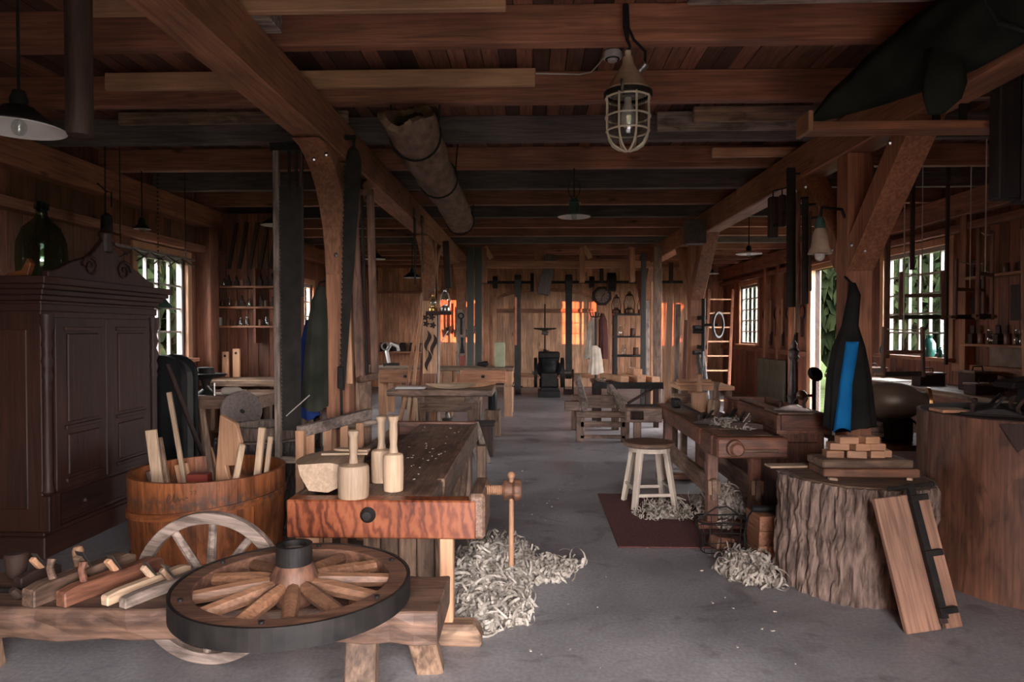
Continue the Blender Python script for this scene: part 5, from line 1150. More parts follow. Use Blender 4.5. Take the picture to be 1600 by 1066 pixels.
# cast iron column, lamp insulator, bars on the right beam
ci = T('iron_column', 'grey ornamental cast-iron column with a pointed finial', 'column', (K(1240, 600, 7.5).x, 7.5, 0)); cxx = K(1240, 600, 7.5).x
P(MB().lathe([(.001, 0), (.085, 0), (.085, .08), (.05, .12), (.05, .62), (.07, .66), (.05, .72), (.065, .80), (.055, .88), (.07, .92), (.045, .95), (.04, 1.32), (.055, 1.35), (.045, 1.38), (.06, 1.42), (.03, 1.45), (.035, 1.49), (.012, 1.53), (.001, 1.58)], 18, (cxx, 7.5, 0)), 'shaft', noisy('grey_iron', (.10, .085, .08), (.19, .165, .155), 14, .5, .2, .2), ci, smooth=True)
for k in range(8):
    a = 2 * PI * k / 8; P(MB().cyl((cxx + .043 * math.cos(a), 7.5 + .043 * math.sin(a), .97), (cxx + .039 * math.cos(a), 7.5 + .039 * math.sin(a), 1.31), .006, n=5), 'flute', MATS['grey_iron'], ci)
il = T('insulator_lamp', 'pale ceramic lamp with round bulb fixed to the first right post', 'lamp', (2.25, 5.3, 2.28)); ix, iz = K(1281, 390, 5.3).x, K(1281, 397, 5.3).z
P(MB().lathe([(.035, iz + .20), (.05, iz + .16), (.058, iz + .13), (.06, iz + .10), (.066, iz + .05), (.085, iz + .01), (.088, iz), (.06, iz), (.03, iz + .05), (.001, iz + .06)], 24, (ix, 5.3, 0)), 'ceramic_body', CREAM, il, smooth=True)
P(MB().lathe([(.001, iz + .28), (.02, iz + .28), (.036, iz + .24), (.038, iz + .19), (.001, iz + .19)], 14, (ix, 5.3, 0)), 'green_cap', GREENE, il, smooth=True)
P(MB().ball((ix, 5.3, iz - .015), .038, 14, (1, 1, 1.1)), 'bulb', PLASTIC, il, smooth=True)
P(MB().tube([(ix, 5.3, iz + .27), (ix + .02, 5.32, iz + .36), (PRX - .14, 5.42, iz + .36), (PRX - .1, 5.45, iz + .3)], .012, 6), 'bracket', IRON, il)
for k, (px, y0_, y1_, w_, d_, mt_, lab) in enumerate(((1236, 262, 480, .075, .04, DARKSTEEL, 'broad black iron bar hanging on the right beam'), (1247, 300, 520, .035, .03, W('rimw', 'z'), 'slim reddish wooden bar hanging beside the black iron bar'), (1258, 310, 475, .05, .03, DARKSTEEL, 'dark iron rail hanging nearest the right post'), (1266, 330, 455, .02, .02, W('dark', 'z'), 'thin dark rod hanging by the ceramic lamp'))):
    Y = 2.40 * FPX / (px - 832); a, b = K(px, y0_, Y), K(px, y1_, Y)
    t = T('hanging_bar', lab, 'bar', tuple(b)); P(MB().bar(b, (a.x, a.y, min(a.z, 3.3)), w_, d_, Vector((0, 1, 0))), 'bar', mt_, t, bevel=.006); P(MB().cyl((a.x, a.y, min(a.z, 3.3) - .06), (2.46, a.y, min(a.z, 3.3) - .05), .01, n=6), 'nail', IRON, t)
for k, (px, y0_, y1_, lab) in enumerate(((1208, 308, 372, 'dark wooden pulley block hanging on the right beam'), (1222, 305, 355, 'smaller dark pulley block beside the larger one on the right beam'))):
    Y = 2.40 * FPX / (px - 832); a, b = K(px, y0_, Y), K(px, y1_, Y); t = T('pulley_block', lab, 'pulley', tuple(b))
    P(MB().box((a.x, a.y, (a.z + b.z) / 2), (.09 - .03 * k, .07, a.z - b.z)), 'cheek', W('dark', 'z'), t, bevel=.012); P(MB().cyl((a.x, a.y - .04, b.z + .12), (a.x, a.y + .04, b.z + .12), .02, n=10), 'pin', IRON, t); P(MB().tube([(a.x, a.y, a.z - .01), (a.x, a.y, a.z + .06), (2.45, a.y, a.z + .08)], .008, 6), 'hook', IRON, t)
# frame saws hanging on the right
def hang_saw(label, x, y, zb, wd, ht, rz, ztop=3.36):
    t = T('bow_saw', label, 'saw', (0, 0, 0), 'frame saws hung by the right window')
    for s_ in (-1, 1): P(MB().bar((s_ * wd / 2, 0, 0), (s_ * wd / 2 * .94, 0, ht), .035, .03, Vector((0, 1, 0))), 'frame_arm', W('rimw', 'z'), t, bevel=.006)
    P(MB().bar((-wd / 2, 0, ht * .5), (wd / 2, 0, ht * .5), .03, .035), 'stretcher', W('rimw', 'x'), t, bevel=.004)
    P(MB().box((0, 0, .03), (wd, .003, .045)), 'blade', DARKSTEEL, t); P(MB().tube([(-wd / 2, 0, ht * .96), (0, .0, ht * .93), (wd / 2, 0, ht * .96)], .006, 6), 'cord', CLOTHW, t)
    for s_ in (-1, 1): P(MB().lathe([(.001, 0), (.016, 0), (.013, .05), (.018, .09), (.001, .1)], 10, (s_ * wd / 2, 0, .03), (0, s_ * PI / 2, 0)), 'handle', W('old', 'x'), t, smooth=True)
    P(MB().tube([(0, 0, ht * .52), (0, 0, ztop - zb)], .006, 5), 'hanging_rope', CLOTHW, t)
    return put(t, (x, y, zb), rz)
hang_saw('wide frame saw hung on a pale rope before the big right window', K(1412, 590, 6.15).x, 6.16, K(1412, 590, 6.15).z, .42, .45, .25)
hang_saw('second frame saw hung higher before the big right window', K(1440, 470, 7.17).x, 7.17, K(1440, 500, 7.17).z, .40, .5, -.2)
hang_saw('frame saw hung against the right wall boards', K(1515, 500, 7.19).x, 7.19, K(1515, 500, 7.19).z, .50, .62, .5)
hang_saw('long frame saw hung above the right wall shelf', K(1540, 470, 6.15).x, 6.16, K(1540, 500, 6.3).z, .36, .8, .7)
for k, (px, yb, Y, lab) in enumerate(((1385, 560, 7.2, 'long dark red bar hanging in front of the big window'), (1425, 422, 7.2, 'short dark bar hanging beside the pale ropes'), (1478, 570, 7.25, 'long dark curved bar at the edge of the big window'))):
    a = K(px, yb, Y); S(MB().bar(a, (a.x, Y, 3.36), .055 - .01 * k, .03, Vector((0, 1, 0))), 'hanging_bar', W('rimw' if k == 0 else 'dark', 'z'), lab, 'bar', bevel=.006)
for k, px in enumerate((1569, 1604)):
    a = K(px, 300, 4.05); S(MB().slab(a.x - .06, a.x + .06, 4.0, 4.1, 2.40 - .02 * k, 3.335), 'hanging_timber', W('black', 'z'), ('dark timber hanging under the joist over the big trunk', 'second dark timber hanging beside the first over the big trunk')[k], 'timber', bevel=.008)
# shelf board under the right beam with the slung tarpaulin
hs = T('overhead_board', 'long board slung under the right beam below the canvas', 'board', (2.3, 4.28, 2.87))
P(MB().slab(1.66, 3.35, 4.2, 4.36, 2.86, 2.91), 'board', W('beam', 'x'), hs, bevel=.004)
for x in (2.47, 2.63): P(MB().slab(x - .02, x + .02, 4.27, 4.29, 2.9, 3.04), 'strap', IRON, hs)
P(MB().slab(1.66, 1.69, 4.18, 4.38, 2.85, 2.97), 'end_cleat', W('fresh', 'z'), hs, bevel=.004)
def tarp():
    t = T('canvas_bundle', 'dark green folded canvas slung along the right ceiling beam', 'canvas', (2.1, 3.4, 2.91))
    path = [(1.71, 4.25, 2.925, .03, .016), (1.80, 4.12, 2.99, .10, .08), (1.94, 3.93, 3.06, .16, .14), (2.06, 3.70, 3.11, .20, .18), (2.13, 3.45, 3.125, .22, .19), (2.16, 3.15, 3.13, .225, .195), (2.17, 2.85, 3.13, .22, .195), (2.18, 2.6, 3.11, .17, .15), (2.18, 2.45, 3.08, .07, .06)]
    rs = []; n = 48
    for j in range(33):
        s_ = j / 4; i0 = min(int(s_), 7); u = s_ - i0; x, y, z, w_, h_ = [path[i0][q] * (1 - u) + path[i0 + 1][q] * u for q in range(5)]
        d_ = Vector((path[i0 + 1][0] - path[i0][0], path[i0 + 1][1] - path[i0][1], 0)).normalized(); sx_ = Vector((-d_.y, d_.x, 0))
        rs.append([Vector((x, y, z)) + sx_ * w_ * math.cos(a) * (1 + .06 * math.sin(6 * a + j * .25)) + Vector((0, 0, h_ * math.sin(a) * (1 + .05 * math.sin(7 * a + j * .3)))) for a in [2 * PI * i / n for i in range(n)]])
    P(MB().rings(rs), 'canvas_fold', CANVAS, t, smooth=True, sharp=85)
    P(MB().tube([(1.93, 3.02, 3.35), (1.92, 3.02, 3.13), (2.0, 3.02, 2.97), (2.165, 3.02, 2.92), (2.32, 3.02, 2.97), (2.40, 3.02, 3.13), (2.40, 3.02, 3.35)], .012, 6), 'tie_cord', BLACK, t)
    flap = [sec(1455, 1500, 40, 3.45, .05), sec(1446, 1505, 90, 3.42, .06), sec(1440, 1508, 130, 3.4, .05), sec(1442, 1500, 155, 3.4, .04), sec(1450, 1475, 178, 3.4, .02)]
    m = MB(); m.rings([[Vector((cx + rx * math.cos(a) * (1 + .08 * math.sin(5 * a + q)), cy + ry * math.sin(a), z)) for a in [2 * PI * i / 32 for i in range(32)]] for q, (z, cx, cy, rx, ry) in enumerate(flap)])
    P(m, 'canvas_flap', CANVAS, t, smooth=True, sharp=85)
tarp()
# ================================================================== CEILING THINGS
# hollow log slung under the joists
def hollow_log():
    a = Vector((-.86, 4.42, 3.10)); b = Vector((-.98, 9.35, 3.12)); rr = random.Random(3)
    t = T('hollow_log', 'long hollow weathered log slung on wires under the ceiling joists', 'log', (-.92, 6.9, 2.95)); rs = []; n = 40; M_ = 30
    x, y, d = axes(b - a)
    cut = [.55 * (.5 + .5 * math.sin(2 * PI * i / n)) ** 1.6 + .05 * math.sin(2 * PI * i / n * 3 + 1) + rr.uniform(0, .03) for i in range(n)]
    def q(ang, s_, k): return (.165 + .012 * math.sin(2 * ang + 1) + .012 * math.sin(3 * ang + s_ * 9) + .008 * math.sin(s_ * 40 + ang)) * (1 - .05 * s_) + rr.uniform(-.004, .004)
    for k in range(M_ + 1):
        s_ = k / M_; c = a + (b - a) * s_
        off = [cut[i] * (1 - s_) for i in range(n)]
        rs.append([c + (x * math.cos(2 * PI * i / n) + y * math.sin(2 * PI * i / n)) * q(2 * PI * i / n, s_, k) + d * (off[i]) for i in range(n)])
    inner = []
    for k in (6, 3, 0):
        s_ = k / M_; c = a + (b - a) * s_
        inner.append([c + (x * math.cos(2 * PI * i / n) + y * math.sin(2 * PI * i / n)) * .115 + d * cut[i] * (1 - s_) for i in range(n)])
    m = MB(); m.rings(rs, False); m.f.append([M_ * n + i for i in range(n)])
    o = len(m.v); m.rings(inner, False); m.f.append([o + i for i in range(n)])
    for i in range(n): m.f.append([o + 2 * n + i, o + 2 * n + (i + 1) % n, (i + 1) % n, i])
    P(m, 'log_shell', LOGSKIN, t, smooth=True, sharp=60)
    for s_ in (.14, .44, .97):
        c = a + (b - a) * s_
        P(MB().tube([c + (x * math.cos(g) + y * math.sin(g)) * .19 for g in [2 * PI * i / 24 for i in range(24)]], .009, 6, True), 'wire_loop', IRON, t)
        for q_ in (-1, 1): P(MB().tube([c + x * .17 * q_ + y * .06, c + x * .2 * q_ + Vector((0, 0, .46))], .007, 6), 'hanging_wire', IRON, t)
hollow_log()
# caged bulkhead lamp
lx, lz = K(981, 200, 3.93).x, 0
Yl = 3.93
cl = T('caged_lamp', 'big cone-topped industrial lamp with a cream wire cage', 'lamp', (lx, Yl, 2.66))
zc = K(981, 142, Yl).z; zb = K(981, 234, Yl).z
P(MB().lathe([(.001, zc + .19), (.03, zc + .19), (.035, zc + .15), (.12, zc + .01), (.132, zc), (.132, zc - .02), (.10, zc - .02), (.001, zc - .01)], 32, (lx, Yl, 0)), 'cone_housing', CREAM, cl, smooth=True)
P(MB().ringband(.115, .138, zc - .035, zc - .012, 32, (lx, Yl, 0)), 'clamp_ring', IRON, cl)
P(MB().lathe([(.03, zc + .18), (.018, zc + .19), (.018, zc + .225), (.001, zc + .225)], 12, (lx, Yl, 0)), 'neck', CAGE, cl, smooth=True)
P(MB().lathe([(.095, zc - .03), (.098, zc - .12), (.09, zc - .2), (.06, zc - .255), (.001, zc - .27)], 28, (lx, Yl, 0)), 'glass_globe', GLASSC, cl, smooth=True)
P(MB().lathe([(.02, zc - .04), (.022, zc - .07), (.048, zc - .14), (.046, zc - .18), (.02, zc - .21), (.001, zc - .212)], 18, (lx, Yl, 0)), 'bulb', PLASTIC, cl, smooth=True)
for z, r_ in ((zc - .045, .125), (zc - .15, .126), (zc - .23, .12)): P(MB().tube([(lx + r_ * math.cos(a), Yl + r_ * math.sin(a), z) for a in [2 * PI * i / 32 for i in range(32)]], .006, 6, True), 'cage_ring', CAGE, cl, smooth=True)
for k in range(4):
    a = PI * k / 4 + .25; pts = []
    for (r_, z) in ((.125, zc - .03), (.127, zc - .15), (.126, zc - .22), (.116, zc - .265), (.092, zc - .305), (.055, zc - .33), (.02, zc - .34), (0, zc - .341)): pts.append((lx + r_ * math.cos(a), Yl + r_ * math.sin(a), z))
    pts += [(2 * lx - x, 2 * Yl - y, z) for x, y, z in pts[-2::-1]]
    P(MB().tube(pts, .006, 6), 'cage_bar', CAGE, cl, smooth=True)
P(MB().cyl((lx + .06, Yl - .04, zc + .10), (lx + .09, Yl - .07, zc + .13), .022, n=12), 'cable_gland', STEEL, cl, smooth=True)
P(MB().tube([(lx + .085, Yl - .065, zc + .125), (lx + .09, Yl - .05, zc + .2), (lx + .03, Yl - .02, zc + .28), (lx, Yl - .0, zc + .36)], .008, 6), 'cable', BLACK, cl, smooth=True)
P(MB().tube([(lx, Yl, zc + .22), (lx + .012, Yl, zc + .25), (lx - .005, Yl, zc + .29), (lx - .01, Yl, zc + .36), (lx - .012, Yl + .01, 3.50)], [.008, .008, .01, .02, .018], 8), 'hanging_strap', BLACK, cl)
P(MB().slab(lx - .035, lx + .035, Yl - .02, Yl + .02, zc - .03, zc - .0).cyl((lx - .05, Yl - .135, zc + .02), (lx - .05, Yl - .135, zc - .05), .008, n=6), 'latch', STEEL, cl)
# smoke detector and its wire
sd = T('smoke_detector', 'round white smoke detector on the planked ceiling', 'smoke detector', (K(957, 88, 4.7).x, 4.7, 3.48)); dx_ = K(957, 88, 4.7).x
P(MB().lathe([(.001, 3.475), (.03, 3.475), (.035, 3.49), (.062, 3.495), (.066, 3.51), (.066, 3.535), (.05, 3.552), (.001, 3.552)], 28, (dx_, 4.7, 0)), 'housing', PLASTIC, sd, smooth=True)
P(MB().ringband(.036, .05, 3.488, 3.496, 24, (dx_, 4.7, 0)), 'vent_ring', BLACK, sd)
P(MB().tube([(dx_ - .05, 4.72, 3.52), (dx_ - .08, 4.85, 3.515), (dx_ - .12, 4.98, 3.51), (dx_ - .2, 5.035, 3.515), (dx_ - .62, 5.04, 3.53)], .005, 6), 'wire', PLASTIC, sd, smooth=True)
# pendant lamps down the aisle and sides
p = K(897, 330, 7.15); pl_ = pendant('pendant_lamp', 'green-capped lamp with flat white shade hanging mid-aisle', p.x, 7.15, 3.335, K(897, 339, 7.15).z, .172, .035, GREENE, ENAMELW, cap=GREENE, flat=True)
P(MB().lathe([(.001, 0), (.055, 0), (.055, .1), (.07, .105), (.04, .15), (.001, .16)], 16, (p.x, 7.15, K(897, 339, 7.15).z + .04)), 'lamp_cap', GREENE, pl_, smooth=True)
P(MB().tube([(p.x + .06 * math.cos(a), 7.15, K(897, 295, 7.15).z + .10 * math.sin(a)) for a in [2 * PI * i / 20 for i in range(20)]], .005, 6, True), 'carry_ring', IRON, pl_)
for (px, py, Y, lab) in ((1170, 397, 9.25, 'flat white lamp hanging over the right side bay'), (430, 352, 8.2, 'white-lined lamp half hidden behind the framed pit saw'), (586, 405, 11.3, 'small white-lined lamp behind the slim frame saw'), (644, 434, 12.4, 'dark lamp hanging left of the second left post'), (1113, 428, 17.5, 'tiny flat lamp far back by the right wall'), (222, 358, 7.15, 'shallow lamp hanging near the left wall plate')):
    p = K(px, py, Y); pendant('pendant_lamp', lab, p.x, Y, 3.335, p.z, .085 if px == 222 else .17, (.05 if px == 222 else .10) if px < 700 else .04, BLACK if px < 700 else ENAMELW, ENAMELW, flat=(px > 700))
# loose boards stored in the ceiling
for (x0, x1, Y, zz, h, th, mk, lab) in ((-3.0, .02, 4.75, 3.331, .12, .045, 'fresh', 'long pale board stored across the left beam between joists'), (-2.4, -.14, 3.62, 3.331, .14, .05, 'fresh', 'pale board stored nearest the wagon wheel above the left beam'),
      (-2.0, -1.42, 3.78, 3.331, .12, .18, 'wgrey', 'short grey block stored on top of the left beam'), (.80, 2.7, 3.55, 3.331, .13, .10, 'wgrey', 'thick grey plank stored on top of the right beam'), (1.05, 2.7, 5.85, 3.331, .16, .05, 'wgrey', 'grey weathered plank stored behind the caged lamp'), (1.3, 2.8, 5.6, 3.331, .12, .05, 'old', 'brown plank stored behind the canvas bundle'), (-3.4, -1.5, 5.55, 3.331, .1, .04, 'old', 'brown board stored on the left beam past the curved brace'), (1.75, 2.75, 6.75, 3.331, .09, .05, 'fresh', 'short tan board with cut corner stored on the right beam')):
    S(MB().slab(x0, x1, Y - th / 2, Y + th / 2, zz, zz + h), 'stored_board', W(mk, 'x'), lab, 'board', bevel=.005)
# ================================================================== MIDDLE OF THE SHOP
# trestle table with carved troughs
tE = T('trestle_table', 'thick-topped trestle table with carved wooden troughs in mid-shop', 'table', (-1.3, 9.95, 0))
TZE = .80
P(MB().slab(-2.06, -.56, 9.55, 10.35, TZE - .09, TZE), 'tabletop', W('bench', 'x'), tE, bevel=.012)
for x in (-1.62, -.86):
    for y in (9.68, 10.2): P(MB().bar((x, y, 0), (x + .03, y, TZE - .09), .13, .08, Vector((0, 1, 0)), .16, .08), 'leg', W('old', 'z'), tE, bevel=.008)
    P(MB().slab(x - .1, x + .1, 9.62, 10.28, TZE - .2, TZE - .09), 'bearer', W('bench', 'y'), tE, bevel=.008)
P(MB().slab(-1.6, -.86, 9.63, 9.67, TZE - .32, TZE - .1), 'apron', W('old', 'x'), tE, bevel=.006)
def trough(label, x0, x1, y, z, wd, h, mat):
    rs = []
    for k in range(13):
        s_ = k / 12; x = x0 + (x1 - x0) * s_; e = math.sin(PI * min(1, max(.0, .06 + s_ * .88))) ** .45; lift = .055 * (1 - e) * 2
        w_ = wd * e
        rs.append([Vector((x, y - w_, z + h)), Vector((x, y - w_ * .75, z + lift + .006)), Vector((x, y, z + lift)), Vector((x, y + w_ * .75, z + lift + .006)), Vector((x, y + w_, z + h)), Vector((x, y + w_ * .85, z + h)), Vector((x, y, z + lift + h * .35)), Vector((x, y - w_ * .85, z + h))])
    return S(MB().rings(rs), 'carved_trough', mat, label, 'trough', smooth=True, sharp=50)
trough('long pale carved trough on the trestle table', -1.52, -.80, 9.72, TZE, .10, .075, W('pale', 'x'))
trough('second pale carved trough behind the first on the trestle table', -1.2, -.55, 10.0, TZE, .09, .07, W('fresh', 'x'))
S(MB().box((-1.75, 9.75, TZE + .01), (.42, .2, .018), (0, 0, .06)), 'paper_roll', PAPER, 'sheaf of white papers on the trestle table', 'paper', bevel=.004)
for k, (xb, xt, mk) in enumerate(((-1.95, -1.78, 'fresh'), (-1.78, -1.72, 'pale'), (-1.70, -1.64, 'fresh'), (-1.58, -1.62, 'pale'))):
    S(MB().bar((xb, 9.42 - (.05 if k == 3 else 0), 0), (xt, 9.53 - (.045 if k == 3 else 0), .69), .05 if k != 3 else .025, .03, Vector((0, 1, 0))), 'leaning_lath', W(mk, 'z'), ('wide tan lath leaning at the end of the trestle table', 'pale lath next to the wide tan one at the trestle table', 'tan lath close to the trestle leg', 'thin pale stick crossing the laths at the trestle table')[k], 'lath', bevel=.003)
jx = K(698, 660, 9.9).x
jg = T('oil_jug', 'dark metal oil jug with bellied body under the trestle table', 'jug', (jx, 9.95, 0))
P(MB().lathe([(.001, .0), (.10, 0), (.12, .04), (.13, .16), (.10, .26), (.07, .31), (.085, .35), (.05, .36), (.03, .44), (.001, .45)], 20, (jx, 9.95, 0)), 'body', noisy('pewter', (.08, .065, .055), (.16, .13, .11), 9, .4, .5, .1), jg, smooth=True)
P(MB().ringband(.09, .12, -.02, .02, 24, (jx - .16, 9.88, .2), (PI / 2, 0, 0)), 'valve_wheel', IRON, jg); P(MB().cyl((jx - .16, 9.88, .2), (jx, 9.95, .2), .02, n=8), 'spindle', IRON, jg)
S(MB().lathe([(.001, 0), (.06, 0), (.07, .03), (.07, .3), (.05, .34), (.001, .34)], 16, (-.62, 10.6, .4)), 'black_can', BLACK, 'black can standing on the shelf behind the trestle table', 'can', smooth=True)
S(MB().slab(-.74, -.5, 10.5, 10.75, 0, .4), 'can_stand', W('old', 'z'), 'grey-brown box stand under the black can', 'box', bevel=.006)
bxd = T('dark_box', 'dark wooden box standing behind the end of the red-ended bench', 'box', (K(757, 715, 8.8).x, 8.95, 0)); ddx = K(757, 715, 8.8).x
P(MB().slab(ddx - .11, ddx + .11, 8.8, 9.15, 0, .40), 'box_body', W('dark', 'z'), bxd, bevel=.006); P(MB().slab(ddx - .13, ddx + .13, 8.78, 9.17, .40, .43), 'lid', W('dark', 'x'), bxd, bevel=.006)
for k in range(2):
    a = K(739 + 14 * k, 726, 8.3); S(MB().bar((a.x + .08, 8.35, 0), (a.x - .10, 8.62, .47), .07, .03, Vector((0, 1, 0))), 'carved_board', W('wgrey', 'z'), ('grey carved slat leaning on the dark box', 'second grey carved slat leaning on the dark box')[k], 'slat', bevel=.006)
# second bench behind with reddish front boards
tF = T('long_workbench', 'long bench with two reddish front boards behind the trestle table', 'workbench', (-1.6, 13.2, 0))
P(MB().slab(-2.95, -.36, 12.9, 13.7, .86, .92), 'benchtop', W('old', 'x'), tF, bevel=.006)
for x0, x1 in ((-2.9, -1.93), (-1.36, -.5)): P(MB().slab(x0, x1, 12.82, 12.9, .64, .88), 'front_board', W('pine', 'x'), tF, bevel=.006); 
for x in (-2.4, -.93): P(MB().slab(x - .03, x + .03, 12.81, 12.83, .74, .79), 'square_hole', BLACK, tF)
for x in (-2.85, -1.6, -.46):
    for y in (12.95, 13.6): P(MB().slab(x - .08, x + .08, y - .05, y + .05, 0, .86), 'leg', W('fresh', 'z'), tF, bevel=.006)
P(MB().slab(-.7, -.36, 12.9, 13.7, .56, .60), 'side_shelf', W('old', 'x'), tF)
a = K(782, 560, 13.2); S(MB().slab(a.x - .12, a.x + .08, 13.3, 13.36, .92, 1.40), 'pale_green_board', noisy('pale_green_paint', (.24, .25, .15), (.34, .34, .22), 6, .6, 0, .1), 'pale green painted board standing on the far long bench', 'board', bevel=.006)
S(MB().tube([(a.x - .45, 13.2, .98), (a.x - .3, 13.2, .98), (a.x - .24, 13.2, 1.0)], [.03, .06, .04], 10), 'small_vise', IRON, 'small dark vise on the far long bench by the green board', 'vise', smooth=True)
# board with leaf cut-outs fixed on the second left post; leaning boards; lantern
ob_ = T('pattern_board', 'tan board with dark leaf and flower shaped templates on the second left post', 'pattern board', (-1.62, 10.56, .9)); yy = 10.575
xa, xb, za, zb_ = K(661, 500, yy).x, K(682, 500, yy).x, K(670, 584, yy).z, 2.095
P(MB().slab(xa, xb, yy - .02, yy + .02, za, zb_), 'board', W('doorpine', 'z'), ob_, bevel=.004)
def leafpoly(h, w_): return [(w_ * math.sin(PI * t) + .03 * math.sin(2 * PI * t), -h * t) for t in [i / 10 for i in range(11)]] + [(-w_ * .6 * math.sin(PI * t) + .03 * math.sin(2 * PI * t), -h * t) for t in [i / 10 for i in range(9, 0, -1)]]
W_ = xb - xa
for (u, v) in ((.33, .60), (.78, .55), (.36, .33)): P(MB().prism(leafpoly(.34, .045), .012, (xa + W_ * u, yy - .025, za + (zb_ - za) * v)), 'leaf_template', W('dark', 'z'), ob_)
for (u, v) in ((.22, .77), (.68, .775), (.25, .685), (.75, .665)): P(MB().prism([(q * math.cos(g), q * math.sin(g)) for g, q in [(2 * PI * i / 20, .042 + .014 * math.cos(5 * 2 * PI * i / 20)) for i in range(20)]], .012, (xa + W_ * u, yy - .025, za + (zb_ - za) * v)), 'flower_template', W('dark', 'z'), ob_)
for kk, (pxb, pxt, mk, lab) in enumerate(((638, 658, 'pine', 'wide reddish board leaning beside the pattern board'), (648, 660, 'fresh', 'thin tan board leaning between the reddish boards'), (656, 662, 'joist', 'short reddish board leaning closest to the pattern board'))):
    a, b = K(pxb, 585, 10.95), K(pxt, 457 if pxb < 650 else 520, 10.72); dd = (a.z) / (b.z - a.z); g0 = a + (a - b) * dd
    oy = (0, -.05, .05)[kk]; S(MB().bar((g0.x, g0.y + oy, 0), (b.x, b.y + .12 + oy, b.z), .05, .025, Vector((0, 1, 0))), 'leaning_board', W(mk, 'z'), lab, 'board', bevel=.004)
def lantern(label, x, y, z, s_=1.0, mat=None):
    t = T('oil_lantern', label, 'lantern', (x, y, z), 'oil lanterns'); mat = mat or BRASS
    P(MB().lathe([(.001, 0), (.06 * s_, 0), (.065 * s_, .02 * s_), (.06 * s_, .05 * s_), (.03 * s_, .065 * s_), (.03 * s_, .08 * s_), (.001, .08 * s_)], 18, (x, y, z)), 'font', mat, t, smooth=True)
    P(MB().lathe([(.025 * s_, .08 * s_), (.045 * s_, .12 * s_), (.045 * s_, .15 * s_), (.028 * s_, .2 * s_), (.001, .2 * s_)], 18, (x, y, z)), 'glass', GLASSC, t, smooth=True)
    P(MB().lathe([(.04 * s_, .2 * s_), (.035 * s_, .22 * s_), (.02 * s_, .23 * s_), (.02 * s_, .25 * s_), (.001, .26 * s_)], 14, (x, y, z)), 'top', mat, t, smooth=True)
    for q in (-1, 1): P(MB().tube([(x + q * .055 * s_, y, z + .03 * s_), (x + q * .062 * s_, y, z + .12 * s_), (x + q * .035 * s_, y, z + .215 * s_)], .006 * s_, 6), 'side_tube', mat, t)
    P(MB().tube([(x + .06 * s_ * math.cos(g), y, z + .2 * s_ + .1 * s_ * math.sin(g)) for g in [PI * i / 10 for i in range(11)]], .003, 5), 'bail', IRON, t)
    return t
p = K(694, 487, 10.5)
bs = S(MB().slab(p.x - .26, p.x + .13, 10.33, 10.556, p.z - .05, p.z), 'lantern_bracket_shelf', W('dark', 'x'), 'dark little bracket shelf on the second left post', 'shelf', bevel=.004)
lantern('dark oil lantern on the bracket shelf of the second left post', p.x + .02, 10.44, p.z, 1.3, STEEL); lantern('smaller oil lantern beside the dark one on the bracket shelf', p.x - .16, 10.43, p.z, 1.0, BRASS)
a = K(700, 380, 10.45); S(MB().bar((a.x, 10.5, K(700, 450, 10.45).z), (a.x - .05, 10.56, 3.02), .1, .05, Vector((0, 1, 0))), 'hanging_bundle', W('dark', 'z'), 'dark long tool bundle hanging above the lantern shelf', 'tool bundle', bevel=.01)
S(MB().slab(PLX + .105, PLX + .14, 10.62, 10.80, .0, 1.9), 'grey_plank', W('wgrey', 'z'), 'grey plank standing on the aisle side of the second left post', 'board', bevel=.004)
# tool board on the third left post, tall dark planks
tb_ = T('tool_board', 'pale post board hung with dark wrenches and a ring spanner', 'tool board', (-1.61, 15.28, .6)); z0_, z1_ = K(720, 584, 15.27).z, 2.095
P(MB().slab(-1.71, -1.50, 15.26, 15.3, z0_, z1_), 'board', W('wgrey', 'z'), tb_, bevel=.004)
P(MB().ringband(.04, .075, -.012, .012, 20, (-1.6, 15.25, z1_ - .14), (PI / 2, 0, 0)).slab(-1.62, -1.57, 15.235, 15.262, z1_ - .56, z1_ - .20), 'ring_spanner', IRON, tb_)
P(MB().prism([(-.03, 0), (.03, 0), (.025, -.1), (.06, -.36), (-.04, -.36), (-.02, -.1)], .02, (-1.58, 15.25, z1_ - .62)), 'wrench', IRON, tb_); P(MB().slab(-1.62, -1.53, 15.235, 15.262, z0_ + .1, z0_ + .40), 'scraper', RED, tb_)
for k, px in enumerate((735, 747)):
    a = K(px, 500, 13.9); S(MB().slab(a.x - .07, a.x + .07, 13.9 - .02 + .12 * k, 13.94 + .12 * k, 0, 3.335), 'tall_plank', noisy('dark_green_paint', (.03, .032, .026), (.06, .058, .046), 5, .6, 0, .15, (1, 1, .2)), ('broad dark plank standing floor to ceiling by the cross timber', 'second dark plank standing beside the broad one')[k], 'plank', bevel=.006)
# ================================================================== FAR END
en = T('stationary_engine', 'black stationary engine with two flywheels on a stepped base', 'engine', (.40, 16.9, 0)); ex, ey = K(858, 600, 16.7).x, 16.95
P(MB().slab(ex - .27, ex + .27, ey - .42, ey + .36, 0, .16).slab(ex - .21, ex + .21, ey - .36, ey + .3, .155, .24), 'base', BLACK, en, bevel=.012)
P(MB().lathe([(.24, .22), (.24, .42), (.2, .46), (.27, .55), (.31, .68), (.28, .8), (.25, .86), (.26, .9), (.26, 1.08), (.22, 1.1), (.001, 1.1)], 24, (ex, ey, 0), sy=.9), 'cylinder', BLACK, en, smooth=True)
P(MB().slab(ex - .26, ex + .26, ey - .3, ey + .2, .95, 1.1), 'head_block', IRON, en, bevel=.02); P(MB().slab(ex - .2, ex + .2, ey - .36, ey - .2, .25, .6), 'crank_cover', IRON, en, bevel=.02)
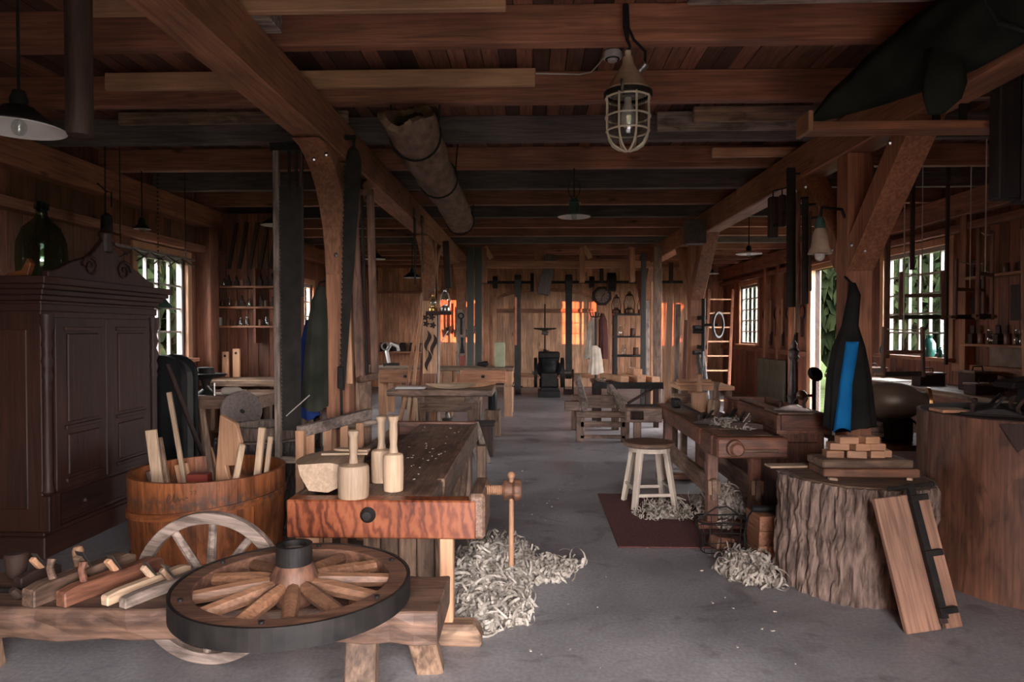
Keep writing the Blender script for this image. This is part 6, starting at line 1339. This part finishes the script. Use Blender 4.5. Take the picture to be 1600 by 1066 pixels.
P(MB().cyl((ex - .42, ey, .58), (ex + .55, ey, .58), .035, n=12), 'crankshaft', STEEL, en)
for q in (-1, 1):
    fw = P(MB().ringband(.31, .37, -.04, .04, 40, (ex + q * .33, ey, .58), (0, PI / 2, 0)), 'flywheel', IRON, en)
    for k in range(6): g = PI * k / 3; P(MB().bar((ex + q * .33, ey, .58), (ex + q * .33, ey + .33 * math.cos(g), .58 + .33 * math.sin(g)), .03, .05, Vector((1, 0, 0))), 'spoke', IRON, fw)
P(MB().cyl((ex - .1, ey, 1.1), (ex - .1, ey, 2.28), .018, n=8).lathe([(.001, 1.62), (.02, 1.62), (.28, 1.66), (.28, 1.69), (.001, 1.69)], 24, (ex - .1, ey, 0)), 'governor_rod', IRON, en, smooth=True)
P(MB().cyl((ex - .02, ey - .1, 1.55), (ex - .18, ey - .1, 1.58), .05, n=12), 'governor_weight', STEEL, en)
ls = T('line_shaft', 'dark overhead line shaft with pulleys across the far end', 'line shaft', (.8, 17.4, 2.85))
P(MB().cyl((-1.4, 17.4, 2.85), (4.2, 17.4, 2.85), .035, n=12), 'shaft', IRON, ls)
for x, r_, w_ in ((-.95, .16, .12), (-.37, .184, .17), (.0, .24, .10), (.92, .184, .17), (1.5, .15, .12), (2.0, .24, .2), (2.8, .2, .14)): P(MB().cyl((x - w_ / 2, 17.4, 2.85), (x + w_ / 2, 17.4, 2.85), r_, n=24), 'pulley', IRON, ls, smooth=True)
for x in (-1.2, .35, 1.75, 3.5): P(MB().slab(x - .05, x + .05, 17.36, 17.44, 2.82, 3.335), 'hanger', W('dark', 'z'), ls)
for x, z1, lab in ((-.37, .0, 'dark flat drive belt hanging from the line shaft to the floor'), (.92, .40, 'dark drive belt running from the line shaft to the engine wheel')):
    b_ = T('drive_belt', lab, 'belt', (x, 17.4, z1))
    zl = z1 + .19; lo_ = [(17.4 + .19 * math.cos(a), 2.85 + .19 * math.sin(a)) for a in [PI * i / 12 for i in range(13)]] + [(17.4 + .19 * math.cos(a), zl + .19 * math.sin(a)) for a in [PI + PI * i / 12 for i in range(13)]]
    rs = []
    for (yy_, zz_) in lo_:
        cz_ = 2.85 if zz_ > 1.6 else zl; nv = Vector((0, yy_ - 17.4, zz_ - cz_)).normalized()
        rs.append([Vector((x + sx_, yy_, zz_)) + nv * o_ for sx_, o_ in ((-.075, -.005), (.075, -.005), (.075, .005), (-.075, .005))])
    P(MB().rings(rs, False, True), 'belt_loop', BELT, b_)
    P(MB().cyl((x - .07, 17.4, zl), (x + .07, 17.4, zl), .184, n=24), 'lower_pulley', IRON, b_, smooth=True)
    P(MB().cyl((x - .12, 17.4, zl), (x + .12, 17.4, zl), .02, n=10), 'axle', IRON, b_)
lp = T('belt_stand', 'dark stand carrying the low belt pulley by the engine', 'stand', (.92, 17.4, 0))
for x in (.81, 1.03): P(MB().slab(x - .015, x + .015, 17.3, 17.5, 0, .64), 'cheek', W('dark', 'z'), lp, bevel=.004)
P(MB().slab(.795, 1.045, 17.28, 17.52, 0, .12), 'foot_block', W('dark', 'x'), lp, bevel=.006)
ch = T('wooden_chute', 'hanging wooden chute angled down under the far ceiling', 'chute', (.3, 15.0, 2.3))
a = K(842, 410, 15); b = K(842, 458, 15); P(MB().slab(a.x - .11, a.x + .1, 14.95, 15.15, b.z, 3.545), 'duct_box', W('beam', 'z'), ch, bevel=.006)
P(MB().bar(K(848, 460, 14.9), (K(862, 400, 14.9).x, 15.0, 3.28), .26, .14, Vector((0, 1, 0))), 'slanted_duct', W('grey', 'z'), ch, bevel=.006)
# clock, lantern cabinet, coats near the back wall
ck_ = T('octagon_clock', 'octagonal dark wooden wall clock on the back wall', 'clock', (1.98, YB - .05, 2.25)); cz_ = K(940, 463, YB).z; cxx = K(940, 463, YB).x
cq, cyk = .66, YB - .125
P(MB().prism([(.43 * cq * math.cos(PI / 8 + PI * i / 4), .43 * cq * math.sin(PI / 8 + PI * i / 4)) for i in range(8)], .075, (cxx, cyk, cz_)), 'case', W('dark', 'x'), ck_, bevel=.015)
P(MB().lathe([(.001, 0), (.29 * cq, 0), (.29 * cq, .02), (.001, .025)], 32, (cxx, cyk - .033, cz_), (PI / 2, 0, 0)), 'dial', noisy('old_dial', (.14, .08, .06), (.24, .15, .11), 6, .5, 0, .1), ck_, smooth=True)
P(MB().bar((cxx, cyk - .062, cz_), (cxx + .14 * cq, cyk - .062, cz_ + .13 * cq), .02, .006, Vector((0, 1, 0))).bar((cxx, cyk - .062, cz_), (cxx - .05 * cq, cyk - .062, cz_ - .22 * cq), .016, .006, Vector((0, 1, 0))), 'hands', IRON, ck_)
for k in range(12):
    g = 2 * PI * k / 12; P(MB().box((cxx + .24 * cq * math.sin(g), cyk - .056, cz_ + .24 * cq * math.cos(g)), (.014, .008, .04), (0, g, 0)), 'hour_mark', BLACK, ck_)
lcb = T('display_rack', 'dark open-framed rack with shelves topped by oil lanterns', 'rack', (2.3, 16.2, 0)); rx0, rx1 = K(962, 540, 16).x, K(1009, 540, 16).x; rz = K(985, 490, 16).z
for x in (rx0, rx1):
    for y in (16.0, 16.4): P(MB().slab(x - .035, x + .035, y - .03, y + .03, 0, rz), 'upright', W('black', 'z'), lcb)
for z in (.55, 1.05, 1.5, rz): P(MB().slab(rx0 - .04, rx1 + .04, 15.96, 16.44, z - .04, z), 'shelf_board', W('black', 'x'), lcb)
for k, (u, s_) in enumerate(((.06, 1.55), (.5, 1.8), (.93, 1.5))): lantern(('copper lantern on the rack end nearest the clock', 'largest copper lantern in the middle of the rack top', 'small copper lantern on the rack end toward the window')[k], rx0 + (rx1 - rx0) * u, 16.24, rz, s_ * 1.15, noisy('aged_copper', (.07, .03, .018), (.16, .07, .04), 9, .35, .6, .1))
for k, (u, z) in enumerate(((.2, 1.5), (.6, 1.5), (.3, 1.05), (.7, 1.05), (.5, .55))):
    o = protos[k % 2].copy(); C.objects.link(o); o.location = (rx0 + (rx1 - rx0) * u, 16.15, z); o.scale = (2.2, 2.2, 2.0); o['label'] = ('glass jar', 'brown tin')[k % 2] + (' on the upper rack shelf', ' on the upper rack shelf', ' on the middle rack shelf', ' on the middle rack shelf', ' on the lowest rack shelf')[k] + ' under the lanterns'; o['group'] = 'jars on the lantern rack'
Yk = 15.3
hr = coat('hanging_apron', [('canvas_apron', CLOTHW, [sec(925, 932, 540, Yk, .03), sec(922, 938, 545, Yk, .05), sec(922, 940, 562, Yk, .06), sec(920, 942, 584, Yk, .07)], 9, .16, 2)], 'pale linen apron hanging on the coat stand near the back wall', (K(930, 580, Yk).x, Yk, .85))
cs = T('coat_stand', 'dark coat stand hung with work clothes before the back wall', 'coat stand', (K(931, 560, 15.45).x, 15.45, 0)); sxk = K(931, 560, 15.45).x
P(MB().cyl((sxk, 15.45, 0), (sxk, 15.45, 2.05), .03, n=10), 'pole', W('dark', 'z'), cs)
for k in range(4): g = PI / 2 * k + .4; P(MB().cyl((sxk, 15.45, .12), (sxk + .3 * math.cos(g), 15.45 + .3 * math.sin(g), .02), .022, n=8), 'foot', W('dark', 'x'), cs); P(MB().tube([(sxk, 15.45, 1.92), (sxk + .12 * math.cos(g), 15.45 + .12 * math.sin(g), 1.95), (sxk + .15 * math.cos(g), 15.45 + .15 * math.sin(g), 2.02)], .014, 6), 'hook_arm', W('dark', 'x'), cs)
coat('hanging_coat', [('coat_body', CLOTHW, [sec(924, 928, 495, 15.6, .03), sec(920, 930, 505, 15.6, .08), sec(917, 931, 530, 15.6, .1), sec(913, 930, 560, 15.6, .12)], 8, .12, 4)], 'pale grey coat hanging on the coat stand', (K(922, 560, 15.6).x, 15.6, 1.0))
coat('hanging_coat', [('coat_body', noisy('maroon_cloth', (.05, .012, .01), (.09, .025, .02), 5, .9, 0, .3), [sec(940, 944, 490, 15.5, .03), sec(936, 948, 500, 15.5, .08), sec(936, 950, 530, 15.5, .1), sec(935, 950, 560, 15.5, .1)], 7, .1, 6)], 'dark maroon coat hanging on the coat stand', (K(943, 560, 15.5).x, 15.5, 1.0))
# saw cradle and timber table in the right aisle
gc = T('timber_cradle', 'rough low timber cradle with two sloping rails beside the aisle', 'sawhorse', (1.05, 10.6, 0))
for x in (.70, 1.36):
    P(MB().slab(x - .06, x + .06, 10.0, 10.1, 0, .42), 'leg', W('bench', 'z'), gc, bevel=.006); P(MB().slab(x - .06, x + .06, 11.2, 11.3, 0, .58), 'leg', W('bench', 'z'), gc, bevel=.006)
P(MB().bar((.76, 9.95, .52), (.80, 12.1, .78), .09, .15), 'sloping_rail', W('wgrey', 'y'), gc, bevel=.01); P(MB().bar((1.33, 9.95, .52), (1.28, 11.38, .67), .09, .15), 'sloping_rail', W('wgrey', 'y'), gc, bevel=.01)
P(MB().slab(.64, 1.42, 9.98, 10.1, .36, .45), 'front_beam', W('bench', 'x'), gc, bevel=.008); P(MB().slab(.70, 1.36, 10.0, 10.06, .22, .30), 'mid_rail', W('bench', 'x'), gc, bevel=.006); P(MB().slab(.70, 1.36, 10.0, 10.06, .05, .1), 'low_rail', W('bench', 'x'), gc, bevel=.006)
P(MB().slab(.48, .70, 10.15, 10.3, .44, .58), 'side_block', W('bench', 'x'), gc, bevel=.008); P(MB().slab(.8, 1.3, 10.7, 10.78, .42, .62), 'cross_piece', W('bench', 'x'), gc, bevel=.006)
tg = T('timber_table', 'dark iron-edged table piled with timbers in the right aisle', 'table', (1.6, 11.9, 0))
P(MB().slab(1.05, 2.16, 11.45, 12.5, .70, .76), 'tabletop', W('bench', 'x'), tg, bevel=.006)
for x, y in ((1.12, 11.55), (2.08, 11.55), (1.12, 12.4), (2.08, 12.4)): P(MB().slab(x - .04, x + .04, y - .04, y + .04, 0, .7), 'leg', W('dark', 'z'), tg)
P(MB().slab(1.03, 2.18, 11.43, 11.46, .66, .77), 'iron_edge', IRON, tg); P(MB().bar((1.5, 11.5, .35), (2.05, 11.5, .68), .05, .04), 'brace', W('dark', 'x'), tg)
for k, (x, y, l, rz_, z, h) in enumerate(((1.42, 11.95, .9, .3, .76, .10), (1.72, 11.95, .9, .25, .76, .11), (1.95, 11.95, .85, .3, .76, .09), (1.78, 12.0, .5, .1, .87, .10))):
    S(MB().box((x, y, z + h / 2), (.15, l, h), (0, 0, rz_)), 'sawn_timber', W('fresh', 'y'), ('sawn timber lying at the coat-stand side of the timber table', 'sawn timber lying mid-way on the timber table', 'sawn timber lying at the post side of the timber table', 'short timber stacked on top of the timber table pile')[k], 'timber', bevel=.006)
m = MB(); 
for k in range(30): m.box((1.19 + R.uniform(-.06, .06), 11.72 + R.uniform(-.2, .2), .765 + R.uniform(0, .05)), (R.uniform(.05, .2), R.uniform(.02, .06), .012), (R.uniform(-.1, .1), R.uniform(-.1, .1), R.uniform(0, 3)))
S(m, 'offcut_heap', W('old', 'x'), 'heap of small tan offcuts on the timber table', 'offcuts', kind='stuff')
# drill and tall things at the second right post, ladder
dl_ = T('post_drill', 'dark iron hand-cranked post drill on the second right post', 'drill', (2.5, 10.6, 1.2)); px_ = K(1098, 520, 10.55)
P(MB().cyl((px_.x, 10.5, 1.25), (px_.x, 10.5, 2.12), .03, n=10).slab(px_.x - .05, px_.x + .05, 10.5, 10.72, 1.35, 1.41).slab(px_.x - .05, px_.x + .05, 10.5, 10.72, 1.8, 1.86), 'column', IRON, dl_)
P(MB().ringband(.17, .20, -.015, .015, 28, (px_.x + .2, 10.42, 1.72), (PI / 2, 0, .9)), 'crank_wheel', BELT, dl_)
P(MB().bar((px_.x, 10.5, 1.72), (px_.x + .2, 10.42, 1.72), .04, .04).cyl((px_.x - .16, 10.5, 1.62), (px_.x, 10.5, 1.62), .03, n=8), 'gear_arm', IRON, dl_)
P(MB().cyl((px_.x - .02, 10.44, 1.32), (px_.x - .02, 10.44, 1.1), .016, n=8), 'drill_bit', STEEL, dl_)
for q in range(2): P(MB().cyl((px_.x - .16, 10.45, 1.3 + .38 * q), (px_.x - .05, 10.5, 1.3 + .38 * q), .035, n=10), 'clamp_knob', IRON, dl_)
S(MB().bar((PRX + .12, 10.35, .0), (PRX + .05, 10.655, 1.31), .12, .09, Vector((0, 1, 0))), 'bark_slab', BARKD, 'dark bark-edged slab leaning on the second right post', 'slab', bevel=.02)
ld = T('ladder', 'reddish wooden ladder leaning on the right wall at the back', 'ladder', (3.75, 14.2, 0))
for x in (3.45, 3.95): P(MB().bar((x, 13.9, 0), (x + .35, 14.8, 2.5), .05, .09), 'rail', W('joist', 'z'), ld, bevel=.006)
for k in range(8): u = (k + .7) / 8.4; P(MB().bar((3.45 + .35 * u, 13.9 + .9 * u, 2.5 * u), (3.95 + .35 * u, 13.9 + .9 * u, 2.5 * u), .04, .03), 'rung', W('fresh', 'x'), ld)
for k, (px, y0_, y1_, Y, w_, mk, lab) in enumerate(((1022, 440, 600, 13.0, .12, 'fresh', 'pale broad board standing by the timber table'), (1028, 385, 600, 12.8, .15, 'bench', 'dark weathered post standing behind the timber table'), (1012, 470, 590, 14.0, .08, 'wgrey', 'narrow grey board standing near the lantern rack'), (1006, 395, 560, 13.6, .1, 'black', 'black narrow board standing tall near the lantern rack'))):
    a = K(px, y0_, Y); S(MB().slab(a.x - w_ / 2, a.x + w_ / 2, Y, Y + .05, 0, a.z), 'standing_board', W(mk, 'z'), lab, 'board', bevel=.005)
# right bay: spinning wheel post, panels, small stove
for k in range(4): a = 14.35 + .42 * k; S(MB().slab(XR - .185, XR - .128, a, a + .4, 0, 1.0), 'green_shutter', noisy('green_board', (.05, .055, .035), (.09, .09, .06), 6, .7, 0, .1), ('green board', 'second green board', 'third green board', 'last green board')[k] + ' leaning on the right wall below the far window', 'board', bevel=.008)
lt_ = T('lathe_rest', 'dark lathe-like tool stand with round head before the middle right window', 'tool stand', (3.05, 7.0, 0)); q = K(1272, 580, 7.0)
P(MB().cyl((q.x, 7.0, 0), (q.x, 7.0, 1.2), .022, n=8).lathe([(.001, 0), (.15, 0), (.12, .05), (.001, .06)], 16, (q.x, 7.0, 0)), 'stand', IRON, lt_)
P(MB().lathe([(.001, -.02), (.07, -.02), (.08, 0), (.06, .03), (.001, .04)], 18, (q.x, 6.97, 1.2), (PI / 2 - .5, .3, 0)), 'round_head', IRON, lt_, smooth=True); P(MB().ball((q.x - .12, 7.0, .98), .055, 12).cyl((q.x - .12, 7.0, .98), (q.x, 7.0, .98), .015, n=8), 'ball_grip', CLAY, lt_, smooth=True)
# far left: shelf, bench with white machine, wall tools on the back wall
bs_ = T('back_shelf', 'long shelf on the back wall at the left', 'shelf', (-3.3, YB - .15, 1.0)); P(MB().slab(-4.4, -2.9, YB - .3, YB, .98, 1.03), 'shelf_board', W('pine', 'x'), bs_); P(MB().slab(-4.4, -2.6, YB - .2, YB, 2.68, 2.74), 'upper_board', W('joist', 'x'), bs_)
for k in range(5):
    x = -4.25 + .28 * k; S(MB().lathe([(.001, 0), (.09, 0), (.1, .1), (.07, .2), (.09, .24), (.001, .25)], 14), 'dark_pot', IRON if k < 4 else CLAY, 'dark pot in the row on the back wall shelf', 'pot', loc=(0, 0, 0), smooth=True, group='pots on the back wall shelf').location = (x, YB - .15, 1.03)
for k in range(9):
    x = -2.55 + .11 * k; z = 1.75 + .05 * (k % 3)
    t = T('hanging_tool', 'slim tool in the row hanging on the back wall by the third post', 'tool', (x, YB - .04, z - .3), 'tools hung on the back wall'); P(MB().cyl((x, YB - .04, z - .1), (x, YB - .04, z + .55), .02, n=8), 'handle', W('fresh', 'z'), t); P(MB().prism([(-.045, 0), (.045, 0), (.02, -.24), (-.02, -.24)], .02, (x, YB - .03, z - .08)), 'blade', IRON, t)
wm_ = T('white_machine', 'small white-armed machine on a side bench at the far left', 'machine', (K(600, 560, 13.5).x, 13.5, .9)); p = K(600, 560, 13.5)
tS = T('far_side_bench', 'pale-topped side bench at the far left behind the frame saw', 'workbench', (-3.4, 14.2, 0)); P(MB().slab(-4.4, -2.55, 13.95, 14.75, .82, .87), 'benchtop', W('wgrey', 'x'), tS)
for x in (-4.3, -2.65):
    for y in (14.05, 14.65): P(MB().slab(x - .05, x + .05, y - .05, y + .05, 0, .82), 'leg', W('bench', 'z'), tS)
put(wm_, (-2.95, 14.2, .87)); 
P(MB().slab(-3.1, -2.8, 14.1, 14.3, .87, .95), 'base', IRON, wm_); P(MB().tube([(-3.0, 14.2, .95), (-3.05, 14.2, 1.2), (-2.95, 14.2, 1.35), (-2.82, 14.2, 1.3), (-2.8, 14.2, 1.2)], .04, 8), 'arm', ENAMELW, wm_, smooth=True); P(MB().ringband(.06, .09, -.02, .02, 20, (-3.06, 14.12, 1.3), (PI / 2, 0, 0)), 'hand_wheel', STEEL, wm_)
S(MB().bar((-2.15, 14.0, .93), (-1.75, 14.1, 1.62), .02, .02), 'thin_rod', STEEL, 'thin pale rod leaning beside the third left post', 'rod')
S(MB().slab(-2.2, -2.1, 13.95, 14.2, 0, .94), 'rod_stand', W('dark', 'z'), 'dark narrow box under the thin pale rod', 'box')
# scattered small chips on the floor
cm = MB()
for i in range(70):
    x = R.uniform(-.2, 1.5); y = R.uniform(3.3, 8.5); s_ = R.uniform(.003, .011); cm.box((x, y, .003), (s_ * 2, s_, .004), (0, 0, R.uniform(0, 6)))
for i in range(40):
    x = R.uniform(-1.6, -.6); y = R.uniform(2.5, 2.75); s_ = R.uniform(.003, .011); cm.box((x, y, .003), (s_ * 2, s_, .004), (0, 0, R.uniform(0, 6)))
S(cm, 'floor_chips', SHAV, 'tiny pale wood chips scattered over the concrete floor', 'wood chips', loc=(0, 5, 0), kind='stuff')

# extra hung tools and blocks
S(MB().slab(2.17, 2.44, 9.68, 9.92, 2.86, 3.2), 'grey_block', W('grey', 'y'), 'grey timber block fixed to the right beam before the second post', 'block', bevel=.008)
ht = [o for o in C.objects if o.name.startswith('hanging_tool')][0]
for k in range(7):
    y = 13.75 + .36 * k; dx = XR - .045
    t = T('hung_tool', ('round iron hoop tool', 'tan-handled dark-bladed tool')[k % 2] + ' hung in the row on the right wall by the far window', 'tool', (dx, y, 1.5), 'tools hung on the right wall')
    if k % 2: P(MB().cyl((dx, y, 1.55), (dx, y, 2.3), .022, n=8), 'handle', W('fresh', 'z'), t); P(MB().prism([(-.06, 0), (.06, 0), (.03, -.3), (-.03, -.3)], .02, (dx + .01, y, 1.6), ax='x'), 'blade', IRON, t)
    else: P(MB().ringband(.12, .15, -.012, .012, 24, (dx, y, 2.0), (0, PI / 2, 0)), 'hoop', IRON, t); P(MB().slab(dx - .02, dx + .02, y - .025, y + .025, 1.5, 1.86), 'handle', W('dark', 'z'), t)
for k, (y, l, mk) in enumerate(((8.6, .9, 'dark'), (9.2, .7, 'rimw'), (12.0, .8, 'dark'))):
    x = PLX + .125; t = T('hung_saw', ('long dark hand saw hung on the left beam past the frame saw', 'short reddish bar hung on the left beam past the dark saw', 'dark saw hung on the left beam behind the second post')[k], 'saw', (x, y, 3.1 - l)); P(MB().prism([(-.07, 0), (.07, 0), (.03, -l), (-.03, -l)], .012, (x, y, 3.12), ax='x'), 'blade', DARKSTEEL if mk == 'dark' else W(mk, 'z'), t); P(MB().box((x, y, 3.12), (.03, .16, .12)), 'handle', W('rimw', 'z'), t, bevel=.01)
